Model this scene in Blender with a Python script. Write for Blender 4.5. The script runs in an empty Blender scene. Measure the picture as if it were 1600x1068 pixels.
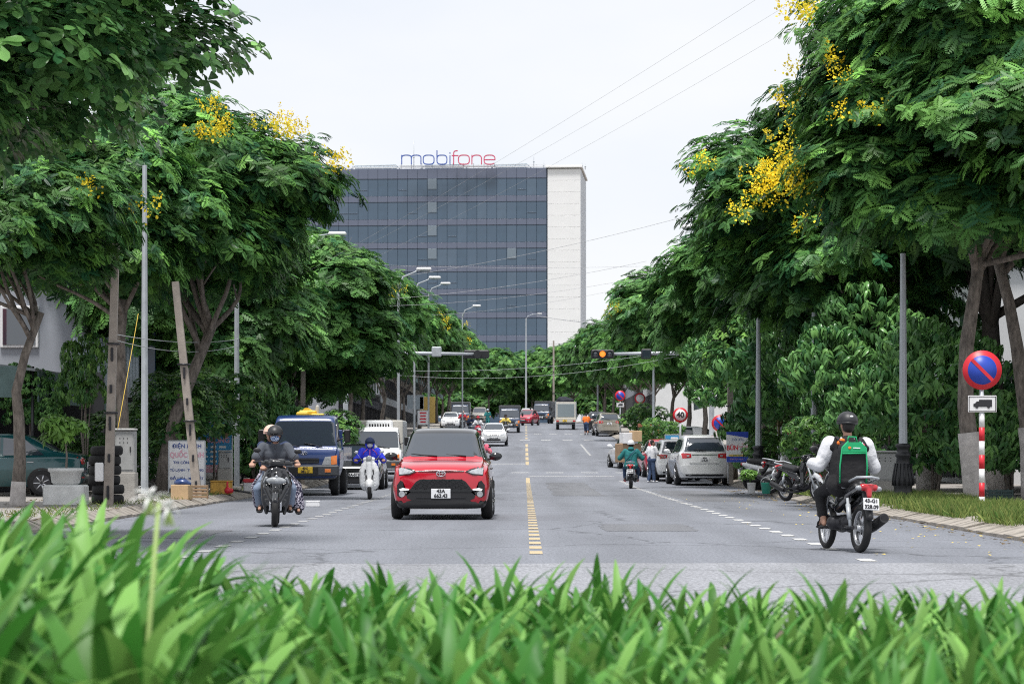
import bpy, bmesh, math, random
import numpy as np
from mathutils import Vector, Matrix
from mathutils.bvhtree import BVHTree
R = math.radians
sc = bpy.context.scene
COL = sc.collection

# ---------------------------------------------------------------- camera, sky, sun, exposure
FPX, VX, HY, CAMZ = 3800.0, 820.0, 708.0, 1.15
cam_data = bpy.data.cameras.new('camera')
cam = bpy.data.objects.new('camera', cam_data)
COL.objects.link(cam)
cam.location = (0, 0, CAMZ)
cam.rotation_euler = (R(90), 0, 0)
cam_data.sensor_width = 36
cam_data.lens = FPX / 1600 * 36
cam_data.shift_x = -(VX - 800) / 1600
cam_data.shift_y = (HY - 534) / 1600
cam_data.clip_start = 0.1
cam_data.clip_end = 6000
cam_data.dof.use_dof = True
cam_data.dof.focus_distance = 44
cam_data.dof.aperture_fstop = 5.6
sc.camera = cam

SUN_EL, SUN_AZ = 72, 195      # azimuth: clockwise from +Y, where the light comes from
world = bpy.data.worlds.new('World')
sc.world = world
world.use_nodes = True
wn, wl = world.node_tree.nodes, world.node_tree.links
wn.clear()
w_out = wn.new('ShaderNodeOutputWorld')
w_bg = wn.new('ShaderNodeBackground')
w_sky = wn.new('ShaderNodeTexSky')
w_sky.sky_type = 'NISHITA'
w_sky.sun_disc = False
w_sky.sun_elevation = R(SUN_EL)
w_sky.sun_rotation = R(SUN_AZ)
w_scale = wn.new('ShaderNodeMix'); w_scale.data_type = 'RGBA'; w_scale.blend_type = 'MULTIPLY'
w_scale.inputs[0].default_value = 1.0
w_scale.inputs[7].default_value = (0.10, 0.10, 0.10, 1)
w_tc = wn.new('ShaderNodeTexCoord')
w_map = wn.new('ShaderNodeMapping'); w_map.inputs['Scale'].default_value = (2.2, 2.2, 6.0)
w_no = wn.new('ShaderNodeTexNoise'); w_no.inputs['Scale'].default_value = 2.2; w_no.inputs['Detail'].default_value = 5
w_ramp = wn.new('ShaderNodeValToRGB')
w_ramp.color_ramp.elements[0].position = 0.30; w_ramp.color_ramp.elements[0].color = (0.85, 0.89, 0.965, 1)
w_ramp.color_ramp.elements[1].position = 0.66; w_ramp.color_ramp.elements[1].color = (0.955, 0.965, 0.985, 1)
w_mix = wn.new('ShaderNodeMix'); w_mix.data_type = 'RGBA'
w_mix.inputs[0].default_value = 0.90          # closed white cloud over a little blue sky
wl.new(w_sky.outputs[0], w_scale.inputs[6])
wl.new(w_tc.outputs['Generated'], w_map.inputs[0]); wl.new(w_map.outputs[0], w_no.inputs['Vector'])
wl.new(w_no.outputs['Fac'], w_ramp.inputs[0])
wl.new(w_scale.outputs[2], w_mix.inputs[6]); wl.new(w_ramp.outputs[0], w_mix.inputs[7])
wl.new(w_mix.outputs[2], w_bg.inputs[0]); w_bg.inputs[1].default_value = 0.97
wl.new(w_bg.outputs[0], w_out.inputs[0])

sun_d = bpy.data.lights.new('sun', 'SUN')
sun_d.energy = 4.0
sun_d.angle = R(12)
sun_d.color = (1.0, 0.97, 0.93)
sun = bpy.data.objects.new('sun', sun_d); COL.objects.link(sun)
_az, _el = R(SUN_AZ), R(SUN_EL)
sdir = Vector((math.sin(_az) * math.cos(_el), math.cos(_az) * math.cos(_el), math.sin(_el)))
sun.rotation_euler = sdir.to_track_quat('Z', 'Y').to_euler()
sun.location = (0, -20, 60)

sc.view_settings.view_transform = 'Standard'
sc.view_settings.look = 'None'
sc.view_settings.exposure = 0.15
sc.view_settings.gamma = 1.0
sc.view_settings.use_curve_mapping = False
sc.render.engine = 'CYCLES'
try:
    sc.cycles.use_denoising = False
except Exception:
    pass
sc.cycles.filter_width = 1.1
sc.cycles.sample_clamp_indirect = 3.0
sc.cycles.sample_clamp_direct = 6.0
sc.cycles.max_bounces = 6
sc.cycles.transparent_max_bounces = 4

# ---------------------------------------------------------------- helpers
rnd = random.Random(11)
_kz = np.array([-500, 0, 85, 100, 136, 155, 211, 266, 330, 450, 5000.0])
_vz = np.array([0, 0, 0, .20, 1.0, 1.6, 3.3, 4.5, 5.3, 5.5, 5.5])
_ty = np.arange(-100, 1200, 1.0)
_tz = np.interp(_ty, _kz, _vz)
_ker = np.ones(17) / 17
_tz = np.convolve(np.pad(_tz, 8, mode='edge'), _ker, mode='valid')
def zg(y):
    return float(np.interp(y, _ty, _tz))
def PX(px, Y):
    return (px - VX) * Y / FPX
def PZ(py, Y):
    return CAMZ + (HY - py) * Y / FPX
def P(px, py, Y):
    return (PX(px, Y), Y, PZ(py, Y))

def tag(o, label=None, cat=None, group=None, kind=None):
    if label: o['label'] = label
    if cat: o['category'] = cat
    if group: o['group'] = group
    if kind: o['kind'] = kind
    return o
def empty(name, loc=(0, 0, 0), rz=0, label=None, cat=None, group=None, rot=None):
    o = bpy.data.objects.new(name, None)
    o.empty_display_size = 0.2
    COL.objects.link(o)
    o.location = loc
    o.rotation_euler = rot if rot else (0, 0, rz)
    return tag(o, label, cat, group)
def link(name, me, parent=None, loc=None, rot=None, scale=None):
    o = bpy.data.objects.new(name, me)
    COL.objects.link(o)
    if parent is not None: o.parent = parent
    if loc is not None: o.location = loc
    if rot is not None: o.rotation_euler = rot
    if scale is not None: o.scale = scale if not isinstance(scale, (int, float)) else (scale,) * 3
    return o
def copy_tree(o, parent=None):
    c = o.copy(); COL.objects.link(c)
    if parent is not None: c.parent = parent
    for ch in o.children: copy_tree(ch, c)
    return c

class MB:
    """collects shapes and links them as one mesh"""
    def __init__(s):
        s.v = []; s.f = []; s.m = []; s.sm = []; s.cur = 0; s.smooth = False
    def add(s, vs, fs, smooth=None):
        b = len(s.v)
        s.v.extend([tuple(p) for p in vs])
        sm = s.smooth if smooth is None else smooth
        for f in fs:
            s.f.append([i + b for i in f]); s.m.append(s.cur); s.sm.append(sm)
        return s
    def box(s, c, d, ch=0.0, rz=0.0, M4=None):
        hx, hy, hz = d[0] / 2, d[1] / 2, d[2] / 2
        if ch <= 0:
            vs = [(x * hx, y * hy, z * hz) for z in (-1, 1) for y in (-1, 1) for x in (-1, 1)]
            fs = [(0, 2, 3, 1), (4, 5, 7, 6), (0, 1, 5, 4), (2, 6, 7, 3), (0, 4, 6, 2), (1, 3, 7, 5)]
        else:
            ch = min(ch, hx * .9, hy * .9, hz * .9)
            bm = bmesh.new(); bmesh.ops.create_cube(bm, size=1)
            for v in bm.verts: v.co = Vector((v.co.x * d[0], v.co.y * d[1], v.co.z * d[2]))
            bmesh.ops.bevel(bm, geom=bm.edges[:], offset=ch, segments=1, affect='EDGES', profile=.5)
            bm.verts.index_update()
            vs = [v.co[:] for v in bm.verts]; fs = [[v.index for v in f.verts] for f in bm.faces]
            bm.free()
        if rz:
            cz, sz = math.cos(rz), math.sin(rz)
            vs = [(x * cz - y * sz, x * sz + y * cz, z) for x, y, z in vs]
        if M4 is not None:
            vs = [(M4 @ Vector(p))[:] for p in vs]
        return s.add([(x + c[0], y + c[1], z + c[2]) for x, y, z in vs], fs)
    def tube(s, path, rad, n=8, cap=True, smooth=True, sq=1.0):
        path = [Vector(p) for p in path]
        if isinstance(rad, (int, float)): rad = [rad] * len(path)
        vs = []; fs = []
        ref = None
        for i, p in enumerate(path):
            d = (path[min(i + 1, len(path) - 1)] - path[max(i - 1, 0)])
            d = d.normalized() if d.length > 1e-9 else Vector((0, 0, 1))
            if ref is None:
                ref = Vector((1, 0, 0)) if abs(d.x) < .8 else Vector((0, 1, 0))
            u = (ref - d * ref.dot(d)).normalized(); w = d.cross(u); ref = u
            for k in range(n):
                a = 2 * math.pi * (k + .5) / n
                vs.append((p + (u * math.cos(a) + w * math.sin(a) * sq) * rad[i])[:])
        for i in range(len(path) - 1):
            for k in range(n):
                k2 = (k + 1) % n
                fs.append((i * n + k, i * n + k2, (i + 1) * n + k2, (i + 1) * n + k))
        s.add(vs, fs, smooth)
        if cap:
            b = len(s.v) - len(vs)
            s.f.append([b + k for k in range(n)][::-1]); s.m.append(s.cur); s.sm.append(False)
            e = b + (len(path) - 1) * n
            s.f.append([e + k for k in range(n)]); s.m.append(s.cur); s.sm.append(False)
        return s
    def lathe(s, prof, n=24, c=(0, 0, 0), axis='z', smooth=True):
        vs = []; fs = []
        for (r, h) in prof:
            for k in range(n):
                a = 2 * math.pi * k / n
                x, y = r * math.cos(a), r * math.sin(a)
                if axis == 'z': q = (x, y, h)
                elif axis == 'x': q = (h, x, y)
                else: q = (y, h, x)
                vs.append((q[0] + c[0], q[1] + c[1], q[2] + c[2]))
        for i in range(len(prof) - 1):
            for k in range(n):
                k2 = (k + 1) % n
                fs.append((i * n + k, i * n + k2, (i + 1) * n + k2, (i + 1) * n + k))
        s.add(vs, fs, smooth)
        b = len(s.v) - len(vs)
        for i, rev in ((0, True), (len(prof) - 1, False)):
            if prof[i][0] > 1e-4:
                ring = [b + i * n + k for k in range(n)]
                s.f.append(ring[::-1] if rev else ring); s.m.append(s.cur); s.sm.append(False)
        return s
    def prism(s, poly, axis, a, b):
        """poly in the plane across axis, extruded from a to b"""
        def q(p, h):
            return {'x': (h, p[0], p[1]), 'y': (p[0], h, p[1]), 'z': (p[0], p[1], h)}[axis]
        n = len(poly)
        vs = [q(p, a) for p in poly] + [q(p, b) for p in poly]
        fs = [list(range(n)), list(range(2 * n - 1, n - 1, -1))] + [(i, i + n, (i + 1) % n + n, (i + 1) % n) for i in range(n)]
        return s.add(vs, fs, False)
    def ell(s, c, r, n=14, m=9, M4=None, smooth=True):
        vs = []; fs = []
        for i in range(m + 1):
            t = math.pi * i / m
            for k in range(n):
                a = 2 * math.pi * k / n
                q = Vector((r[0] * math.sin(t) * math.cos(a), r[1] * math.sin(t) * math.sin(a), r[2] * math.cos(t)))
                if M4 is not None: q = M4 @ q
                vs.append((q.x + c[0], q.y + c[1], q.z + c[2]))
        for i in range(m):
            for k in range(n):
                k2 = (k + 1) % n
                fs.append((i * n + k, (i + 1) * n + k, (i + 1) * n + k2, i * n + k2))
        return s.add(vs, fs, smooth)
    def caps(s, a, b, ra, rb=None, n=12):
        """closed round-ended limb"""
        rb = ra if rb is None else rb
        a, b = Vector(a), Vector(b); d = (b - a); L = max(d.length, 1e-5); d = d / L
        prof = [(max(ra * math.cos(t), 1e-5), ra * math.sin(t)) for t in [-math.pi / 2 + i * math.pi / 8 for i in range(5)]]
        prof += [(max(rb * math.cos(t), 1e-5), L + rb * math.sin(t)) for t in [i * math.pi / 8 for i in range(5)]]
        q = d.to_track_quat('Z', 'Y').to_matrix()
        vs = []; fs = []
        for (r, h) in prof:
            for k in range(n):
                an = 2 * math.pi * k / n
                p = a + q @ Vector((r * math.cos(an), r * math.sin(an), h))
                vs.append(p[:])
        for i in range(len(prof) - 1):
            for k in range(n):
                k2 = (k + 1) % n
                fs.append((i * n + k, i * n + k2, (i + 1) * n + k2, (i + 1) * n + k))
        return s.add(vs, fs, True)
    def torus(s, c, Rr, r, axis='y', n=28, m=10, sq=1.0):
        vs = []; fs = []
        for i in range(n):
            a = 2 * math.pi * i / n
            for k in range(m):
                b = 2 * math.pi * k / m
                q = Rr + r * math.cos(b); h = r * sq * math.sin(b)
                x, y = q * math.cos(a), q * math.sin(a)
                p = {'x': (h, x, y), 'y': (x, h, y), 'z': (x, y, h)}[axis]
                vs.append((p[0] + c[0], p[1] + c[1], p[2] + c[2]))
        for i in range(n):
            for k in range(m):
                i2, k2 = (i + 1) % n, (k + 1) % m
                fs.append((i * m + k, i2 * m + k, i2 * m + k2, i * m + k2))
        return s.add(vs, fs, True)
    def mesh(s, name, mats):
        me = bpy.data.meshes.new(name)
        me.from_pydata(s.v, [], s.f)
        for m in (mats if isinstance(mats, (list, tuple)) else [mats]): me.materials.append(m)
        me.polygons.foreach_set('material_index', s.m)
        me.polygons.foreach_set('use_smooth', s.sm)
        bm = bmesh.new(); bm.from_mesh(me)
        bmesh.ops.recalc_face_normals(bm, faces=bm.faces[:])
        bm.to_mesh(me); bm.free()
        me.update()
        return me
    def build(s, name, mats, parent=None, loc=None, rot=None):
        return link(name, s.mesh(name, mats), parent, loc, rot)

_blobs = {}
WORK = bpy.data.scenes.new('workbench')      # scratch scene for evaluating modifiers; removed at the end
def blob(mb, name, mat, voxel=.012, smooth_it=2):
    """overlapping closed shapes fused to one continuous skin"""
    me = bpy.data.meshes.new(name); me.from_pydata(mb.v, [], mb.f)
    key = (round(voxel, 4), smooth_it, hash(tuple(round(c, 4) for v in mb.v for c in v)))
    if key in _blobs:
        out = _blobs[key].copy(); bpy.data.meshes.remove(me)
        out.name = name; out.materials.clear()
        for x in (mat if isinstance(mat, (list, tuple)) else [mat]): out.materials.append(x)
        return out
    o = bpy.data.objects.new('tmp', me); WORK.collection.objects.link(o)
    m = o.modifiers.new('r', 'REMESH'); m.mode = 'VOXEL'; m.voxel_size = voxel
    m2 = o.modifiers.new('s', 'SMOOTH'); m2.factor = .5; m2.iterations = smooth_it
    vl = WORK.view_layers[0]; vl.update(); dg = vl.depsgraph
    out = bpy.data.meshes.new_from_object(o.evaluated_get(dg))
    bpy.data.objects.remove(o); bpy.data.meshes.remove(me)
    out.name = name
    out.materials.clear()
    for x in (mat if isinstance(mat, (list, tuple)) else [mat]): out.materials.append(x)
    out.polygons.foreach_set('use_smooth', [True] * len(out.polygons))
    _blobs[key] = out
    return out

def np_mesh(name, V, F, mat, colors=None, smooth=False):
    """V (n,3), F (m,4) arrays"""
    me = bpy.data.meshes.new(name)
    n, m, k = len(V), len(F), F.shape[1]
    me.vertices.add(n); me.vertices.foreach_set('co', np.ascontiguousarray(V, dtype=np.float32).ravel())
    me.loops.add(m * k); me.loops.foreach_set('vertex_index', np.ascontiguousarray(F, dtype=np.int32).ravel())
    me.polygons.add(m)
    me.polygons.foreach_set('loop_start', np.arange(0, m * k, k, dtype=np.int32))
    try: me.polygons.foreach_set('loop_total', np.full(m, k, dtype=np.int32))
    except Exception: pass
    if smooth: me.polygons.foreach_set('use_smooth', np.ones(m, dtype=bool))
    me.materials.append(mat)
    me.update(calc_edges=True)
    if colors is not None:
        a = me.color_attributes.new('leafcol', 'FLOAT_COLOR', 'POINT')
        c = np.ones((n, 4), dtype=np.float32); c[:, :3] = colors
        a.data.foreach_set('color', c.ravel())
    return me

def text_mesh(txt, size, mat, extrude=.004, align='CENTER', bold=0.0, name='lettering', sx=1.0):
    cu = bpy.data.curves.new('t', 'FONT')
    cu.body = txt; cu.size = size; cu.extrude = extrude; cu.align_x = align; cu.align_y = 'CENTER'
    cu.offset = bold; cu.resolution_u = 3
    o = bpy.data.objects.new('t', cu); WORK.collection.objects.link(o)
    vl = WORK.view_layers[0]; vl.update(); dg = vl.depsgraph
    me = bpy.data.meshes.new_from_object(o.evaluated_get(dg))
    bpy.data.objects.remove(o); bpy.data.curves.remove(cu)
    me.name = name
    if sx != 1.0:
        for v in me.vertices: v.co.x *= sx
    me.materials.clear(); me.materials.append(mat)
    return me

# ---------------------------------------------------------------- materials
MATS = {}
def M(name, col, rough=.6, metal=0., coat=0., noise=0., nscale=4., bump=0., bscale=40., emit=0., ior=None, spec=None, stretch=None):
    m = bpy.data.materials.new(name); m.use_nodes = True
    nt = m.node_tree; b = nt.nodes['Principled BSDF']
    col = tuple(col) + (1,) if len(col) == 3 else col
    b.inputs['Base Color'].default_value = col
    b.inputs['Roughness'].default_value = rough
    b.inputs['Metallic'].default_value = metal
    if coat: b.inputs['Coat Weight'].default_value = coat; b.inputs['Coat Roughness'].default_value = .04
    if ior: b.inputs['IOR'].default_value = ior
    if spec is not None: b.inputs['Specular IOR Level'].default_value = spec
    if emit:
        b.inputs['Emission Color'].default_value = col; b.inputs['Emission Strength'].default_value = emit
    if noise or bump:
        tc = nt.nodes.new('ShaderNodeTexCoord')
        src = tc.outputs['Object']
        if stretch:
            mp = nt.nodes.new('ShaderNodeMapping'); mp.inputs['Scale'].default_value = stretch
            nt.links.new(src, mp.inputs[0]); src = mp.outputs[0]
    if noise:
        n = nt.nodes.new('ShaderNodeTexNoise'); n.inputs['Scale'].default_value = nscale; n.inputs['Detail'].default_value = 6; n.inputs['Roughness'].default_value = .65
        nt.links.new(src, n.inputs['Vector'])
        r = nt.nodes.new('ShaderNodeMapRange'); r.inputs[1].default_value = .25; r.inputs[2].default_value = .75
        r.inputs[3].default_value = 1 - noise; r.inputs[4].default_value = 1 + noise
        nt.links.new(n.outputs['Fac'], r.inputs[0])
        x = nt.nodes.new('ShaderNodeMix'); x.data_type = 'RGBA'; x.blend_type = 'MULTIPLY'; x.inputs[0].default_value = 1
        x.inputs[6].default_value = col
        nt.links.new(r.outputs[0], x.inputs[7]); nt.links.new(x.outputs[2], b.inputs['Base Color'])
        r2 = nt.nodes.new('ShaderNodeMapRange'); r2.inputs[3].default_value = max(rough - .1, .02); r2.inputs[4].default_value = min(rough + .12, 1)
        nt.links.new(n.outputs['Fac'], r2.inputs[0]); nt.links.new(r2.outputs[0], b.inputs['Roughness'])
    if bump:
        n2 = nt.nodes.new('ShaderNodeTexNoise'); n2.inputs['Scale'].default_value = bscale; n2.inputs['Detail'].default_value = 5
        nt.links.new(src, n2.inputs['Vector'])
        bp = nt.nodes.new('ShaderNodeBump'); bp.inputs['Strength'].default_value = bump; bp.inputs['Distance'].default_value = .02
        nt.links.new(n2.outputs['Fac'], bp.inputs['Height']); nt.links.new(bp.outputs[0], b.inputs['Normal'])
    MATS[name] = m
    return m

def leaf_mat(name, base, young, rough=.45, trans=.28, flat=None):
    """leaf colour between an old and a young green, read from the mesh; light passes through a little"""
    m = bpy.data.materials.new(name); m.use_nodes = True
    nt = m.node_tree; b = nt.nodes['Principled BSDF']; out = nt.nodes['Material Output']
    at = nt.nodes.new('ShaderNodeAttribute'); at.attribute_name = 'leafcol'
    sep = nt.nodes.new('ShaderNodeSeparateColor'); nt.links.new(at.outputs['Color'], sep.inputs[0])
    mx = nt.nodes.new('ShaderNodeMix'); mx.data_type = 'RGBA'
    mx.inputs[6].default_value = tuple(base) + (1,); mx.inputs[7].default_value = tuple(young) + (1,)
    nt.links.new(sep.outputs[0], mx.inputs[0])
    br = nt.nodes.new('ShaderNodeMix'); br.data_type = 'RGBA'; br.blend_type = 'MULTIPLY'; br.inputs[0].default_value = 1
    oi = nt.nodes.new('ShaderNodeObjectInfo'); rr = nt.nodes.new('ShaderNodeMapRange'); rr.inputs[3].default_value = .78; rr.inputs[4].default_value = 1.28
    nt.links.new(oi.outputs['Random'], rr.inputs[0])
    mu = nt.nodes.new('ShaderNodeMath'); mu.operation = 'MULTIPLY'; nt.links.new(sep.outputs[1], mu.inputs[0]); nt.links.new(rr.outputs[0], mu.inputs[1])
    nt.links.new(mx.outputs[2], br.inputs[6]); nt.links.new(mu.outputs[0], br.inputs[7])
    nt.links.new(br.outputs[2], b.inputs['Base Color'])
    b.inputs['Roughness'].default_value = rough
    b.inputs['Specular IOR Level'].default_value = .24
    tr = nt.nodes.new('ShaderNodeBsdfTranslucent')
    nt.links.new(br.outputs[2], tr.inputs['Color'])
    ms = nt.nodes.new('ShaderNodeMixShader'); ms.inputs[0].default_value = trans
    nt.links.new(b.outputs[0], ms.inputs[1]); nt.links.new(tr.outputs[0], ms.inputs[2]); nt.links.new(ms.outputs[0], out.inputs['Surface'])
    MATS[name] = m
    return m

def asphalt(name, base, spk=.5):
    m = bpy.data.materials.new(name); m.use_nodes = True
    nt = m.node_tree; b = nt.nodes['Principled BSDF']; L = nt.links.new
    tc = nt.nodes.new('ShaderNodeTexCoord')
    def noise(scale, stretch=(1, 1, 1), detail=6, rough=.6):
        mp = nt.nodes.new('ShaderNodeMapping'); mp.inputs['Scale'].default_value = stretch
        n = nt.nodes.new('ShaderNodeTexNoise'); n.inputs['Scale'].default_value = scale; n.inputs['Detail'].default_value = detail; n.inputs['Roughness'].default_value = rough
        L(tc.outputs['Object'], mp.inputs[0]); L(mp.outputs[0], n.inputs['Vector']); return n.outputs['Fac']
    def rng(src, a, c, lo=.3, hi=.7):
        r = nt.nodes.new('ShaderNodeMapRange'); r.inputs[1].default_value = lo; r.inputs[2].default_value = hi
        r.inputs[3].default_value = a; r.inputs[4].default_value = c; L(src, r.inputs[0]); return r.outputs[0]
    def mul(a, c):
        x = nt.nodes.new('ShaderNodeMath'); x.operation = 'MULTIPLY'; L(a, x.inputs[0]); L(c, x.inputs[1]); return x.outputs[0]
    speck = rng(noise(28, (1, .35, 1), 4, .8), 1 - spk, 1 + spk, .25, .75)
    wear = rng(noise(.9, (1, .06, 1)), .86, 1.14)
    patch = rng(noise(.22, (1, .6, 1), 3), .90, 1.10)
    vor = nt.nodes.new('ShaderNodeTexVoronoi'); vor.feature = 'DISTANCE_TO_EDGE'; vor.inputs['Scale'].default_value = .16
    wob = nt.nodes.new('ShaderNodeTexNoise'); wob.inputs['Scale'].default_value = 1.3; wob.inputs['Detail'].default_value = 5
    va = nt.nodes.new('ShaderNodeVectorMath'); va.operation = 'ADD'
    L(tc.outputs['Object'], wob.inputs['Vector']); L(tc.outputs['Object'], va.inputs[0]); L(wob.outputs['Color'], va.inputs[1]); L(va.outputs[0], vor.inputs['Vector'])
    crack = rng(vor.outputs['Distance'], .62, 1.0, .002, .010)
    sx_ = nt.nodes.new('ShaderNodeSeparateXYZ'); L(tc.outputs['Object'], sx_.inputs[0])
    ml = nt.nodes.new('ShaderNodeMath'); ml.operation = 'MULTIPLY_ADD'; ml.inputs[1].default_value = 6.2832 / 1.75; ml.inputs[2].default_value = 1.2; L(sx_.outputs[0], ml.inputs[0])
    sn = nt.nodes.new('ShaderNodeMath'); sn.operation = 'SINE'; L(ml.outputs[0], sn.inputs[0])
    track = rng(sn.outputs[0], .95, 1.05, -1, 1)
    oil = rng(noise(.55, (1.6, .12, 1), 4, .7), 1.03, .84, .58, .74)
    f = mul(mul(mul(speck, wear), mul(patch, crack)), mul(track, oil))
    x = nt.nodes.new('ShaderNodeMix'); x.data_type = 'RGBA'; x.blend_type = 'MULTIPLY'; x.inputs[0].default_value = 1
    x.inputs[6].default_value = tuple(base) + (1,)
    L(f, x.inputs[7]); L(x.outputs[2], b.inputs['Base Color'])
    b.inputs['Roughness'].default_value = .82
    b.inputs['Specular IOR Level'].default_value = .35
    bp = nt.nodes.new('ShaderNodeBump'); bp.inputs['Strength'].default_value = .5; bp.inputs['Distance'].default_value = .01
    L(noise(60, (1, 1, 1), 3), bp.inputs['Height']); L(bp.outputs[0], b.inputs['Normal'])
    MATS[name] = m
    return m

asphalt('asphalt', (.174, .184, .210), .45)
asphalt('asphalt_junction', (.240, .247, .268), .6)
asphalt('asphalt_patch', (.150, .155, .170), .5)
M('soil', (.10, .075, .05), .95, noise=.4, nscale=3, bump=.6)
M('paving', (.30, .28, .26), .9, noise=.25, nscale=2.5, bump=.3)
M('kerb_concrete', (.27, .245, .215), .9, noise=.6, nscale=2.2, bump=.4, bscale=25)
M('concrete', (.36, .345, .32), .85, noise=.25, nscale=3, bump=.3)
M('pole_concrete', (.33, .29, .255), .85, noise=.22, nscale=5, bump=.25)
M('road_white', (.56, .56, .55), .75, noise=.45, nscale=5)
M('road_worn', (.34, .345, .35), .75, noise=.4, nscale=5)
M('road_yellow', (.48, .385, .235), .7, noise=.25, nscale=9)
M('galv', (.44, .47, .50), .5, metal=.35, noise=.14, nscale=4)
M('cast_black', (.018, .019, .022), .45, noise=.2)
M('bark', (.165, .142, .124), .92, noise=.75, nscale=13, bump=.9, bscale=14, stretch=(1, 1, .35))
M('bark_dark', (.065, .053, .047), .9, noise=.5, nscale=6, bump=.9, bscale=14, stretch=(1, 1, .35))
M('limewash', (.47, .44, .42), .9, noise=.35, nscale=7, bump=.6, bscale=14)
M('rubber', (.012, .012, .013), .75, noise=.2, nscale=8)
M('black_plastic', (.014, .014, .016), .45)
M('gloss_black', (.010, .011, .013), .18, coat=.6)
M('dark_metal', (.05, .05, .055), .4, metal=.7)
M('chrome', (.72, .73, .75), .12, metal=1)
M('alloy', (.55, .56, .58), .3, metal=.85)
M('glass', (.030, .040, .055), .05, ior=2.1)
M('glass_pale', (.22, .26, .28), .08, ior=1.7)
M('lamp_glass', (.34, .36, .38), .08, coat=.8, noise=.35, nscale=22)
M('lamp_white', (.85, .87, .9), .2, emit=.5)
M('lamp_orange', (.80, .22, .03), .25, coat=.5)
M('lamp_red', (.45, .012, .02), .15, coat=.8)
M('plate_white', (.75, .76, .78), .45)
M('plate_yellow', (.75, .50, .04), .45)
M('ink', (.02, .02, .025), .6)
M('paint_red', (.47, .007, .024), .22, metal=.1, coat=1)
M('paint_blue', (.013, .040, .15), .3, metal=.1, coat=.7, noise=.1)
M('paint_darkblue', (.012, .035, .085), .3, coat=.7)
M('paint_white', (.86, .87, .88), .28, coat=.7)
M('paint_silver', (.76, .77, .78), .28, metal=.25, coat=.8)
M('paint_gold', (.46, .43, .37), .3, metal=.5, coat=.8)
M('paint_black', (.012, .013, .016), .2, coat=.9)
M('paint_green', (.007, .062, .070), .22, metal=.1, coat=.9)
M('paint_red2', (.50, .02, .05), .28, coat=.8)
M('truck_grey', (.06, .065, .075), .6)
M('box_cream', (.55, .53, .48), .6, noise=.12)
M('tarp', (.02, .023, .035), .85, noise=.3, bump=.5, bscale=12)
M('skin', (.42, .235, .165), .55, noise=.08)
M('hair', (.012, .010, .010), .6)
M('denim', (.20, .25, .34), .9, noise=.3, nscale=9, bump=.2)
M('denim_dark', (.045, .075, .15), .9, noise=.25, nscale=9, bump=.8, bscale=13)
M('cloth_grey', (.075, .085, .105), .9, noise=.15, nscale=12, bump=.2)
M('cloth_black', (.012, .012, .014), .85, noise=.2, nscale=14, bump=.8, bscale=13)
M('cloth_white', (.66, .67, .70), .85, noise=.06, bump=.8, bscale=13)
M('cloth_blue', (.03, .05, .72), .7, noise=.15, bump=.8, bscale=13)
M('cloth_teal', (.015, .16, .165), .85, noise=.15, bump=.8, bscale=13)
M('cloth_yellow', (.75, .58, .12), .85, bump=.8, bscale=13)
M('cloth_orange', (.85, .20, .03), .85, bump=.8, bscale=13)
M('cloth_red', (.45, .03, .05), .85, bump=.8, bscale=13)
M('cloth_navy', (.02, .035, .09), .85, bump=.8, bscale=13)
M('cloth_pink', (.75, .14, .22), .8)
M('peach', (.72, .47, .38), .4, coat=.3)
M('bag_green', (.01, .36, .14), .7, noise=.1)
M('sign_blue', (.02, .06, .42), .4, noise=.06)
M('sign_red', (.60, .02, .035), .4, noise=.06)
M('sign_white', (.74, .74, .75), .45, noise=.05)
M('sign_sky', (.05, .30, .56), .45, noise=.15, nscale=3)
M('text_blue', (.05, .09, .30), .6)
M('text_pink', (.70, .36, .44), .6)
M('text_white', (.8, .8, .82), .6)
M('text_red', (.62, .03, .05), .6)
M('text_green', (.03, .30, .12), .6)
M('board_yellow', (.62, .42, .12), .6)
M('wood', (.30, .20, .12), .8, noise=.25)
M('box_card', (.50, .35, .20), .85, noise=.15)
M('crate_yellow', (.52, .30, .06), .75, noise=.45, nscale=9)
M('crate_green', (.012, .035, .035), .6)
M('bucket_green', (.01, .22, .15), .4)
M('terracotta', (.35, .12, .07), .8, noise=.2)
M('pot_white', (.66, .67, .66), .75, noise=.18, nscale=6)
M('cabinet_grey', (.36, .365, .36), .6, noise=.14, nscale=3)
M('wire', (.42, .42, .44), .7)
M('wire_pale', (.42, .45, .46), .7)
M('rope_yellow', (.55, .38, .05), .7)
M('signal_orange', (1.0, .25, .03), .4, emit=1.1)
M('wall_pale', (.30, .32, .36), .85, noise=.10, nscale=.8)
M('wall_cream', (.52, .49, .42), .85, noise=.12, nscale=.8)
M('wall_dark', (.035, .036, .042), .8, noise=.2)
M('wall_white', (.62, .63, .64), .8, noise=.10, nscale=.6)
M('roof_sheet', (.22, .24, .26), .5, metal=.3, noise=.2)
M('awning_green', (.11, .17, .17), .75, noise=.25)
M('sheet_blue', (.36, .42, .47), .5, noise=.15)
M('roof_red', (.30, .09, .05), .8, noise=.2)
M('tower_white', (.80, .80, .80), .6, noise=.05, nscale=.4)
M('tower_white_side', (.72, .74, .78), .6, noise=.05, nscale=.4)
M('pane_dark', (.064, .104, .155), .12, noise=.12, nscale=.35, ior=1.6)  # office pane colours lifted to stand in for distance haze
M('pane_mid', (.072, .114, .168), .12, noise=.12, nscale=.35, ior=1.6)
M('pane_open', (.20, .25, .30), .2)
M('pane_a', (.060, .100, .150), .14, noise=.18, nscale=.5, ior=1.6, bump=.05, bscale=1.2)
M('pane_b', (.080, .122, .175), .14, noise=.18, nscale=.5, ior=1.6, bump=.05, bscale=1.2)
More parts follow.
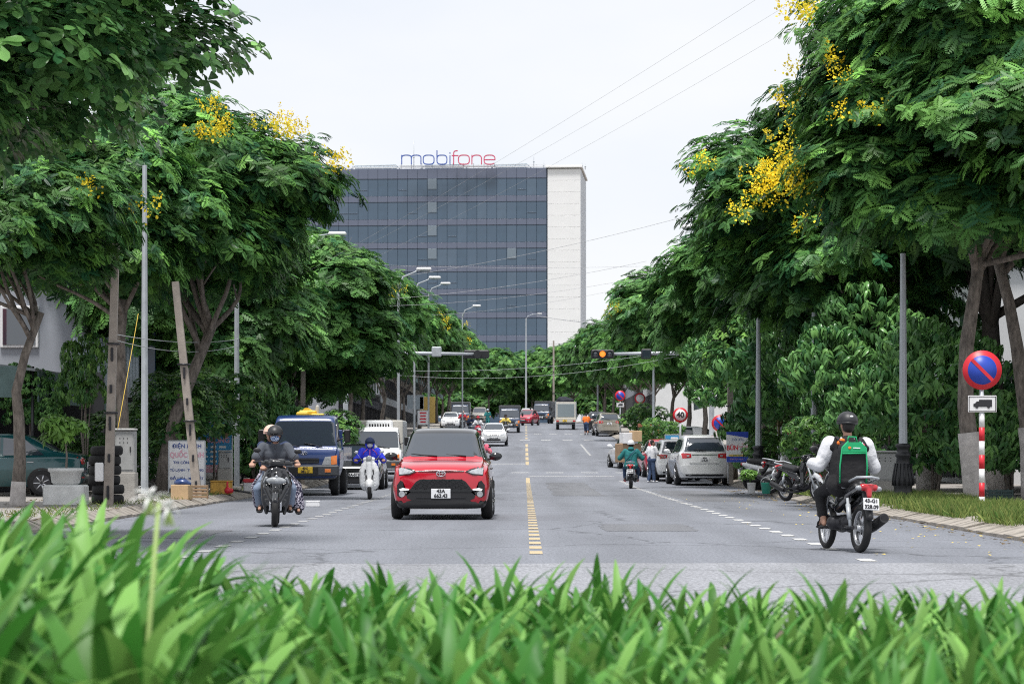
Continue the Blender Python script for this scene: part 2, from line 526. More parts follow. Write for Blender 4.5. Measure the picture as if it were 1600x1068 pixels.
M('spandrel', (.115, .135, .195), .2, noise=.08, nscale=.4, ior=1.6)
M('mullion', (.064, .098, .148), .4)
M('logo_blue', (.035, .10, .42), .4)
M('logo_red', (.62, .05, .14), .4)
M('petal_white', (.85, .86, .84), .6)
M('blossom', (.86, .64, .03), .6)
M('stem_green', (.30, .42, .13), .6)
leaf_mat('frond', (.020, .088, .036), (.21, .45, .090), .44, .22)
leaf_mat('frond_far', (.029, .112, .042), (.21, .43, .095), .46, .22)
leaf_mat('broadleaf', (.032, .110, .040), (.22, .44, .12), .26, .18)
leaf_mat('petals', (.82, .58, .02), (.98, .82, .06), .6, .3)
leaf_mat('shrubleaf', (.036, .120, .036), (.22, .42, .09), .38, .28)
leaf_mat('strap_leaf', (.040, .168, .024), (.25, .48, .115), .44, .32)
leaf_mat('grassblade', (.07, .15, .03), (.26, .30, .09), .6, .3)
# ---------------------------------------------------------------- ground, road, pavements
def strip(name, x0, x1, ys, mat, dz=0., nx=1, kind='structure', skirt=0.):
    xs = np.linspace(x0, x1, nx + 1)
    V = []; F = []
    for y in ys:
        for x in xs: V.append((x, y, zg(y) + dz))
    w = nx + 1
    for i in range(len(ys) - 1):
        for k in range(nx): F.append((i * w + k, i * w + k + 1, (i + 1) * w + k + 1, (i + 1) * w + k))
    mb = MB(); mb.add(V, F, True)
    if skirt:
        for side in (0, nx):
            V2 = []; F2 = []
            for y in ys:
                x = xs[side]; V2 += [(x, y, zg(y) + dz), (x, y, zg(y) + dz - skirt)]
            for i in range(len(ys) - 1): F2.append((2 * i, 2 * i + 1, 2 * i + 3, 2 * i + 2))
            mb.add(V2, F2, False)
    o = mb.build(name, MATS[mat])
    tag(o, kind=kind)
    return o
YS = list(np.arange(-60, 460, 4.0))
strip('ground', -900, 900, YS + [700, 1200, 3000], 'soil', -.06)
strip('road', -7.2, 7.7, list(np.arange(20, 440, 3.0)), 'asphalt', 0)
gj = np.random.default_rng(2); xs_ = np.linspace(-60, 60, 481); ye = 25.4 + .10 * np.sin(xs_ * .9) + np.convolve(gj.normal(0, .10, 481), np.ones(3) / 3, 'same') + .02 * xs_
mbj = MB(); n_ = len(xs_)
mbj.add([(float(x), -40., .004) for x in xs_] + [(float(x), float(y_), .004) for x, y_ in zip(xs_, ye)], [(i, i + 1, n_ + i + 1, n_ + i) for i in range(n_ - 1)]); tag(mbj.build('junction_road', MATS['asphalt_junction']), kind='structure')
for i_, (x0_, x1_, y0_, y1_) in enumerate(((-3.0, -1.2, 50, 62), (1.2, 2.6, 36, 39.5), (3.9, 5.6, 58, 75), (-6.4, -4.4, 33, 36.5), (.8, 2.2, 66, 90))):
    mbj = MB(); k_ = 12; e_ = [(x0_ + gj.normal(0, .04), y0_ + (y1_ - y0_) * q / k_) for q in range(k_ + 1)] + [(x1_ + gj.normal(0, .04), y1_ - (y1_ - y0_) * q / k_) for q in range(k_ + 1)]
    mbj.add([(a, b, zg(b) + .0028) for a, b in e_], [list(range(len(e_)))]); tag(mbj.build('road_patch', MATS['asphalt_patch']), kind='structure')
side = strip('cross_street', -70, 70, [102.5, 106, 110, 114], 'asphalt', -.02)
KL, KR = -7.1, 6.5
pave_l = strip('pavement_left', -16, KL - .28, list(np.arange(26, 101, 3)) + [101.5], 'paving', .15, 1, skirt=.3)
pave_r = strip('pavement_right', KR + .55, 17, list(np.arange(22, 68, 3)) + [68], 'paving', .15, 1, skirt=.3)
pave_r2 = strip('pavement_right_bay', KR + 1.15, 17, list(np.arange(68, 101, 3)) + [101.5], 'paving', .15, 1, skirt=.3)
strip('far_pavement_left', -16, KL - .28, list(np.arange(116, 430, 4)), 'paving', .15, 1, skirt=.3)
strip('far_pavement_right', KR + .55, 17, list(np.arange(116, 430, 4)), 'paving', .15, 1, skirt=.3)
# kerbs: single stones as far as they can be told apart
def kerb(name, x, out, w, y0, y1, ylast):
    root = empty(name, (0, 0, 0)); tag(root, kind='structure')
    prof = [(0, -.1), (0, .05), (out * w * .85, .165), (out * w, .168), (out * w, -.1)]
    mb = MB(); mb.prism([(p[0], p[1]) for p in prof], 'y', -.488, .488)
    stones = [mb.mesh('kerb_stone', MATS['kerb_concrete'])]
    mb = MB(); mb.prism([(p[0] * 1.02, p[1] * .94) for p in prof], 'y', -.486, .480)
    stones.append(mb.mesh('kerb_stone', MATS['kerb_concrete']))
    k = random.Random(5)
    y = y0
    while y < y1:
        o = link('kerb_stone', stones[k.randrange(2)], root, (x + (0.6 * min(1, max(0, (y - 62) / 8)) if x > 0 else 0) + k.uniform(-.012, .012), y + .5, zg(y + .5) + k.uniform(-.012, .008)), (k.uniform(-.008, .008), k.uniform(-.02, .02), k.uniform(-.008, .008)))
        y += 1.0
    V = []; F = []; ys = list(np.arange(y1, ylast, 3.0))
    mb = MB()
    for yy in ys:
        for p in prof: V.append((x + p[0], yy, zg(yy) + p[1]))
    n = len(prof)
    for i in range(len(ys) - 1):
        for q in range(n - 1): F.append((i * n + q, i * n + q + 1, (i + 1) * n + q + 1, (i + 1) * n + q))
    mb.add(V, F); mb.build('far_kerb', MATS['kerb_concrete'], root)
kerb('kerb_left', KL, -1, .28, 26, 101, 102)
kerb('kerb_right', KR, 1, .55, 22, 101, 102)
kerb('kerb_far_left', KL, -1, .28, 116, 117, 430)
kerb('kerb_far_right', KR, 1, .55, 116, 117, 430)
# painted markings: every dash its own piece
mk = empty('road_markings'); tag(mk, kind='structure')
def dash(name, x, y, w, l, mat):
    n = max(1, int(l / 2)); V = []; F = []
    for i in range(n + 1):
        yy = -l / 2 + l * i / n
        for xx in (-w / 2, w / 2): V.append((xx, yy, zg(y + yy) - zg(y)))
    for i in range(n): F.append((2 * i, 2 * i + 1, 2 * i + 3, 2 * i + 2))
    mb = MB(); mb.add(V, F)
    return mb.build(name, MATS[mat], mk, (x, y, zg(y) + .005))
y = 28.2
while y < 88:
    dash('yellow_dash', .13 - .0 * y, y, .15, .8, 'road_yellow'); y += 1.52
dash('yellow_line', .12, 93, .15, 8.5, 'road_yellow')
for yy in np.arange(121, 166, 9.0): dash('yellow_line', .12, float(yy), .16, 6.5, 'road_yellow')
for yy in np.arange(176, 300, 9.0): dash('yellow_line', .12, float(yy), .16, 3.5, 'road_yellow')
for sx, ys0 in ((3.68, 26.2), (-3.75, 27.0)):
    yy = ys0
    while yy < 94:
        if not (abs(yy - 28) < .9 and sx > 0): dash('lane_dash', sx + rnd.uniform(-.01, .01), yy, .16, .62, 'road_white' if sx > 0 else 'road_worn')
        yy += 1.58
for sx in (3.68, -3.75): dash('lane_line', sx, 148, .13, 24, 'road_worn')
dash('stop_line', 1.9, 99.5, 3.5, .38, 'road_white'); dash('stop_line', -1.75, 119.5, 3.5, .4, 'road_white')
for k in range(9): dash('crossing_bar', -6.2 + k * 1.5, 105.2, .75, .55, 'road_white')
for k in range(9): dash('crossing_bar', -6.0 + k * 1.5, 171.0, .7, .9, 'road_white')
for k in range(5): dash('crossing_bar', 1.0 + k * 1.2, 190.0, .6, .7, 'road_white')
# fallen yellow petals by the kerb
rp = np.random.default_rng(3)
V = []; F = []
for i in range(150):
    x = 6.4 - abs(rp.normal(0, 1.1)); yy = rp.uniform(27, 62); r = rp.uniform(.012, .03); a = rp.uniform(0, 6.28); b = len(V)
    for q in range(4):
        V.append((x + r * math.cos(a + q * 1.57), yy + r * 1.3 * math.sin(a + q * 1.57), .012 + rp.uniform(0, .01)))
    F.append((b, b + 1, b + 2, b + 3))
mb = MB(); mb.add(V, F); tag(mb.build('fallen_petals', MATS['blossom']), 'small yellow petals fallen on the road by the kerb', 'petals', kind='stuff')

# ---------------------------------------------------------------- office block at the end of the street
BY = 376.0; S_B = FPX / BY
bx1 = PX(855, BY); btop = PZ(262, BY)
bld = empty('office_block', (bx1, BY, zg(BY)), R(-4.0), 'dark blue glass office block with a white end tower at the end of the street', 'building')
zb = zg(BY); Htop = btop - zb
W, D = 41.0, 22.0
mb = MB(); mb.box((-W / 2, D / 2 + .3, Htop / 2), (W, D, Htop)); mb.build('core_wall', MATS['mullion'], bld)
cw = 15.6 / S_B; ncol = int(W / cw)
rows = [(262, 278, 's')]
yy = 278.0
while yy < 560:
    rows.append((yy, yy + 27.3, 'g')); rows.append((yy + 27.3, yy + 36.4, 's')); yy += 36.4
def panel_mesh(w, h, d, mat, nm):
    mb = MB(); mb.box((0, 0, 0), (w, d, h), .02); return mb.mesh(nm, MATS[mat])
pane_m = {k: panel_mesh(cw - .035, 27.3 / S_B - .04, .12, k, 'window_pane') for k in ('pane_dark', 'pane_mid', 'pane_a', 'pane_b')}
open_m = panel_mesh(cw - .16, 16 / S_B, .14, 'pane_open', 'window_pane')
sp_m = panel_mesh(cw - .03, 9.1 / S_B - .03, .16, 'spandrel', 'spandrel_panel')
top_m = panel_mesh(cw - .03, 16 / S_B - .03, .16, 'spandrel', 'parapet_panel')
rb = random.Random(4)
for ri, (a, b, k) in enumerate(rows):
    zc = PZ((a + b) / 2, BY) - zb
    if zc < 6: continue
    for c in range(ncol):
        x = -(c + .5) * cw - .1
        if k == 's':
            link('parapet_panel' if ri == 0 else 'spandrel_panel', top_m if ri == 0 else sp_m, bld, (x, -.08, zc))
        else:
            g = (ri - 1) // 2
            po = link('window_pane', pane_m[rb.choice(['pane_dark', 'pane_dark', 'pane_mid', 'pane_a', 'pane_a', 'pane_b'])], bld, (x, -.04, zc))
            if (c == 11 and g < 4) or (c == 3 and g == 3):
                link('open_casement', open_m, bld, (x, -.16, zc + 5.4 / S_B), (R(4), 0, 0))
            elif rb.random() < .12:
                link('transom', panel_mesh(cw - .2, .08, .05, 'mullion', 'transom'), bld, (x, -.13, zc - .35))
# white tower: front panels with joints, and the narrow return
tw = 52 / S_B
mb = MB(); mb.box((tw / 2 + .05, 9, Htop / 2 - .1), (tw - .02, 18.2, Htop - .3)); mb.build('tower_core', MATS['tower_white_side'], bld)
ph = 18.2 / S_B; z = Htop - .2
tp = panel_mesh(tw - .1, ph - .022, .12, 'tower_white', 'tower_panel')
while z > 4:
    link('tower_panel', tp, bld, (tw / 2 + .05, -.12, z - ph / 2)); z -= ph
mb = MB(); mb.box((tw / 2 + .05, 8.9, Htop + .1), (tw + .5, 19, .35), .05); mb.build('tower_cornice', MATS['tower_white'], bld)
for k in range(6):
    mb = MB(); mb.box((0, 0, 0), (.04, .06, Htop - 1)); mb.build('return_fin', MATS['sheet_blue'], bld, (tw + .10, 1.5 + k * 3.0, Htop / 2))
# roof clutter
for k, (x0, x1) in enumerate(((-40, -33), (-31, -23), (-20, -12.5), (-9, -2.5))):
    mb = MB()
    mb.tube([(x0, 2, Htop + .1), (x0 + .8, 2, Htop + .75), (x1 - .8, 2, Htop + .85), (x1, 2, Htop + .1)], .10, 6)
    for q in np.arange(x0 + .4, x1, .7): mb.box((q, 2, Htop + .35), (.08, .08, .7))
    mb.box(((x0 + x1) / 2, 3, Htop + .45), (x1 - x0 - 1.5, 1.5, .5), .1)
    mb.build('roof_rack', MATS['sheet_blue'], bld)
mb = MB(); mb.box((-W / 2, .3, Htop + .22), (W, .12, .12)); mb.box((-W / 2, .3, Htop + .5), (W, .05, .05))
for q in np.arange(-W + .3, 0, 1.5): mb.box((q, .3, Htop + .3), (.05, .05, .6))
mb.build('roof_railing', MATS['sign_white'], bld)
for x, h in ((PX(642, BY) - bx1, 4.8), (PX(832, BY) - bx1, 2.9), (PX(848, BY) - bx1, 1.5), (PX(908, BY) - bx1, 1.4), (PX(913, BY) - bx1, 1.1)):
    mb = MB(); mb.tube([(0, 0, 0), (0, 0, h * .5), (0, 0, h)], [.07, .05, .02], 6); mb.ell((0, 0, h * .45), (.14, .14, .14), 8, 6)
    mb.build('roof_mast', MATS['galv'], bld, (x, 3, Htop))
# roof lettering, drawn as bent strips
def letter(strokes, mat, nm, x, s):
    mb = MB()
    for st in strokes:
        pts = [Vector((p[0] * s, 0, p[1] * s)) for p in st]
        for a, b in zip(pts[:-1], pts[1:]):
            d = (b - a).normalized(); nrm = Vector((-d.z, 0, d.x)) * (.055 * s)
            q = [a - d * .02 * s + nrm, b + d * .02 * s + nrm, b + d * .02 * s - nrm, a - d * .02 * s - nrm]
            off = mb.v.__len__() * 1e-5
            vs = [(p.x, -.15 - off, p.z) for p in q] + [(p.x, .15 + off, p.z) for p in q]
            mb.add(vs, [(0, 1, 2, 3), (7, 6, 5, 4), (0, 4, 5, 1), (1, 5, 6, 2), (2, 6, 7, 3), (3, 7, 4, 0)])
    return mb.build(nm, MATS[mat], sgn, (x, 0, 0))
def arc(cx, cz, rx, rz, a0, a1, n=10, p=2.6):
    out = []
    for i in range(n + 1):
        a = R(a0 + (a1 - a0) * i / n); c, s_ = math.cos(a), math.sin(a)
        out.append((cx + rx * math.copysign(abs(c) ** (2 / p), c), cz + rz * math.copysign(abs(s_) ** (2 / p), s_)))
    return out
lh = 14.2 / S_B       # x-height
sgn = empty('roof_lettering', (PX(627, BY), BY - .6, PZ(257.5, BY)), 0, 'blue and red rooftop letters reading mobifone on the office block', 'sign')
U = 15.2 / S_B
O = [arc(.5, .5, .5, .5, 0, 360, 28, 3.2)]
def put(strokes, mat, nm, px, wpx):
    k = wpx / S_B / lh
    letter([[(p[0] * k, p[1]) for p in st] for st in strokes], mat, nm, PX(px, BY) - PX(627, BY), lh)
put([[(0, 0), (0, 1)], arc(.25, .7, .25, .3, 180, 0, 10), [(.5, .7), (.5, 0)], arc(.75, .7, .25, .3, 180, 0, 10), [(1, .7), (1, 0)]], 'logo_blue', 'letter', 628, 30)
put(O, 'logo_blue', 'letter', 661.5, 17); put(O + [[(0, .3), (0, 1.5)]], 'logo_blue', 'letter', 683, 15.5)
put([[(0, 0), (0, .95)], [(0, 1.18), (0, 1.3)]], 'logo_blue', 'letter', 703.3, 1)
put([[(0, 0), (0, 1.15)] + arc(.6, 1.15, .6, .33, 180, 80, 8), [(-.35, .95), (.9, .95)]], 'logo_red', 'letter', 709, 8)
put(O, 'logo_red', 'letter', 716.5, 17); put([[(0, 0), (0, 1)], arc(.5, .6, .5, .4, 180, 0, 12), [(1, .6), (1, 0)]], 'logo_red', 'letter', 737.5, 15)
put([arc(.5, .5, .5, .5, 0, 320, 24, 3.0), [(0, .5), (1, .5)]], 'logo_red', 'letter', 756.5, 17)
mb = MB(); mb.box((PX(700, BY) - PX(627, BY), .5, -.25), (15, .1, .12))
for q in np.arange(0, 14.5, 1.6): mb.box((q, .5, -.2), (.08, .08, .8))
mb.build('support_frame', MATS['galv'], sgn)

# ---------------------------------------------------------------- houses along the street (mostly behind trees)
def house(name, label, x0, x1, y0, y1, h, wall, road_x, nst, awn=None, roof='roof_sheet', openfront=True):
    base = zg((y0 + y1) / 2) + .1
    root = empty(name, ((x0 + x1) / 2, (y0 + y1) / 2, base), 0, label, 'house')
    w, d = x1 - x0, y1 - y0
    mb = MB(); mb.box((0, 0, h / 2 - .5), (w, d, h + 1)); mb.build('wall', MATS[wall], root)
    mb = MB(); mb.box((0, 0, h + .1), (w + .5, d + .5, .2), .04); mb.build('roof', MATS[roof], root)
    fs = 1 if road_x > (x0 + x1) / 2 else -1
    fx = fs * w / 2
    st = h / nst
    for k in range(nst):
        n = max(2, int(d / 3.2))
        for i in range(n):
            yy = -d / 2 + d * (i + .5) / n
            if k == 0:
                mb = MB(); mb.box((0, 0, 0), (.10, d / n - .5, st - .7), .02); mb.build('shop_front', MATS['wall_dark'], root, (fx + fs * .02, yy, st / 2 - .15))
            else:
                mb = MB(); mb.box((0, 0, 0), (.14, 1.5, 1.5), .02); wf = mb.build('window', MATS['sign_white'], root, (fx + fs * .02, yy, st * k + st * .5))
                mb = MB(); mb.box((0, 0, 0), (.06, 1.3, 1.3)); mb.build('pane', MATS['glass'], wf, (fs * .06, 0, 0))
    for k in range(1, nst):
        for xx in (-w * .22, w * .33):
            mb = MB(); mb.box((0, 0, 0), (1.1, .12, 1.2), .02); wf = mb.build('window', MATS['sign_white'], root, (xx, -d / 2 - .03, st * k + st * .25))
            mb = MB(); mb.box((0, 0, 0), (.94, .06, 1.04)); mb.build('pane', MATS['glass'], wf, (0, -.05, 0))
    if awn:
        mb = MB(); mb.prism([(0, 0), (fs * 2.6, -.5), (fs * 2.6, -.95), (fs * 2.55, -.95), (fs * 2.53, -.56), (0, -.08)], 'y', -d / 2 + .2, d / 2 - .2)
        mb.build('awning', MATS[awn], root, (fx, 0, st + .2))
    return root
house('shophouse', 'pale grey plain shophouse beside the corrugated panel behind the parked green sedan', -24, -12.6, 70, 82, 7.5, 'wall_pale', 0, 2, 'awning_green')
house('shophouse', 'cream shophouse behind the second big tree along the left kerb', -24, -13, 83, 99, 7, 'wall_cream', 0, 2, 'roof_sheet')
house('shophouse', 'white shophouse past the first crossing on the left', -24, -12.5, 117, 140, 7.5, 'wall_white', 0, 2, 'awning_green')
house('shophouse', 'low grey roadside shed with open sloping roof far along the left kerb', -22, -11.5, 150, 200, 5.5, 'wall_pale', 0, 2, 'roof_sheet')
house('shophouse', 'cream row house far along the left kerb near the street end', -24, -12, 206, 280, 8, 'wall_cream', 0, 2, 'awning_green')
house('shophouse', 'pale house behind the shrubs beside the near motorcyclist', 15.5, 27, 52, 74, 7.5, 'wall_pale', 0, 2, 'awning_green')
house('shophouse', 'white house behind the parked silver suv', 14.5, 26, 78, 100, 7, 'wall_white', 0, 2, 'awning_green')
house('shophouse', 'cream house past the crossing behind the forty sign', 13, 24, 117, 150, 7, 'wall_cream', 0, 2, 'awning_green')
house('shophouse', 'bright white house beside the far gold suv', 10.8, 22, 205, 222, 6.5, 'wall_white', 0, 2, None)
house('shophouse', 'pale long house at the far right end of the street', 12, 24, 230, 300, 7, 'wall_pale', 0, 2, None)
# open-fronted stall with awnings by the parked green car
root = empty('street_stall', (-14.2, 62.5, .15), 0, 'dark open-fronted stall with grey sloping awnings behind the green sedan', 'stall')
mb = MB(); mb.box((0, 3.4, 1.6), (5.6, .12, 3.2)); mb.build('shade_back_wall', MATS['wall_dark'], root)  # dark back and side walls added to keep skylight off the stall inside
mb = MB(); mb.box((-2.8, 0, 1.6), (.12, 6.8, 3.2)); mb.build('shade_side_wall', MATS['wall_dark'], root)
mb = MB(); mb.prism([(-3.2, 3.7), (2.4, 3.05), (2.4, 2.98), (-3.2, 3.63)], 'y', -3.9, 3.6); mb.build('roof', MATS['roof_sheet'], root)
for yy in (-3.8, -.5):
    mb = MB(); mb.box((2.42, yy + 1.5, 2.62), (.04, 2.7, .75), .01); mb.build('valance', MATS['awning_green'], root)
mb = MB(); mb.prism([(-1.0, 3.1), (2.0, 3.1), (2.0, 2.35), (-1.0, 2.35)], 'y', -3.98, -3.93); mb.build('valance', MATS['awning_green'], root)
for xx in (-2.6, 0, 2.3):
    mb = MB(); mb.tube([(xx, -3.7, 0), (xx, -3.7, 3.1)], .04, 8); mb.build('post', MATS['dark_metal'], root)
for k in range(4):
    mb = MB(); mb.box((-2 + k * 1.3, 1.5, .5), (1.0, 1.2, 1.0), .03); mb.build('counter', MATS['wall_dark'], root)
for xx in (-17.25, -16.55):
    mb = MB(); mb.tube([(0, 0, 0), (0, 0, 6.6)], .055, 8)
    tag(mb.build('red_post', MATS['sign_red'], None, (xx + 1.2, 68, .1)), 'thin red post on the %s side above the stall roof' % ('outer' if xx < -17 else 'inner'), 'post')
root = empty('corrugated_panel', (-11.9, 69.2, .15), 0, 'pale blue corrugated sheet hoarding with a blue end board', 'panel')
mb = MB()
for k in range(22): mb.tube([(-.9 + k * .085, 0, 2.6), (-.9 + k * .085, 0, 4.3)], .05, 6)
mb.build('sheet', MATS['sheet_blue'], root)
mb = MB(); mb.box((1.2, 0, 3.5), (.4, .1, 1.9), .02); mb.build('end_board', MATS['paint_darkblue'], root)
mb = MB(); mb.box((0, .15, 2.2), (2.6, .12, .5), .02); mb.tube([(-.9, .1, 0), (-.9, .1, 2.6)], .05); mb.tube([(1.1, .1, 0), (1.1, .1, 2.6)], .05); mb.build('frame', MATS['awning_green'], root)

# ---------------------------------------------------------------- foliage
def frond_template(K, plen=.36, pw=.055, droop=.25):
    V = []; F = []
    for i in range(K):
        x = .12 + .83 * i / (K - 1); l = plen * math.sin(math.pi * (.22 + .68 * x)) * (1 if K > 6 else 1.1)
        for s in (-1, 1):
            dx, dy = math.cos(R(58)), s * math.sin(R(58)); px, py = -dy, dx
            w = pw * (9 / K) ** .8
            b = len(V); z0 = -droop * x * x
            V += [(x, 0, z0), (x + dx * l * .5 + px * w, dy * l * .5 + py * w, z0 - .03 * l), (x + dx * l, dy * l, z0 - .28 * l), (x + dx * l * .5 - px * w, dy * l * .5 - py * w, z0 - .03 * l)]
            F.append((b, b + 1, b + 2, b + 3))
    return np.array(V), np.array(F)
def leaf_template(w=.24, shape='obovate', fold=.12, droop=.2):
    ts = [0, .3, .65, .88, 1.0]
    ws = {'obovate': [.12, .55, 1.0, .8, .05], 'lance': [.1, .9, .8, .4, .02], 'oval': [.1, .9, 1.0, .6, .05]}[shape]
    V = []; F = []
    for t, q in zip(ts, ws):
        z = -droop * t * t
        V += [(t, -w * q, z + fold * q * w * 2), (t, 0, z), (t, w * q, z + fold * q * w * 2)]
    for i in range(len(ts) - 1):
        b = i * 3
        F += [(b, b + 1, b + 4, b + 3), (b + 1, b + 2, b + 5, b + 4)]
    return np.array(V), np.array(F)
def norm(a): return a / np.maximum(np.linalg.norm(a, axis=-1, keepdims=True), 1e-9)

def crown_mesh(name, seed, Rr, nl, nros, fpr, L, tmpl, mat, young=.22, lobe=.42, up=.8, spread=.22, droop=.10, low=-.8, want=False, flat=.62):
    g = np.random.default_rng(seed)
    Rr = np.array(Rr, float)
    d = norm(g.normal(size=(nl * 4, 3))); d = d[d[:, 2] > low][:nl]
    C = d * Rr * (g.uniform(.45, .72, (len(d), 1)))
    C = np.vstack([C, [[0, 0, 0]]]); rl = lobe * Rr.mean() * g.uniform(.7, 1.25, len(C)); rl[-1] = .55 * Rr.min()
    pr = rl ** 2 / (rl ** 2).sum()
    li = g.choice(len(C), size=nros * 3, p=pr)
    dd = norm(g.normal(size=(nros * 3, 3))); dd[:, 2] = np.where(dd[:, 2] < -.72, -dd[:, 2], dd[:, 2])
    pos = C[li] + dd * rl[li][:, None] * np.array([1, 1, flat]) * g.uniform(.82, 1.06, (nros * 3, 1))
    keep = np.ones(len(pos), bool)
    for j in range(len(C)):
        q = (pos - C[j]) / np.array([1, 1, flat]); keep &= ~((np.linalg.norm(q, axis=1) < .74 * rl[j]) & (li != j))
    pos, dd, li = pos[keep][:nros], dd[keep][:nros], li[keep][:nros]
    N = len(pos)
    n = norm(dd + np.array([0, 0, up]))
    lobe_y = g.uniform(0, 1, len(C))
    yv = np.clip(g.normal(young, .16, N) + .25 * (lobe_y[li] - .5), 0, 1)
    yv = np.where(g.random(N) < .15, g.uniform(.55, 1, N), yv)
    br = g.uniform(.75, 1.2, N)
    # leaves
    pos = np.repeat(pos, fpr, 0); n = np.repeat(n, fpr, 0); yv = np.repeat(yv, fpr); br = np.repeat(br, fpr)
    a = np.tile(np.arange(fpr) * 2 * np.pi / fpr, N) + np.repeat(g.uniform(0, 6.28, N), fpr) + g.normal(0, .3, N * fpr)
    t1 = norm(np.cross(n, np.array([.31, .2, .93]))); t2 = np.cross(n, t1)
    dv = t1 * np.cos(a)[:, None] + t2 * np.sin(a)[:, None] + n * g.uniform(.0, spread * 2, (N * fpr, 1))
    dv[:, 2] -= droop * g.uniform(.3, 1.6, N * fpr)
    dv = norm(dv)
    nn = norm(n - dv * (n * dv).sum(1, keepdims=True)); s = np.cross(nn, dv)
    LL = L * g.uniform(.65, 1.2, (N * fpr, 1, 1))
    TV, TF = tmpl
    pos = pos + g.normal(0, L * .12, pos.shape)
    V = pos[:, None, :] + LL * (TV[None, :, 0:1] * dv[:, None, :] + TV[None, :, 1:2] * s[:, None, :] + TV[None, :, 2:3] * nn[:, None, :])
    nv = len(TV)
    F = (TF[None] + (np.arange(N * fpr) * nv)[:, None, None]).reshape(-1, TF.shape[1])
    col = np.zeros((N * fpr, nv, 3)); col[:, :, 0] = np.clip(yv + g.normal(0, .06, N * fpr), 0, 1)[:, None]; col[:, :, 1] = (br * g.uniform(.9, 1.1, N * fpr))[:, None]
    me = np_mesh(name, V.reshape(-1, 3), F, MATS[mat], col.reshape(-1, 3))
    return (me, pos[::fpr].copy(), C, rl) if want else me

T_NEAR, T_MID = frond_template(7, .38, .066), frond_template(5, .42, .075)
def bough_mesh(name, seed, nros, fpr, L, tmpl, mat, young=.26, flat=.62, r=1.5, up=.75, spread=.22, droop=.10, lowz=-.55):
    """one leafy lobe of a crown: sprays of leaves over a bumpy cushion, a few twigs sticking out"""
    g = np.random.default_rng(seed)
    dd = norm(g.normal(size=(nros * 2, 3))); dd = dd[dd[:, 2] > lowz][:nros]; N = len(dd)
    ph = g.uniform(0, 6.28, 6)
    bump = 1 + .16 * np.sin(dd[:, 0] * 4 + ph[0]) * np.sin(dd[:, 1] * 4 + ph[1]) + .14 * np.sin(dd[:, 2] * 5 + ph[2] + dd[:, 0] * 3) + .10 * np.sin(dd[:, 1] * 8 + ph[3] + dd[:, 2] * 6)
    rad = r * bump * g.uniform(.68, 1.08, N); out = g.random(N) < .09; rad = np.where(out, r * g.uniform(1.1, 1.38, N), rad)
    pos = dd * rad[:, None] * np.array([1, 1, flat]); ros = pos.copy()
    n = norm(dd * .8 + np.array([0, 0, up]))
    yv = np.clip(g.normal(young, .17, N), 0, 1); yv = np.where(g.random(N) < .18, g.uniform(.5, 1, N), yv); br = g.uniform(.55, 1.35, N)
    pos = np.repeat(pos, fpr, 0); n = np.repeat(n, fpr, 0); yv = np.repeat(yv, fpr); br = np.repeat(br, fpr); m = N * fpr
    a = np.tile(np.arange(fpr) * 2 * np.pi / fpr, N) + np.repeat(g.uniform(0, 6.28, N), fpr) + g.normal(0, .35, m)
    t1 = norm(np.cross(n, np.array([.31, .2, .93]))); t2 = np.cross(n, t1)
    dv = t1 * np.cos(a)[:, None] + t2 * np.sin(a)[:, None] + n * g.uniform(-.1, spread * 2, (m, 1)); dv[:, 2] -= droop * g.uniform(.3, 1.8, m); dv = norm(dv)
    nn = norm(n - dv * (n * dv).sum(1, keepdims=True)); s = np.cross(nn, dv)
    LL = L * g.uniform(.6, 1.25, (m, 1, 1)); TV, TF = tmpl
    pos = pos + g.normal(0, L * .14, pos.shape)
    V = pos[:, None, :] + LL * (TV[None, :, 0:1] * dv[:, None, :] + TV[None, :, 1:2] * s[:, None, :] + TV[None, :, 2:3] * nn[:, None, :])
    nv = len(TV); F = (TF[None] + (np.arange(m) * nv)[:, None, None]).reshape(-1, TF.shape[1])
    col = np.zeros((m, nv, 3)); col[:, :, 0] = np.clip(yv + g.normal(0, .07, m), 0, 1)[:, None]; col[:, :, 1] = (br * g.uniform(.85, 1.15, m))[:, None]
    return np_mesh(name, V.reshape(-1, 3), F, MATS[mat], col.reshape(-1, 3)), ros
BO = {'near': [bough_mesh('bough', 60 + i, 300, 8, .275, T_NEAR, 'frond') for i in range(5)],
      'far': [bough_mesh('bough', 70 + i, 215, 8, .34, T_MID, 'frond_far', .36) for i in range(4)],
      'almond': [bough_mesh('bough', 80 + i, 170, 8, .215, leaf_template(.27, 'obovate', droop=.25), 'broadleaf', .26, .42, up=.9, lowz=-.7) for i in range(4)]}
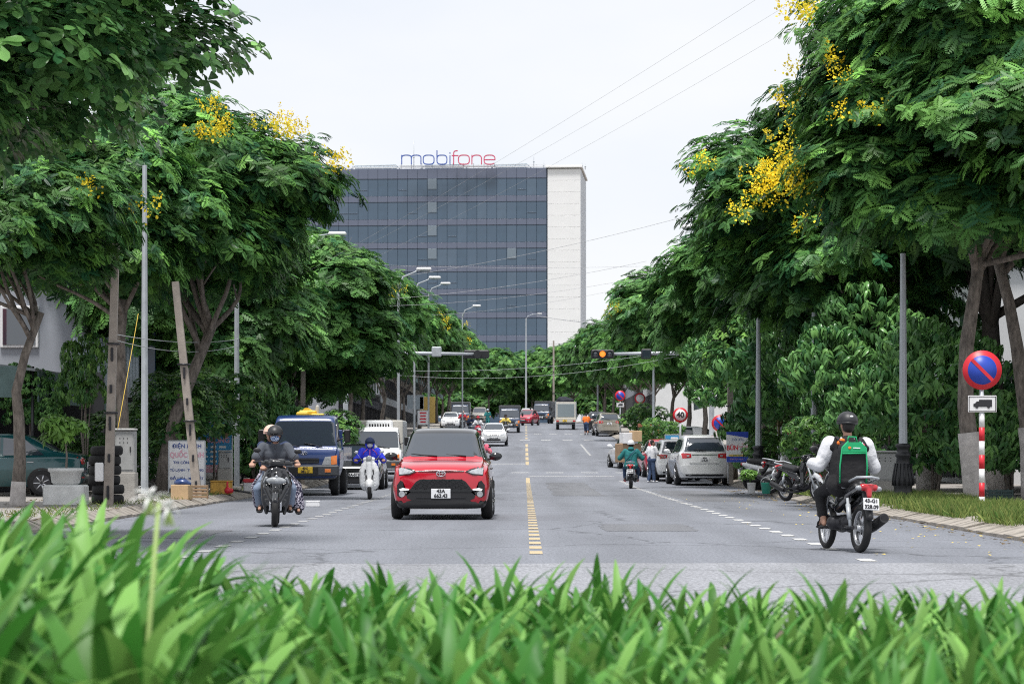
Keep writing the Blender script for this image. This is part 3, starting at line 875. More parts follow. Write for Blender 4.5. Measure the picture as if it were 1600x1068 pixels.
# crown kinds: radii, number of lobes, lobe size, bough set, lowest lobe direction
CR = {'nearA': ((5.6, 5.2, 4.6), 54, .29, 'near', -.85), 'nearB': ((4.6, 4.4, 3.7), 42, .32, 'near', -.85), 'smallA': ((3.3, 3.2, 1.7), 24, .36, 'near', -.6),
      'midA': ((4.5, 4.5, 3.6), 34, .34, 'far', -.9), 'midB': ((4.4, 4.6, 3.4), 34, .34, 'far', -.9), 'farA': ((4.6, 4.6, 3.7), 28, .37, 'far', -.9), 'farB': ((4.5, 4.7, 3.5), 28, .37, 'far', -.9),
      'almond': ((5.4, 4.8, 3.4), 62, .27, 'almond', -.9)}
def crown_lobes(kind, seed):
    Rr, nl, lobe, bs, low = CR[kind]; g = np.random.default_rng(seed); Rr = np.array(Rr)
    d = norm(g.normal(size=(nl * 6, 3))); d = d[d[:, 2] > low]
    C = []; 
    for q in d:                      # spread lobes so that dark gaps stay between them
        p = q * Rr * g.uniform(.40, .66)
        if all(np.linalg.norm(p - c) > .42 * lobe * Rr.mean() * 1.6 for c in C): C.append(p)
        if len(C) >= nl: break
    C = np.array(C + [np.zeros(3), np.array([0, 0, .3 * Rr[2]])]); rl = lobe * Rr.mean() * g.uniform(.68, 1.25, len(C)); rl[-2] = .5 * Rr.min(); rl[-1] = .45 * Rr.min()
    return C, rl, bs, g

def blossoms(seed, pts, n_each=80, r=.30):
    g = np.random.default_rng(seed); V = []; F = []; col = []
    for p in pts:
        for sp in range(3):          # upright spikes
            ax = norm(np.array([g.normal() * .5, g.normal() * .5, 1.0])); o = np.array(p) + g.normal(0, r * .55, 3) * np.array([1, 1, .4]); hh = r * g.uniform(.9, 1.9); tone = g.uniform(.2, 1)
            for i in range(n_each // 3):
                t = g.random(); c = o + ax * t * hh + g.normal(0, .085 * (1.15 - t), 3)
                s = g.uniform(.016, .042) * (1.1 - .5 * t); u = norm(g.normal(size=3)); w = norm(np.cross(u, g.normal(size=3))); b = len(V)
                V += [c + u * s, c + w * s, c - u * s, c - w * s]; F.append((b, b + 1, b + 2, b + 3)); q = np.clip(tone + g.normal(0, .2), 0, 1); col += [(q, g.uniform(.8, 1.15), 0)] * 4
    return np_mesh('blossom', np.array(V), np.array(F), MATS['petals'], np.array(col))

def limb_path(a, b, bend, g, n=6):
    a, b = Vector(a), Vector(b); pts = []
    off = Vector((g.uniform(-1, 1), g.uniform(-1, 1), 0)) * bend
    for i in range(n + 1):
        t = i / n; pts.append(a.lerp(b, t) + off * math.sin(math.pi * t) + Vector((g.uniform(-.03, .03), g.uniform(-.03, .03), 0)))
    return pts
def trunk_mesh(seed, path, r0, C, rl, crown_c, mat='bark', nl=9):
    """path: trunk points in tree space; limbs run from its top to the lobes of the crown"""
    g = random.Random(seed); mb = MB()
    rad = [r0 * (1.18 if i == 0 else 1) * (1 - .45 * i / (len(path) - 1)) for i in range(len(path))]
    mb.tube(path, rad, 12)
    top = Vector(path[-1]); rt = rad[-1]
    idx = list(range(len(C) - 1)); g.shuffle(idx)
    for j in idx[:nl]:
        tgt = Vector(C[j]) + Vector(crown_c); st = Vector(path[-2]).lerp(top, g.uniform(.3, 1.0))
        if tgt.z < st.z - .2: tgt.z = st.z + .3
        pp = limb_path(st, tgt, .35, g); mb.tube(pp, [rt * (.62 * (1 - .8 * i / 6) + .05) for i in range(7)], 8)
        for _ in range(2):
            m = pp[3 + g.randrange(3)]; e = tgt + Vector((g.uniform(-1, 1), g.uniform(-1, 1), g.uniform(.1, .9))) * rl[j]
            mb.tube(limb_path(m, e, .12, g, 4), [rt * .24, rt * .2, rt * .16, rt * .1, rt * .05], 6)
    return mb
def tree(label, key, x, y, crown_c, path, r0, name='flame_tree', scale=(1, 1, 1), rot=0., group=None, wash=0., bl=None, bark='bark', z=None, cat='tree', nl=9, blseed=1):
    z0 = (zg(y) + .12) if z is None else z
    root = empty(name, (x, y, z0), 0, label, cat, group)
    C, rl, bs, g = crown_lobes(key, int(abs(x) * 31 + y * 7))
    sc3 = np.array(scale); C = C * sc3; rl = rl * sc3.mean()
    W3 = []; crown = None
    for j in list(range(len(C) - 1, -1, -1)):
        me, ros = BO[bs][g.integers(len(BO[bs]))]; a_ = g.uniform(0, 6.28); k_ = rl[j] / 1.5
        tl = (g.uniform(-.18, .18), g.uniform(-.18, .18))
        if crown is None:
            crown = link('crown', me, root, tuple(C[j] + np.array(crown_c)), (0, 0, a_)); o_ = C[j].copy(); base_a = a_; crown.scale = (1, 1, 1)
        else:
            q = C[j] - o_; ca, sa = math.cos(-base_a), math.sin(-base_a)
            link('bough', me, crown, (q[0] * ca - q[1] * sa, q[0] * sa + q[1] * ca, q[2]), (tl[0], tl[1], a_ - base_a), (k_, k_, k_ * g.uniform(.85, 1.2)))
        ca, sa = math.cos(a_), math.sin(a_); rk = ros * k_
        W3.append(np.stack([rk[:, 0] * ca - rk[:, 1] * sa, rk[:, 0] * sa + rk[:, 1] * ca, rk[:, 2]], -1) + C[j] + np.array(crown_c) + np.array([x, y, z0]))
    W3 = np.vstack(W3)
    trunk_mesh(int(x * 10 + y), path, r0, C, rl, crown_c, nl=nl).build('trunk', MATS[bark], root)
    if wash:
        pts = []; 
        for i in range(5):
            t = wash * i / 4; k = 0
            while k < len(path) - 2 and path[k + 1][2] < t: k += 1
            a, b = Vector(path[k]), Vector(path[k + 1]); q = (t - a.z) / max(b.z - a.z, 1e-3); pts.append(a.lerp(b, max(0, q)))
        mb = MB(); mb.tube(pts, [r0 * 1.22 + .008, r0 * 1.14 + .008, r0 * 1.10 + .008, r0 * 1.07 + .008, r0 * 1.04 + .008], 12); mb.build('limewash_band', MATS['limewash'], root)
    if bl:
        pts = []
        px = VX + FPX * W3[:, 0] / W3[:, 1]; py = HY - FPX * (W3[:, 2] - CAMZ) / W3[:, 1]
        for (bx, by, rr, cnt) in bl:
            dist = np.hypot(px - bx, py - by); cand = np.where(dist < rr)[0]
            if len(cand) == 0: cand = np.argsort(dist)[:cnt]
            cand = cand[np.argsort(W3[cand, 1])][:cnt]
            pts += [tuple(W3[c] - np.array([x, y, z0]) + np.array([0, -.15, .08])) for c in cand]
        link('blossom', blossoms(blseed, pts), root)
    return root
def bent(g, h, lean=(0, 0), n=5):
    return [(lean[0] * (i / n) ** 1.3 + (g.uniform(-.06, .06) if i else 0), lean[1] * (i / n) ** 1.3 + (g.uniform(-.06, .06) if i else 0), h * i / n) for i in range(n + 1)]
g0 = random.Random(77)
# right row
tree('huge feathery flame tree with whitewashed trunk behind the no-parking sign', 'nearA', 9.1, 49, (1.0, -.5, 7.9), [(0, 0, 0), (-.12, 0, 1.1), (-.22, 0, 2.0), (-.2, 0, 3.2), (-.05, 0, 4.2), (.1, 0, 5.2)], .20, scale=(1.08, 1, 1.08), wash=1.45,
     bl=[(1225, 20, 45, 6), (1300, 110, 25, 3), (1330, 180, 25, 2), (1190, 165, 30, 3), (1185, 240, 45, 9), (1215, 310, 50, 9)], blseed=3)
tree('dark thick-trunked tree right behind the no-parking sign pole', 'nearB', 12.0, 62, (1.2, 0, 8.6), [(0, 0, 0), (0, 0, 1.2), (-.05, 0, 2.4), (-.1, 0, 3.6), (-.15, 0, 4.8)], .36, scale=(1.1, 1, 1), rot=2., wash=1.9, bark='bark_dark')
tree('forked pale-barked tree at the right edge of the picture', 'nearB', 10.95, 52.5, (1.8, 1.0, 8.8), [(0, 0, 0), (-.05, 0, 1.2), (-.2, 0, 2.4), (-.32, 0, 3.3), (-.5, 0, 4.3), (-.8, 0, 5.4)], .19, scale=(1, 1, 1), rot=4., wash=1.6, nl=6)
tree('leaning flame tree with yellow blossom behind the near lamp post', 'nearB', 10.6, 64, (-2.0, 0, 7.4), [(0, 0, 0), (-.1, 0, 1.4), (-.45, 0, 2.8), (-1.0, 0, 4.0), (-1.6, 0, 5.2)], .24, scale=(1.02, 1, 1.1), rot=1.2,
     bl=[(1180, 260, 60, 14), (1210, 320, 60, 12), (1090, 255, 30, 2), (1165, 350, 25, 2)], blseed=4, wash=1.2)
RY = [80, 91, 120, 134, 150, 168, 188, 210, 235, 262, 292]
for i, yy in enumerate(RY):
    k = 'mid' if yy < 125 else 'far'; k += 'AB'[i % 2]
    h = 5.5 + (1.0 if i > 1 else 0) + g0.uniform(-.3, .4)
    tree('%s round-crowned tree beyond the silver suv along the right kerb' % ['first', 'second', 'third', 'fourth', 'fifth', 'sixth', 'seventh', 'eighth', 'ninth', 'tenth', 'eleventh'][i], k, 8.6 + (.6 if i == 0 else 0) + g0.uniform(-.3, .4), yy, (-.4, 0, h + (.9 if i < 2 else 0)), bent(g0, 3.4, (g0.uniform(-.3, .3), 0)), .17, nl=5, rot=g0.uniform(0, 6.28), scale=(g0.uniform(.92, 1.08),) * 2 + (g0.uniform(.88, 1.02) * (.90 if i < 2 else 1),), group='street trees along the right kerb', wash=1.2 if i < 2 else 0,
         bl=[(940, 475, 30, 2), (925, 505, 20, 1)] if i == 2 else None)
# left row
tree('small flat-crowned tree with forked trunk beside the green sedan', 'smallA', -9.6, 46, (-.6, 0, 5.15), [(0, 0, 0), (.05, 0, .9), (.03, 0, 1.7), (-.02, 0, 2.2), (.15, 0, 2.9), (.45, 0, 3.7)], .125, wash=.5, bl=[(160, 318, 20, 1), (345, 320, 20, 1)])
tree('big flame tree leaning over the road above the white repair sign', 'nearB', -8.9, 60, (.3, 0, 7.0), [(0, 0, 0), (.05, 0, .9), (.3, 0, 2.0), (.75, 0, 3.1), (1.2, 0, 4.2)], .21, rot=.7, scale=(.93, 1, .95),
     bl=[(440, 200, 30, 6), (465, 200, 30, 4), (350, 185, 30, 5), (330, 208, 25, 3), (522, 255, 25, 4)], blseed=6)
tree('straight grey-trunked flame tree beside the tall lamp post', 'nearB', -9.3, 56.5, (-1.0, .6, 6.5), [(0, 0, 0), (-.02, 0, 1.2), (-.06, 0, 2.4), (-.1, 0, 3.6), (0, 0, 4.6)], .17, rot=3.1, scale=(.78, .9, .72), wash=.0)
tree('dense bright green tree overhanging the blue truck', 'midA', -8.4, 82, (.8, 0, 5.4), bent(g0, 3.2, (.5, 0)), .22, rot=.4, scale=(1, 1, 1.0))
LY = [72, 95, 120, 132, 146, 161, 178, 197, 218, 242, 268, 298]
for i, yy in enumerate(LY):
    k = ('mid' if yy < 125 else 'far') + 'BA'[i % 2]
    bl = {2: [(630, 455, 30, 4), (640, 470, 25, 2)], 4: [(715, 490, 30, 3), (722, 525, 20, 2)], 7: [(800, 515, 30, 4)]}.get(i)
    tree('%s spreading flame tree in the left kerbside row past the white repair sign' % ['first', 'second', 'third', 'fourth', 'fifth', 'sixth', 'seventh', 'eighth', 'ninth', 'tenth', 'eleventh', 'twelfth'][i], k, -8.8 + g0.uniform(-.3, .3), yy, (0 if i else -.8, 0, (5.2 if i < 1 else 6.9) + g0.uniform(-.2, .5)), bent(g0, 3.2, (g0.uniform(-.3, .4), 0)), .17, nl=5, rot=g0.uniform(0, 6.28),
         scale=(g0.uniform(.95, 1.1),) * 2 + (g0.uniform(.9, 1.08),), group='street trees along the left kerb', bl=bl, blseed=9 + i)
# trees that close the street
for i, (x, yy, s) in enumerate(((-5, 335, 1.2), (1, 345, 1.25), (6.5, 328, 1.15), (11, 340, 1.2), (-11, 325, 1.1), (15.5, 318, 1.1), (-17, 318, 1.2), (21, 300, 1.1))):
    tree('%s tree in the clump that closes the far street end' % ['leftmost but two', 'fourth', 'fifth', 'sixth', 'leftmost but one', 'seventh', 'leftmost', 'rightmost'][i], 'far' + 'AB'[i % 2], x, yy, (0, 0, 6.6), bent(g0, 3.4), .2, rot=i * 1.3, scale=(s, s, s), group='trees closing the street end')
for i, x in enumerate((-14, -10, -6, -2, 2, 6, 10, 14, 18, 22)):
    tree('%s low bushy tree in the hedge below the clump at the far street end' % ['first', 'second', 'third', 'fourth', 'fifth', 'sixth', 'seventh', 'eighth', 'ninth', 'tenth'][i], 'farB', x, 352 + (i % 3), (0, 0, 2.9), bent(g0, 1.6), .15, name='bushy_tree', rot=i * .9, scale=(.75, .75, .72), group='low trees of the hedge at the street end', nl=3)
# almond tree: upper left corner, trunk outside the picture
tree('broad-leaved almond tree whose layered boughs fill the upper left corner', 'almond', -9.8, 30, (1.7, 0, 7.0), [(0, 0, 0), (.05, 0, 1.5), (.15, 0, 3), (.3, 0, 4.6), (.5, 0, 6.4)], .24, name='almond_tree', nl=16, scale=(1.02, 1, 1.02))
# shrubs and small trees behind the pavements
SH = {}
SH['a'] = crown_mesh('foliage', 41, (1.5, 1.4, 1.2), 16, 600, 8, .155, leaf_template(.2, 'lance', droop=.5), 'shrubleaf', young=.28, droop=.5, lobe=.45)
SH['b'] = crown_mesh('foliage', 42, (1.7, 1.6, 1.7), 18, 760, 8, .145, leaf_template(.26, 'oval', droop=.3), 'shrubleaf', young=.22, lobe=.45)
SH['c'] = crown_mesh('foliage', 43, (2.2, 2.0, 2.2), 22, 1100, 8, .19, leaf_template(.2, 'lance', droop=.7), 'broadleaf', young=.25, droop=.9, lobe=.42)
SH['pot'] = crown_mesh('foliage', 44, (.42, .42, .45), 9, 90, 7, .16, leaf_template(.2, 'lance', droop=.5), 'shrubleaf', young=.75, droop=.5, lobe=.5)
def shrub(label, key, x, y, zc, scale=1., rot=0., h=None, cat='shrub', name='shrub', stem=.04, group=None):
    z0 = zg(y) + .13
    root = empty(name, (x, y, z0), 0, label, cat, group)
    s = scale if not isinstance(scale, (int, float)) else (scale,) * 3
    link('foliage', SH[key], root, (0, 0, zc), (0, 0, rot), s)
    g = random.Random(int(x * 7 + y)); mb = MB()
    for k in range(4):
        e = (g.uniform(-.5, .5) * s[0], g.uniform(-.5, .5) * s[0], zc + g.uniform(0, .4)); mb.tube(limb_path((g.uniform(-.08, .08), g.uniform(-.08, .08), -.05), e, .1, g, 4), [stem, stem * .9, stem * .75, stem * .6, stem * .3], 6)
    mb.build('stem', MATS['bark'], root)
    return root
shrub('rounded leafy shrub between the tall lamp post and the leaning pole', 'b', *[PX(265, 60), 61], 2.0, (.8, .8, .8))
shrub('leafy shrub hanging over the blue hair salon sign', 'b', PX(325, 62), 63.5, 2.3, (.75, .8, .72), 1.)
shrub('bright spindly young tree in front of the pale shophouse wall', 'a', PX(125, 58), 58.5, 3.0, (.55, .5, 1.0), 2., stem=.025)
shrub('low bush behind the green sedan boot', 'a', PX(95, 60), 60.5, .9, (.7, .7, .6), 2.6)
shrub('bush at the foot of the pale shophouse near the utility cabinet', 'b', PX(185, 62), 63, 1.3, (.8, .8, .8), 3)
shrub('dark bush at the far left edge under the stall awning', 'c', PX(5, 57), 59.5, 2.3, (.5, .5, .45), .4)
for i, (px, Y, zc, s, k) in enumerate(((430, 88, 1.6, 1.0, 'b'), (465, 76, 1.2, .7, 'a'), (395, 72, 1.5, .9, 'c'), (505, 92, 1.4, .9, 'b'))):
    shrub('%s green bush in the gap behind the blue truck' % ['broad', 'low', 'dark drooping', 'far'][i], k, PX(px, Y), Y, zc, s, i * 1.4)
rs = [('c', 1462, 55, 1.9, 1.05, 'big glossy mango-like shrub between the lamp post and the whitewashed trunk'), ('c', 1335, 61, 3.0, 1.1, 'tall glossy shrub above the motorcyclist helmet'), ('c', 1250, 68, 3.4, 1.25, 'pale drooping shrub tree right of the dry palm'),
      ('b', 1195, 78, 4.4, 1.15, 'light green creeper-hung tree above the no-parking disc'), ('c', 1150, 88, 3.9, 1.0, 'green drooping shrub left of the striped no-parking disc'), ('b', 1530, 68, 2.0, 1.1, 'dark shrub behind the thick dark trunk'),
      ('a', 1285, 56, 1.2, .75, 'low leafy bush behind the parked black motorbike'), ('b', 1212, 68, 1.0, .55, 'low clipped bush beside the decorated lamp foot'), ('a', 1176, 90, .7, .5, 'low bush under the noodle shop board'),
      ('c', 1400, 66, 4.0, 1.2, 'tall dark shrub behind the near lamp post'), ('b', 1580, 58, 1.5, .8, 'bush at the right picture edge behind the crate'), ('b', 1098, 97, .9, .5, 'bush beside the forty speed sign post'), ('a', 1030, 110, 1.5, .8, 'orange-tinged bush above the white parked car'),
      ('b', 1010, 140, 1.6, .9, 'small far bush beside the brick planter'), ('c', 1225, 82, 1.8, 1.1, 'dark shrub in the shade under the drooping tree'), ('c', 1320, 76, 1.8, 1.2, 'dark shrub in the shade behind the motorcyclist')]
for i, (k, px, Y, zc, s, lab) in enumerate(rs): shrub(lab, k, PX(px, Y), Y, zc, s, i * 1.1)
# verge grass, right
def grass(name, label, n, region, seed, h=(.08, .22)):
    g = np.random.default_rng(seed)
    x = g.uniform(region[0], region[1], n); yy = g.uniform(region[2], region[3], n)
    m = np.sin(yy * 1.1 + np.sin(yy * .37) * 2) + .6 * np.sin(yy * 3.1 + x * 4) + g.normal(0, .5, n) > -.15; x, yy = x[m], yy[m]; n = len(x)
    a = g.uniform(0, 6.28, n); hh = g.uniform(h[0], h[1], n); w = g.uniform(.003, .006, n); le = g.normal(0, .045, (n, 2))
    z = np.array([zg(q) for q in yy]) + .14
    ux, uy = np.cos(a) * w, np.sin(a) * w
    A = np.stack([x - ux, yy - uy, z], -1); B = np.stack([x + ux, yy + uy, z], -1)
    C = np.stack([x + le[:, 0] * .5 + ux * .7, yy + le[:, 1] * .5 + uy * .7, z + hh * .6], -1); D = np.stack([x + le[:, 0] * 1.3, yy + le[:, 1] * 1.3, z + hh], -1)
    V = np.stack([A, B, C, D], 1).reshape(-1, 3); F = np.arange(n * 4).reshape(-1, 4)
    col = np.zeros((n, 4, 3)); col[:, :, 0] = g.random(n)[:, None]; col[:, :, 1] = g.uniform(.8, 1.2, n)[:, None]
    tag(link(name, np_mesh(name, V, F, MATS['grassblade'], col.reshape(-1, 3))), label, 'grass', kind='stuff')
grass('verge_grass', 'rough green grass on the verge along the right kerb', 75000, (6.72, 8.9, 30, 72), 5, (.05, .26))
grass('pavement_weeds', 'sparse weeds along the left pavement edge', 2500, (-8.6, -7.35, 36, 70), 6, (.04, .12))

def litter(name, label, n, region, seed):
    g = np.random.default_rng(seed); V = []; F = []; col = []
    for i in range(n):
        x, yy = g.uniform(region[0], region[1]), g.uniform(region[2], region[3]); r = g.uniform(.015, .05); a = g.uniform(0, 6.28); b = len(V); z = zg(yy) + region[4]
        for q, k in enumerate((1.4, .6, 1.4, .6)): V.append((x + r * k * math.cos(a + q * 1.57), yy + r * k * math.sin(a + q * 1.57), z + g.uniform(.004, .03)))
        F.append((b, b + 1, b + 2, b + 3)); col += [(g.random(), g.uniform(.5, 1.2), 0)] * 4
    tag(link(name, np_mesh(name, np.array(V), np.array(F), MATS['dead_leaf'], np.array(col))), label, 'leaf litter', kind='stuff')
leaf_mat('dead_leaf', (.10, .07, .04), (.34, .26, .12), .8, .15)
litter('leaf_litter', 'brown fallen leaves scattered on the left pavement', 900, (-11, -7.2, 34, 80, .15), 11)
litter('gutter_litter', 'dry leaves lying in the right gutter and kerb', 700, (5.9, 7.3, 30, 75, .02), 12)
# ---------------------------------------------------------------- vehicles
def crm(ctrl, t_vals):
    """catmull-rom through rows of ctrl at parameters 0..n-1"""
    c = np.asarray(ctrl, float); n = len(c); out = []
    for t in t_vals:
        i = min(int(t), n - 2); f = t - i
        p0, p1, p2, p3 = c[max(i - 1, 0)], c[i], c[i + 1], c[min(i + 2, n - 1)]
        m1, m2 = (p2 - p0) * .5 * .8, (p3 - p1) * .5 * .8
        f2, f3 = f * f, f * f * f
        out.append((2 * f3 - 3 * f2 + 1) * p1 + (f3 - 2 * f2 + f) * m1 + (-2 * f3 + 3 * f2) * p2 + (f3 - f2) * m2)
    return np.array(out)
def shell(stations, sub=4, matfn=None, scale=(1, 1, 1)):
    """closed car body from cross-sections (y, zb, zbelt, ztop, wb, wm, wbelt, wtop)"""
    st = np.array(stations, float)
    n = len(st); T = np.linspace(0, n - 1, (n - 1) * sub + 1)
    S = crm(st, T)
    half = []
    for (y, zb, zl, zt, wb, wm, wl_, wt) in S:
        h = zl - zb
        ring = [(0, zb), (wb * .6, zb), (wb * .93, zb + .012), (wb, zb + .07), (wb * .4 + wm * .6, zb + h * .28), (wm, zb + h * .58), (wm * .45 + wl_ * .55, zb + h * .85), (wl_, zl), (wl_ * .97, zl + .012),
                (wl_ * .93 * .62 + wt * .38, zl + (zt - zl) * .40), (wl_ * .93 * .25 + wt * .75, zl + (zt - zl) * .76), (wt * .97, zt - .045 * min(1, (zt - zl) / .2)), (wt * .84, zt - .012), (wt * .45, zt), (0, zt + .004)]
        half.append(ring)
    H = np.array(half); nr = H.shape[1]
    tv = np.linspace(0, nr - 1, (nr - 1) * 2 + 1)
    H2 = np.array([crm(h, tv) for h in H]); H2[:, 0, 0] = 0; H2[:, -1, 0] = 0
    rows = []
    for i, y in enumerate(S[:, 0]):
        r = [(x, y, z) for x, z in H2[i]]; r += [(-x, y, z) for x, z in H2[i][-2:0:-1]]
        rows.append(r)
    m = len(rows[0]); mb = MB()
    V = [(p[0] * scale[0], p[1] * scale[1], p[2] * scale[2]) for r in rows for p in r]; F = []
    for i in range(len(rows) - 1):
        for k in range(m):
            k2 = (k + 1) % m; F.append((i * m + k, i * m + k2, (i + 1) * m + k2, (i + 1) * m + k))
    F.append(list(range(m))[::-1]); F.append([(len(rows) - 1) * m + k for k in range(m)])
    mb.add(V, F, True)
    if matfn:
        for j, f in enumerate(mb.f):
            c = np.mean([mb.v[i] for i in f], axis=0); mb.m[j] = matfn(c)
    return mb
class Proj:
    """lays trim onto a body: outlines drawn in front (x,z) or side (y,z) view, pushed on to the skin"""
    def __init__(s, mb): s.bvh = BVHTree.FromPolygons([Vector(v) for v in mb.v], mb.f)
    def patch(s, name, poly, axis, mats, parent, off=.006, cuts=3, depth=.03, far=6., smooth=True):
        """axis: '+y' front, '-y' rear, '+x', '-x' sides"""
        bm = bmesh.new()
        sg = 1 if axis[0] == '+' else -1; ax = axis[1]
        def q(a, b): return Vector((a, sg * far, b)) if ax == 'y' else Vector((sg * far, a, b))
        f = bm.faces.new([bm.verts.new(q(a, b)) for a, b in poly])
        bmesh.ops.triangulate(bm, faces=[f])
        bmesh.ops.subdivide_edges(bm, edges=bm.edges[:], cuts=cuts, use_grid_fill=True)
        d = Vector((0, -sg, 0)) if ax == 'y' else Vector((-sg, 0, 0))
        last = None; miss = []
        for v in bm.verts:
            h = s.bvh.ray_cast(v.co, d)
            if h[0] is None: miss.append(v); continue
            v.co = h[0] - d * off; last = v.co.copy()
        if last is None: bm.free(); return None
        for v in miss:
            h = s.bvh.find_nearest(Vector((v.co.x, last.y, v.co.z)) if ax == 'y' else Vector((last.x, v.co.y, v.co.z)))
            if ax == 'y': v.co.y = h[0].y - d.y * off
            else: v.co.x = h[0].x - d.x * off
        be = [e for e in bm.edges if e.is_boundary]
        r = bmesh.ops.extrude_edge_only(bm, edges=be)
        for g in r['geom']:
            if isinstance(g, bmesh.types.BMVert): g.co += d * (depth + off)
        bmesh.ops.recalc_face_normals(bm, faces=bm.faces[:])
        bmesh.ops.split_edges(bm, edges=be)
        me = bpy.data.meshes.new(name); bm.to_mesh(me); bm.free()
        me.materials.append(MATS[mats])
        if smooth: me.polygons.foreach_set('use_smooth', [True] * len(me.polygons))
        # keep outward normals
        return link(name, me, parent)
    def at(s, a, b, axis, far=6.):
        sg = 1 if axis[0] == '+' else -1
        o, d = (Vector((a, sg * far, b)), Vector((0, -sg, 0))) if axis[1] == 'y' else (Vector((sg * far, a, b)), Vector((-sg, 0, 0)))
        h = s.bvh.ray_cast(o, d)
        return h[0] if h[0] is not None else Vector((a, sg * 2, b))
def mirror(poly): return [(-a, b) for a, b in poly][::-1]
def rect(x0, x1, z0, z1, c=.0):
    if not c: return [(x0, z0), (x1, z0), (x1, z1), (x0, z1)]
    return [(x0 + c, z0), (x1 - c, z0), (x1, z0 + c), (x1, z1 - c), (x1 - c, z1), (x0 + c, z1), (x0, z1 - c), (x0, z0 + c)]
def circ(cx, cz, r, n=14, sx=1.): return [(cx + r * sx * math.cos(6.2832 * i / n), cz + r * math.sin(6.2832 * i / n)) for i in range(n)]

_wheels = {}
def wheel(parent, x, y, r, w, spokes=7, rim_mat='alloy'):
    key = (round(r, 3), round(w, 3), spokes, rim_mat)
    if key not in _wheels:
        mb = MB(); h = w / 2; ri = r * .66
        mb.lathe([(ri, -h * .9), (r * .88, -h), (r * .97, -h * .8), (r, -h * .45), (r, h * .45), (r * .97, h * .8), (r * .88, h), (ri, h * .9), (ri, -h * .9)], 32, axis='x')
        ty = mb.mesh('tyre', MATS['rubber'])
        mb = MB(); mb.lathe([(ri, h * .92), (ri * .95, h * .88), (ri * .93, h * .82), (.01, h * .80)], 28, axis='x'); mb.lathe([(ri, -h * .92), (ri * .95, -h * .88), (ri * .93, -h * .82), (.01, -h * .80)], 28, axis='x')
        mb.lathe([(.001, h * 1.02), (r * .13, h * 1.0), (r * .15, h * .8)], 14, axis='x'); mb.lathe([(.001, -h * 1.02), (r * .13, -h * 1.0), (r * .15, -h * .8)], 14, axis='x')
        mb.cur = 1
        for k in range(spokes):
            a = 6.2832 * k / spokes
            for sg in (1, -1):
                mb.tube([(sg * h * .88, math.cos(a) * r * .1, math.sin(a) * r * .1), (sg * h * .90, math.cos(a) * ri * .95, math.sin(a) * ri * .95)], [r * .075, r * .06], 6)
        rm = mb.mesh('rim', [MATS['dark_metal'], MATS[rim_mat]])
        _wheels[key] = (ty, rm)
    ty, rm = _wheels[key]
    o = link('wheel', ty, parent, (x, y, r)); link('rim', rm, o)
    return o
def plate(parent, pos, w, h, lines, front=True, mat='plate_white', size=None, tilt=0.):
    mb = MB(); mb.box((0, 0, 0), (w, .014, h), .004)
    o = mb.build('number_plate', MATS[mat], parent, pos, (tilt, 0, 0 if front is False else math.pi))
    size = size or h / len(lines) * 1.05
    for i, t in enumerate(lines):
        z = h / 2 - h * (i + .5) / len(lines)
        me = text_mesh(t, size, MATS['ink'], .002, bold=.004 * size / .1)
        link('lettering', me, o, (0, -.009, z), (R(90), 0, 0))
    return o

SUV = [(-2.00, .34, .80, .92, .60, .70, .68, .56), (-1.96, .26, .95, 1.12, .72, .80, .77, .64), (-1.86, .22, 1.00, 1.32, .76, .84, .80, .62), (-1.66, .20, 1.00, 1.52, .78, .85, .815, .585), (-1.40, .20, .99, 1.585, .78, .85, .82, .585), (-.7, .20, .98, 1.61, .78, .847, .82, .59), (-.1, .20, .97, 1.60, .78, .847, .82, .585), (.28, .20, .965, 1.545, .78, .847, .82, .575),
       (.62, .20, .96, 1.33, .78, .847, .82, .61), (1.00, .20, .95, 1.075, .78, .847, .815, .69), (1.10, .20, .945, 1.045, .78, .847, .81, .69), (1.5, .20, .92, 1.01, .78, .847, .81, .69), (1.78, .19, .86, .955, .77, .84, .795, .68), (1.92, .20, .80, .90, .74, .80, .765, .64), (1.985, .24, .72, .845, .66, .735, .71, .58)]
SEDAN = [(-2.2, .36, .78, .86, .58, .68, .66, .54), (-2.14, .27, .86, .95, .70, .78, .75, .62), (-1.95, .21, .90, 1.01, .75, .83, .79, .66), (-1.62, .19, .91, 1.06, .77, .85, .81, .66), (-1.45, .19, .91, 1.12, .77, .85, .81, .63), (-.92, .19, .91, 1.40, .77, .85, .81, .55), (-.4, .19, .90, 1.465, .77, .85, .81, .55), (.1, .19, .89, 1.44, .77, .85, .81, .55),
         (.45, .19, .88, 1.29, .77, .85, .81, .58), (.92, .19, .865, 1.0, .77, .85, .81, .67), (1.05, .19, .86, .965, .77, .85, .805, .68), (1.6, .19, .81, .90, .76, .845, .79, .67), (1.95, .19, .74, .83, .74, .82, .765, .64), (2.12, .2, .66, .755, .69, .76, .715, .58), (2.19, .26, .58, .68, .6, .67, .64, .5)]
HATCH = [(-1.9, .36, .80, .92, .58, .68, .66, .54), (-1.85, .27, .92, 1.10, .70, .78, .75, .60), (-1.72, .21, .94, 1.28, .74, .82, .78, .58), (-1.5, .19, .94, 1.43, .76, .84, .80, .55), (-1.0, .19, .93, 1.51, .76, .84, .80, .55), (-.3, .19, .91, 1.52, .76, .84, .80, .55), (.15, .19, .90, 1.46, .76, .84, .80, .55),
         (.55, .19, .89, 1.26, .76, .84, .80, .58), (1.0, .19, .87, 1.0, .76, .84, .80, .66), (1.1, .19, .86, .97, .76, .84, .79, .67), (1.5, .19, .80, .89, .75, .83, .775, .65), (1.75, .2, .71, .80, .70, .77, .73, .6), (1.84, .26, .62, .71, .6, .68, .66, .52)]
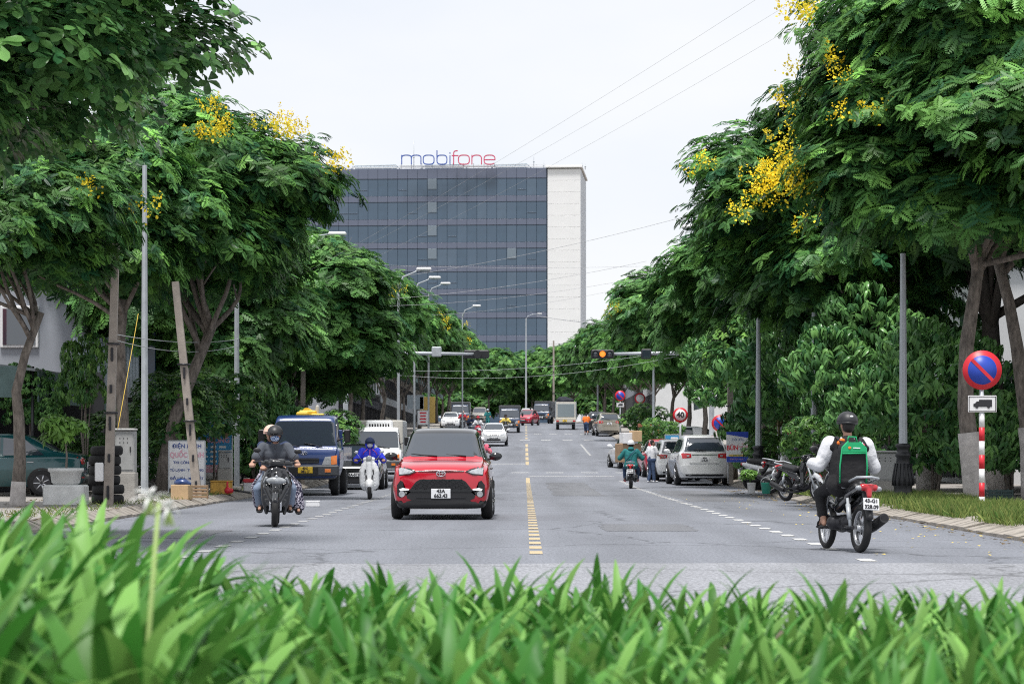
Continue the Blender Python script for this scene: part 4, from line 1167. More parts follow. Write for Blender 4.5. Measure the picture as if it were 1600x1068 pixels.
KIND = {'suv': (SUV, 1.22, -1.22, .335), 'sedan': (SEDAN, 1.33, -1.27, .305), 'hatch': (HATCH, 1.2, -1.22, .30)}
def car(name, label, kind, paint, loc, rz, scale=(1, 1, 1), roof=None, cat='car', plates=('43A', '512.08'), group=None, red=False, detail=True, clad=False):
    st, yf, yr, wr = KIND[kind]
    root = empty(name, loc, rz, label, cat, group)
    beltz = {'suv': .99, 'sedan': .92, 'hatch': .95}[kind]
    sx, sy, sz = scale
    def mf(c):
        x, y, z = c[0] / sx, c[1] / sy, c[2] / sz
        if z < (.335 if clad else .235): return 1
        if roof and z > beltz + .05 and y < .95: return 2
        return 0
    mb = shell(st, 4, mf, scale)
    mb.build('body', [MATS[paint], MATS['black_plastic'], MATS[roof or paint]], root)
    pj = Proj(mb)
    def S(poly): return [(a * sx, b * sz) for a, b in poly]
    def SS(poly): return [(a * sy, b * sz) for a, b in poly]
    top = {'suv': 1.50, 'sedan': 1.375, 'hatch': 1.43}[kind]; base = {'suv': 1.095, 'sedan': 1.02, 'hatch': 1.02}[kind]; hw = {'suv': (.655, .545), 'sedan': (.64, .50), 'hatch': (.62, .50)}[kind]
    pj.patch('windscreen', S([(-hw[0], base), (hw[0], base), (hw[1], top), (hw[1] * .6, top + .012), (-hw[1] * .6, top + .012), (-hw[1], top)]), '+y', 'glass', root, .010, 9)
    rb_, rt_ = {'suv': (1.08, 1.49), 'sedan': (1.09, 1.37), 'hatch': (1.06, 1.42)}[kind]
    pj.patch('rear_window', S([(-.66, rb_), (.66, rb_), (.60, rb_ + .2), (.53, rt_), (-.53, rt_), (-.60, rb_ + .2)] if kind == 'suv' else [(-.58, rb_), (.58, rb_), (.51, rt_), (-.51, rt_)]), '-y', 'glass', root, .010, 9)
    for a in ('+x', '-x'):
        if kind == 'sedan':
            pj.patch('side_window', SS([(-.28, .95), (.72, .95), (.2, 1.33), (-.26, 1.365)]), a, 'glass', root, .009, 7)
            pj.patch('side_window', SS([(-1.30, .96), (-.35, .95), (-.33, 1.365), (-.85, 1.31)]), a, 'glass', root, .009, 7)
        else:
            pj.patch('side_window', SS([(-.22, 1.02), (.78, 1.02), (.26, 1.42), (-.20, 1.46)]), a, 'glass', root, .009, 7)
            pj.patch('side_window', SS([(-1.12, 1.03), (-.29, 1.02), (-.27, 1.46), (-1.02, 1.45)]), a, 'glass', root, .009, 7)
            if kind == 'suv': pj.patch('side_window', SS([(-1.62, 1.08), (-1.2, 1.04), (-1.1, 1.44), (-1.45, 1.42)]), a, 'glass', root, .009, 6)
        for yw in (yf, yr):
            pj.patch('wheel_arch', [(yw * sy + (wr * 1.17 * sz) * math.cos(t), wr * sz + (wr * 1.17 * sz) * math.sin(t)) for t in np.linspace(-.35, math.pi + .35, 16)], a, 'black_plastic', root, .006, 2)
        for yh in (-.2, -1.0):
            p = pj.at(yh * sy, (beltz - .12) * sz, a); sgn_ = 1 if a == '+x' else -1
            mb = MB(); mb.box((0, 0, 0), (.03, .17, .025), .008); mb.build('door_handle', MATS['chrome' if kind != 'suv' else 'black_plastic'], root, (p.x + sgn_ * .012, p.y, p.z))
    w = .20 * sx
    for yw in (yf, yr):
        for s in (-1, 1): wheel(root, s * (.787 * sx), yw * sy, wr * sz, w, 7 if kind != 'suv' else 5)
    for s in (-1, 1):
        m = MB(); m.ell((0, 0, 0), (.115, .06, .075)); m.caps((-s * .12, -.02, -.05), (-s * .03, 0, -.03), .022)
        o = m.build('wing_mirror', MATS['gloss_black' if red else paint], root, (s * (.93 * sx), .66 * sy, (beltz + .105) * sz))
    # front
    F = '+y'
    if red:
        for s in (1, -1):
            q = (lambda p: p) if s == 1 else mirror
            pj.patch('headlight', q([(.42, .835), (.55, .775), (.73, .765), (.745, .90), (.70, .93), (.50, .875)]), F, 'gloss_black', root, .008, 2)
            pj.patch('headlight_lens', q([(.47, .825), (.56, .795), (.72, .785), (.73, .885), (.69, .905), (.53, .86)]), F, 'lamp_glass', root, .014, 2)
            pj.patch('fog_surround', q([(.50, .50), (.57, .44), (.70, .38), (.755, .42), (.76, .60), (.70, .68), (.655, .66), (.64, .56)]), F, 'black_plastic', root, .006, 2)
            pj.patch('daytime_light', q([(.55, .515), (.70, .50), (.72, .53), (.66, .55), (.55, .535)]), F, 'lamp_white', root, .014, 1)
            pj.patch('fog_lamp', q(circ(.675, .445, .052)), F, 'chrome', root, .013, 1)
            pj.patch('fog_lens', q(circ(.675, .445, .038)), F, 'lamp_glass', root, .018, 1)
        gr = pj.patch('grille', [(-.36, .70), (.36, .70), (.43, .66), (.60, .44), (.58, .37), (.42, .30), (-.42, .30), (-.58, .37), (-.60, .44), (-.43, .66)], F, 'black_plastic', root, .006, 4)
        # honeycomb: rows of small slanting bars
        mb = MB(); rr = 0
        for z in np.arange(.545, .70, .028):
            x0 = .36 + (.70 - z) * .9; n = int(x0 * 2 / .075)
            for k in range(n):
                x = -x0 + (k + .5) * 2 * x0 / n; p = pj.at(x, z, F); t = 1 if (k + rr) % 2 else -1
                mb.box((x, p.y + .012, z), (.078, .012, .007), M4=Matrix.Rotation(t * .55, 4, 'Y'))
            rr += 1
        for z in (.395, .345):
            mb.box((0, pj.at(0, z, F).y + .012, z), (.86, .015, .016))
        mb.build('mesh_bars', MATS['dark_metal'], gr)
        pj.patch('bumper_bar', [(-.55, .49), (.55, .49), (.52, .535), (-.52, .535)], F, 'gloss_black', root, .018, 3)
        pj.patch('hood_trim', [(-.40, .835), (-.1, .825), (.1, .825), (.40, .835), (.40, .85), (.12, .848), (-.12, .848), (-.40, .85)], F, 'gloss_black', root, .008, 3)
        pj.patch('skid_lip', [(-.80, .30), (-.62, .22), (.62, .22), (.80, .30), (.78, .335), (-.78, .335)], F, 'black_plastic', root, .03, 3)
        c = pj.at(0, .80, F)
        mb = MB(); mb.torus((0, 0, 0), .066, .008, 'y', 24, 8); o = mb.build('badge', MATS['chrome'], root, (0, c.y + .02, .80)); o.scale = (1.15, 1, .78)
        mb = MB(); mb.torus((0, 0, 0), .036, .008, 'y', 20, 8); o2 = mb.build('badge_oval', MATS['chrome'], o); o2.scale = (.62, 1, 1.6)
        mb = MB(); mb.torus((0, 0, 0), .034, .008, 'y', 20, 8); o2 = mb.build('badge_oval', MATS['chrome'], o, (0, 0, .026)); o2.scale = (1.6, 1, .75)
        plate(root, (0, pj.at(0, .45, F).y + .03, .455), .335, .165, plates)
        for sx_, a0 in ((-.33, .1), (.18, .1)):
            mb = MB(); mb.tube([(0, 0, 0), (.30, -.05, .022), (.46, -.10, .035)], .012, 6)
            p = pj.at(sx_, 1.10, F); mb.build('wiper', MATS['black_plastic'], root, (p.x - .08, p.y + .025, 1.10))
    else:
        hz = {'suv': .79, 'sedan': .67, 'hatch': .70}[kind]
        for s in (1, -1):
            q = (lambda p: p) if s == 1 else mirror
            pj.patch('headlight', S(q([(.40, hz - .05), (.68, hz - .03), (.71, hz + .09), (.60, hz + .10), (.44, hz + .03)])), F, 'lamp_glass', root, .008, 2)
            pj.patch('fog_lamp', S(q(circ(.58, hz - .30, .05))), F, 'lamp_glass', root, .008, 1)
        pj.patch('grille', S([(-.34, hz - .06), (.34, hz - .06), (.30, hz + .02), (-.30, hz + .02)]), F, 'black_plastic', root, .006, 2)
        pj.patch('grille_bar', S([(-.36, hz + .015), (.36, hz + .015), (.36, hz + .035), (-.36, hz + .035)]), F, 'chrome', root, .012, 2)
        pj.patch('air_intake', S([(-.46, hz - .38), (.46, hz - .38), (.42, hz - .26), (-.42, hz - .26)]), F, 'black_plastic', root, .006, 2)
        plate(root, (0, pj.at(0, hz - .2, F).y + .02, (hz - .2) * sz), .42, .11, [plates[0] + '-' + plates[1]])
    # rear
    B = '-y'; tz = {'suv': .93, 'sedan': .82, 'hatch': .93}[kind]
    for s in (1, -1):
        q = (lambda p: p) if s == 1 else mirror
        tl = pj.patch('tail_light', S(q([(.43, tz - .05), (.72, tz - .085), (.765, tz + .07), (.70, tz + .095), (.44, tz + .065)])), B, 'lamp_red', root, .008, 2)
        if tl: pj.patch('reversing_light', S(q([(.50, tz - .02), (.58, tz - .03), (.59, tz + .03), (.50, tz + .03)])), B, 'lamp_glass', tl, .014, 1)
        pj.patch('reflector', S(q(rect(.52, .70, .42, .455))), B, 'lamp_red', root, .008, 1)
    if kind == 'suv':
        pj.patch('rear_bumper', S([(-.78, .44), (-.70, .36), (.70, .36), (.78, .44), (.77, .60), (.70, .64), (-.70, .64), (-.77, .60)]), B, paint, root, .03, 5, .05)
        pj.patch('tailgate_step', S(rect(-.5, .5, .70, .74, .01)), B, paint, root, .022, 3)
        pj.patch('spoiler', S([(-.52, 1.50), (.52, 1.50), (.46, 1.56), (-.46, 1.56)]), B, paint, root, .05, 3, .08)
    pj.patch('bumper_insert', S(rect(-.62, .62, .29, .38, .03)), B, 'black_plastic', root, .006, 2)
    pj.patch('chrome_strip', S(rect(-.42, .42, tz + .03, tz + .052)), B, 'chrome', root, .012, 2)
    plate(root, (0, pj.at(0, (tz - .10) * sz, B).y - .02, (tz - .10) * sz), .34, .16, plates, front=False)
    if kind != 'sedan':
        p = pj.at(0, rb_ * sz + .02, B); mb = MB(); mb.tube([(.05, 0, 0), (-.25, -.01, .035), (-.36, .0, .03)], .012, 6); mb.build('rear_wiper', MATS['black_plastic'], root, (p.x, p.y - .02, p.z))
    return root
def gz(x, y): return (x, y, zg(y) + .004)
car('red_suv', 'bright red compact suv with black roof driving towards the camera', 'suv', 'paint_red', gz(-1.45, 44.0), math.pi, roof='gloss_black', red=True, clad=True, plates=('43A', '663.43'))
car('silver_sedan', 'silver sedan driving up behind the red suv', 'sedan', 'paint_silver', gz(-1.98, 157), math.pi)
car('silver_suv', 'big silver suv parked at the right kerb seen from behind', 'suv', 'paint_silver', gz(6.12, 86.5), R(2.5), (1.07, 1.18, 1.10), plates=('43A', '216.50'))
car('white_hatchback', 'white hatchback parked just ahead of the big silver suv', 'suv', 'paint_white', gz(5.72, 93.6), R(3), (1.0, .95, .98))
car('dark_red_car', 'dark red car parked third in the right kerb line', 'hatch', 'paint_red2', gz(5.55, 99.4), R(3))
car('white_sedan', 'white sedan with black rear window in the road beyond the standing man', 'sedan', 'paint_white', gz(5.0, 112.5), R(8), (1.05, 1, 1))
car('green_sedan', 'dark green sedan parked side-on on the left pavement', 'sedan', 'paint_green', (PX(76, 57.5) - 1.28, 57.5, .155), R(90 + 1), (1, 1.0, 1.0))
car('black_sedan', 'black sedan parked behind the blue truck', 'sedan', 'paint_black', gz(PX(554, 77), 79), math.pi + R(1))
car('dark_suv', 'dark suv half hidden behind the red suv roof', 'suv', 'paint_black', gz(PX(628, 104), 104), math.pi, (1, 1, 1.0))
car('grey_car', 'grey car roof showing just above the red suv', 'sedan', 'paint_silver', gz(PX(672, 128), 130), math.pi, (1.05, 1, 1))
car('far_white_sedan', 'small white sedan far up the left lane', 'sedan', 'paint_white', gz(PX(704, 209), 210), math.pi)
car('far_red_hatchback', 'small red hatchback far away near the centre line', 'hatch', 'paint_red2', gz(PX(824, 235), 238), math.pi - R(14))
car('far_gold_suv', 'gold suv parked far up the right kerb seen from behind', 'suv', 'paint_gold', gz(PX(948, 183), 184), R(4), (1.07, 1.15, 1.08))
car('far_dark_car', 'dark car parked just beyond the gold suv', 'suv', 'paint_black', gz(PX(934, 193), 196), R(3), (1.0, 1, 1.05))
car('far_brown_suv', 'brownish suv far up the left side among the scooters', 'suv', 'paint_gold', gz(PX(749, 246), 248), math.pi, (1, 1, 1.1))
car('far_white_car', 'white car roof far away behind the red hatchback', 'suv', 'paint_white', gz(PX(824, 262), 264), math.pi)
car('parked_white_van', 'white car standing under the forty speed sign', 'hatch', 'paint_white', (PX(1060, 120), 122, zg(122) + .15), R(70), (1, 1, 1.1))

CAB = [(-.62, .55, 1.2, 1.9, .80, .92, .90, .74), (-.58, .48, 1.25, 2.12, .86, .97, .95, .80), (-.3, .45, 1.25, 2.20, .88, .98, .96, .82), (.2, .45, 1.25, 2.20, .88, .98, .96, .82), (.48, .45, 1.25, 2.14, .88, .98, .96, .81), (.60, .45, 1.24, 2.0, .88, .98, .96, .82), (.86, .45, 1.22, 1.36, .88, .98, .96, .88), (.92, .44, 1.16, 1.28, .88, .98, .955, .88), (.99, .44, 1.0, 1.14, .86, .955, .93, .84), (1.02, .48, .9, 1.0, .8, .88, .86, .76)]
def truck(name, label, paint, loc, rz, body='flat', body_mat='truck_grey', scale=1., plate_mat='plate_yellow', emblem=False, blen=3.2):
    root = empty(name, loc, rz, label, 'truck'); root.scale = (scale,) * 3
    mb = shell(CAB, 4, lambda c: 1 if c[2] < .50 else 0)
    mb.build('cab', [MATS[paint], MATS['truck_grey']], root); pj = Proj(mb)
    F = '+y'
    pj.patch('windscreen', [(-.86, 1.36), (.86, 1.36), (.80, 1.98), (.7, 2.03), (-.7, 2.03), (-.80, 1.98)], F, 'glass', root, .010, 9)
    for a in ('+x', '-x'): pj.patch('side_window', [(-.35, 1.35), (.55, 1.35), (.40, 1.95), (-.35, 1.98)], a, 'glass', root, .009, 7)
    for s in (1, -1):
        q = (lambda p: p) if s == 1 else mirror
        pj.patch('headlight', q([(.50, .84), (.74, .84), (.74, 1.07), (.58, 1.05)]), F, 'lamp_glass', root, .012, 2)
        pj.patch('turn_light', q([(.745, .84), (.90, .86), (.90, 1.10), (.745, 1.07)]), F, 'lamp_orange', root, .012, 2)
        mb = MB(); mb.box((0, 0, 0), (.17, .07, .36), .03); mb.tube([(-s * .1, 0, -.05), (-s * .28, -.05, -.14)], .015, 6); mb.build('wing_mirror', MATS['black_plastic'], root, (s * 1.17, .80, 1.62))
        wheel(root, s * .80, .35, .37, .22, 6, 'truck_grey')
        wheel(root, s * .78, -blen * .72, .37, .30, 6, 'truck_grey')
    pj.patch('grille', rect(-.42, .42, .88, 1.02, .02), F, 'black_plastic', root, .008, 2)
    for z in (.91, .95, .99):
        mb = MB(); mb.box((0, pj.at(0, z, F).y + .015, z), (.80, .012, .012)); mb.build('grille_bar', MATS['truck_grey'], root)
    mb = MB(); mb.box((0, 1.0, .68), (1.92, .16, .30), .04); bo = mb.build('bumper', MATS['truck_grey'], root)
    mb = MB(); mb.box((0, 1.085, .68), (.8, .01, .16)); mb.build('bumper_opening', MATS['black_plastic'], bo)
    for s in (1, -1):
        mb = MB(); mb.box((s * .66, 1.085, .68), (.16, .012, .09), .004); mb.build('fog_lamp', MATS['lamp_orange'], bo)
    plate(root, (-.05, 1.10, .70), .40, .17, ['43C', '082.17'], mat=plate_mat)
    if emblem:
        mb = MB(); mb.torus((0, 0, 0), .075, .008, 'y', 22, 8); e = mb.build('badge', MATS['chrome'], root, (0, pj.at(0, 1.14, F).y + .012, 1.16), (0, 0, 0)); e.scale = (1.2, 1, .62)
        mb = MB(); mb.tube([(-.035, 0, -.045), (-.02, 0, .045)], .011, 6); mb.tube([(.02, 0, -.045), (.035, 0, .045)], .011, 6); mb.tube([(-.028, 0, .012), (.028, 0, -.012)], .011, 6); mb.build('badge_letter', MATS['chrome'], e)
    for x0 in (-.5, .12):
        mb = MB(); mb.tube([(x0, .905, 1.33), (x0 + .3, .88, 1.39), (x0 + .5, .86, 1.42)], .013, 6); mb.build('wiper', MATS['black_plastic'], root)
    mb = MB(); mb.box((-.38, -blen / 2 - .3, .55), (.14, blen + 1.4, .18)); mb.box((.38, -blen / 2 - .3, .55), (.14, blen + 1.4, .18)); mb.build('chassis', MATS['truck_grey'], root)
    if body == 'flat':
        mb = MB(); mb.box((0, -.7 - blen / 2, .86), (1.9, blen, .14), .02); mb.build('bed', MATS[body_mat], root)
        for s in (-1, 1):
            mb = MB(); mb.box((s * .93, -.7 - blen / 2, 1.13), (.05, blen, .40), .01); mb.build('bed_side', MATS[paint], root)
        mb = MB(); mb.box((0, -.72, 1.35), (1.85, .06, .9), .02); mb.build('headboard', MATS[paint], root)
        mb = MB(); mb.box((.06, -1.0, 1.90), (.5, .3, .9), .04); mb.tube([(.1, -1.0, 2.3), (.1, -2.6, 2.25)], .13, 8); mb.box((-.22, -.85, 2.18), (.36, .25, .16), .03); mb.box((.2, -.9, 2.2), (.34, .3, .2), .03)
        mb.build('crane', MATS['plate_yellow'], root)
        mb = MB(); mb.caps((-.2, -1.0, 2.2), (-.2, -1.0, 2.45), .05); mb.build('beacon', MATS['box_cream'], root)
    else:
        mb = MB(); mb.box((0, -.72 - blen / 2, 1.62), (1.9, blen, 1.75), .04); mb.build('cargo_box', MATS[body_mat], root)
        for s in (-1, 1):
            for k in range(5):
                mb = MB(); mb.box((s * .96, -1.0 - k * (blen - .5) / 4, 1.62), (.03, .05, 1.7), .008); mb.build('box_rib', MATS['galv'], root)
        if body == 'fridge':
            mb = MB(); mb.box((0, -.60, 2.32), (1.1, .42, .34), .06); fr = mb.build('cooling_unit', MATS['paint_white'], root)
            for k in range(8):
                mb = MB(); mb.box((-.38 + k * .11, -.38, 2.28), (.06, .02, .12), .01); mb.build('vent_slot', MATS['black_plastic'], fr)
    return root
truck('blue_truck', 'blue flatbed crane truck parked at the left kerb facing the camera', 'paint_blue', gz(-6.0, 67.0), math.pi, 'flat', emblem=True)
truck('fridge_truck', 'white refrigerated box truck parked behind the black sedan', 'paint_white', gz(PX(588, 91), 92.5), math.pi, 'fridge', 'box_cream', .93)
truck('far_blue_truck', 'small blue truck driving behind the yellow-shirted scooter rider', 'paint_darkblue', gz(PX(796, 193), 195), math.pi, 'box', 'truck_grey', .88, 'plate_white')
truck('far_dark_truck', 'dark blue truck far away beside the red hatchback', 'paint_darkblue', gz(PX(847, 255), 256), math.pi - R(8), 'box', 'truck_grey', .95, 'plate_white')
truck('far_dark_van', 'dark green box van behind the far white sedan', 'paint_darkblue', gz(PX(718, 228), 231), math.pi, 'box', 'truck_grey', .93, 'plate_white')
# truck going away, with tarpaulin bundle on its roof
root = empty('tarp_truck', gz(PX(884, 207), 207), 0, 'pale small truck driving away with dark tarpaulin bundle on top', 'truck')
mb = MB(); mb.box((0, 1.2, 1.55), (1.72, 3.6, 1.55), .04); mb.build('cargo_box', MATS['box_cream'], root)
mb = MB(); mb.box((0, -.61, 1.62), (1.42, .03, 1.1), .01); mb.build('rear_curtain', MATS['glass_pale'], root)
mb = MB(); mb.box((0, -.66, .80), (1.72, .1, .38), .03); tg = mb.build('tailgate', MATS['wall_cream'], root)
mb = MB(); mb.box((0, -.6, .50), (1.6, .12, .12), .02); mb.build('rear_bumper', MATS['truck_grey'], root)
for s in (-1, 1):
    mb = MB(); mb.box((s * .70, -.72, .72), (.22, .03, .12), .01); mb.build('tail_light', MATS['lamp_red'], tg)
    mb = MB(); mb.box((s * .86, -.63, 1.6), (.06, .08, 1.6), .01); mb.build('corner_post', MATS['galv'], root)
    wheel(root, s * .68, .1, .33, .24, 6, 'truck_grey'); wheel(root, s * .68, 3.0, .33, .2, 6, 'truck_grey')
plate(root, (-.1, -.73, .74), .36, .17, ['43C', '117.52'], front=False, mat='plate_yellow')
mb = MB()
for k in range(9): mb.ell((rnd.uniform(-.5, .5), rnd.uniform(.2, 2.0), 2.42 + rnd.uniform(0, .18)), (.42, .6, .24))
link('tarp_bundle', blob(mb, 'tarp_bundle', MATS['tarp'], .06), root)
mb = MB(); mb.box((0, 3.6, 1.2), (1.6, 1.2, 1.5), .15); mb.build('cab', MATS['paint_white'], root)
# ---------------------------------------------------------------- people
def hand(mb, wrist, tip_dir, up, side):
    """palm with four bent fingers and a thumb closing round a grip that runs along side"""
    w = Vector(wrist); d = Vector(tip_dir).normalized(); u = Vector(up).normalized(); s = Vector(side).normalized()
    pc = w + d * .045
    for k in (-.028, 0, .028): mb.caps(w + s * k * .5, w + d * .075 + s * k, .016, .015)
    for k, ln in ((-.036, .9), (-.012, 1.05), (.012, 1.0), (.036, .82)):
        a = w + d * .078 + s * k; b = a + (d * .030 - u * .016) * ln; c = b + (-u * .030 - d * .004) * ln; e = c + (-d * .022 - u * .006) * ln
        mb.caps(a, b, .0105, .010); mb.caps(b, c, .010, .009); mb.caps(c, e, .009, .008)
    t0 = w + d * .02 + s * -.032; t1 = t0 + d * .03 - s * .022 - u * .012; t2 = t1 + d * .022 - u * .03 + s * .004
    mb.caps(t0, t1, .013, .0115); mb.caps(t1, t2, .0115, .009)
def person(name, label, J, wear, parent_loc, rz, voxel=.013, group=None, scale=1., lean=0.):
    """J: joints in figure space (forward +y). wear: dict of garments"""
    root = empty(name, parent_loc, 0, label, 'person', group, rot=(0, lean, rz)); root.scale = (scale,) * 3
    V = {k: Vector(v) for k, v in J.items()}
    f = Vector((0, 1, 0)); hd = V['head']; hf = V.get('look', Vector((0, 1, 0))).normalized(); hs = hf.cross(Vector((0, 0, 1))).normalized()
    Mh = Matrix((hs, hf, Vector((0, 0, 1)))).transposed().to_4x4()
    def H(x, y, z): return hd + Mh.to_3x3() @ Vector((x, y, z))
    mb = MB()
    def torso(b, t, arms=None, legs=None, low=None):
        hipc, ch = V['hip'], V['chest']
        for s in (-1, 1):
            b.caps(hipc + Vector((s * .075, 0, 0)), ch + Vector((s * .085, 0, -.04)), .095 + t, .10 + t)
            b.caps(ch + Vector((s * .06, 0, 0)), V['sh' + 'LR'[s > 0]] * .85 + ch * .15 + Vector((0, 0, .0)), .088 + t, .058 + t)
        b.caps(hipc + Vector((-.09, 0, -.01)), hipc + Vector((.09, 0, -.01)), .10 + t)
        b.caps(ch, V['neck'] - Vector((0, 0, .03)), .085 + t, .055 + t)
    def arm(b, s, t, part=1.0, flare=0.):
        a, e, w = V['sh' + s], V['el' + s], V['wr' + s]
        if part < 1: b.caps(a, a.lerp(e, part), .056 + t, .050 + t + flare); return
        b.caps(a, e, .054 + t, .044 + t); b.caps(e, e.lerp(w, .95 if t else 1), .043 + t, .028 + t + flare)
    def leg(b, s, t, part=1.0, flare=0.):
        h = V['hip'] + Vector(((-.085 if s == 'L' else .085), 0, -.01)); k, a = V['kn' + s], V['an' + s]
        b.caps(h, k, .088 + t, .060 + t)
        b.caps(k, k.lerp(a, part), .057 + t, .038 + t + flare)
    torso(mb, 0)
    for s in 'LR':
        arm(mb, s, 0); leg(mb, s, 0)
        sd = -1 if s == 'L' else 1
        d = (V['wr' + s] - V['el' + s]).normalized() * .5 + V.get('hd' + s, Vector((0, 1, -.1))).normalized()
        hand(mb, V['wr' + s], d, (0, 0, 1), Vector((1, 0, 0)) * (sd if True else 1) * (1))
        a = V['an' + s]; mb.caps(a, a + Vector((0, .15, -.055)), .036, .026); mb.caps(a, a + Vector((0, -.03, -.05)), .036, .032)
    mb.caps(V['neck'] - Vector((0, 0, .05)), H(0, -.01, -.06), .055, .052)
    mb.ell(hd, (.074, .092, .108), M4=Mh); mb.ell(H(0, .022, -.055), (.056, .066, .062), M4=Mh)
    mb.caps(H(0, .088, .0), H(0, .104, -.03), .010, .015)                       # nose
    mb.caps(H(-.022, .083, -.065), H(.022, .083, -.065), .009)                  # lips
    for s in (-1, 1): mb.ell(H(s * .076, -.005, -.01), (.012, .022, .032), 8, 6, M4=Mh); mb.caps(H(s * .015, .084, .03), H(s * .05, .076, .03), .010)
    link('body', blob(mb, 'body', MATS['skin'], voxel), root)
    if not wear.get('faceless'):
        for s in (-1, 1):
            m = MB(); m.ell(H(s * .03, .083, .008), (.014, .008, .007), 8, 6, M4=Mh); e = m.build('eye', MATS['plate_white'], root)
            m = MB(); m.ell(H(s * .03, .089, .008), (.006, .005, .006), 8, 6, M4=Mh); m.build('pupil', MATS['ink'], e)
    if 'hair' in wear:
        m = MB(); m.ell(H(0, -.018, .03), (.083, .090, .098), M4=Mh); m.ell(H(0, -.04, -.02), (.077, .066, .085), M4=Mh); link('hair', blob(m, 'hair', MATS['hair'], .014), root)
    if 'top' in wear:
        mat, t, sl = wear['top']; m = MB(); torso(m, t)
        if wear.get('hem'): m.caps(V['hip'] + Vector((-.1, 0, -.05)), V['hip'] + Vector((.1, 0, -.05)), .105 + t)
        for s in 'LR': arm(m, s, t + .004, sl, .012)
        link(wear.get('topname', 'shirt'), blob(m, 'top', MATS[mat], voxel * 1.1, 1), root)
    if 'sleeves' in wear:
        mat, t = wear['sleeves']; m = MB()
        for s in 'LR': arm(m, s, t, 1.0, .006); m.caps(V['sh' + s] * 1.0 + (V['sh' + s] - V['chest']) * .12, V['sh' + s].lerp(V['el' + s], .5), .064 + t, .062 + t)
        link('sleeves', blob(m, 'sleeves', MATS[mat], voxel * 1.1, 1), root)
    if 'trousers' in wear:
        mat, t, part = wear['trousers']; m = MB()
        m.caps(V['hip'] + Vector((-.09, 0, -.01)), V['hip'] + Vector((.09, 0, -.01)), .108 + t); m.caps(V['hip'] + Vector((-.06, 0, .07)), V['hip'] + Vector((.06, 0, .07)), .098 + t)
        for s in 'LR': leg(m, s, t, part, wear.get('flare', .01))
        link('trousers', blob(m, 'trousers', MATS[mat], voxel * 1.1, 1), root)
    for s in 'LR':
        a = V['an' + s]; m = MB()
        if 'shoes' in wear: m.caps(a + Vector((0, -.03, -.05)), a + Vector((0, .165, -.065)), .048, .040); m.caps(a + Vector((0, -.01, -.01)), a + Vector((0, .06, -.05)), .045, .042); link('shoe', blob(m, 'shoe', MATS[wear['shoes']], .014), root)
        elif 'sandals' in wear:
            m.box((a.x, a.y + .07, a.z - .092), (.095, .27, .028), .01); sd = m.build('sandal', MATS[wear['sandals']], root)
            m = MB(); m.torus((a.x, a.y + .11, a.z - .06), .045, .012, 'y', 16, 6); m.build('strap', MATS[wear['sandals']], sd)
    if 'helmet' in wear:
        mat = wear['helmet']; m = MB()
        prof = [(.128 * math.cos(t), .125 * math.sin(t)) for t in np.linspace(-.12, math.pi / 2, 9)]; prof[-1] = (.001, .125)
        m.lathe(prof, 24); m.lathe([(.118, -.03), (.128, -.022), (.128, -.008)], 24)
        vs = [Mh.to_3x3() @ Vector((p[0] * .98, p[1] * 1.12, p[2])) + hd + Vector((0, 0, .035)) for p in m.v]; m.v = [v[:] for v in vs]
        ho = m.build('helmet', MATS[mat], root)
        m = MB(); m.caps(H(-.06, .13, .05), H(.06, .13, .05), .012); m.caps(H(-.05, .16, .045), H(.05, .16, .045), .010); link('visor_peak', blob(m, 'visor_peak', MATS[wear.get('peak', mat)], .012), ho)
        for s in (-1, 1):
            m = MB(); m.tube([H(s * .105, .0, .03)[:], H(s * .088, .02, -.05)[:], H(s * .03, .05, -.12)[:]], .007, 5); m.build('chin_strap', MATS['cloth_black'], ho)
        for i, (dx, dz, mt) in enumerate(wear.get('stickers', [])):
            m = MB(); m.ell(H(dx, -.128 + abs(dx) * .35, .095 + dz), (.022, .008, .013), 10, 6); m.build('sticker', MATS[mt], ho)
    if 'cap' in wear:
        m = MB(); m.lathe([(.102 * math.cos(t), .095 * math.sin(t)) for t in np.linspace(-.1, 1.5, 7)], 20)
        m.v = [(Mh.to_3x3() @ Vector((p[0], p[1] * 1.1, p[2])) + hd + Vector((0, 0, .04)))[:] for p in m.v]; co = m.build('cap', MATS[wear['cap']], root)
        m = MB(); m.ell(H(0, .125, .058), (.075, .075, .014), 16, 6, M4=Mh); m.build('peak', MATS[wear['cap']], co)
    if 'mask' in wear:
        m = MB(); m.ell(H(0, .045, -.045), (.074, .068, .058), M4=Mh); m.caps(H(0, .09, -.01), H(0, .10, -.06), .022, .026); mo = link('face_mask', blob(m, 'face_mask', MATS[wear['mask']], .012), root)
    if 'hood' in wear:
        m = MB(); m.ell(H(0, -.06, .03), (.122, .105, .135), M4=Mh); m.ell(H(0, -.05, -.08), (.10, .09, .09), M4=Mh); m.caps(H(-.10, .02, -.02), H(-.06, .0, -.12), .03); m.caps(H(.10, .02, -.02), H(.06, .0, -.12), .03)
        link('hood', blob(m, 'hood', MATS[wear['hood']], .016), root)
    return root, V, H
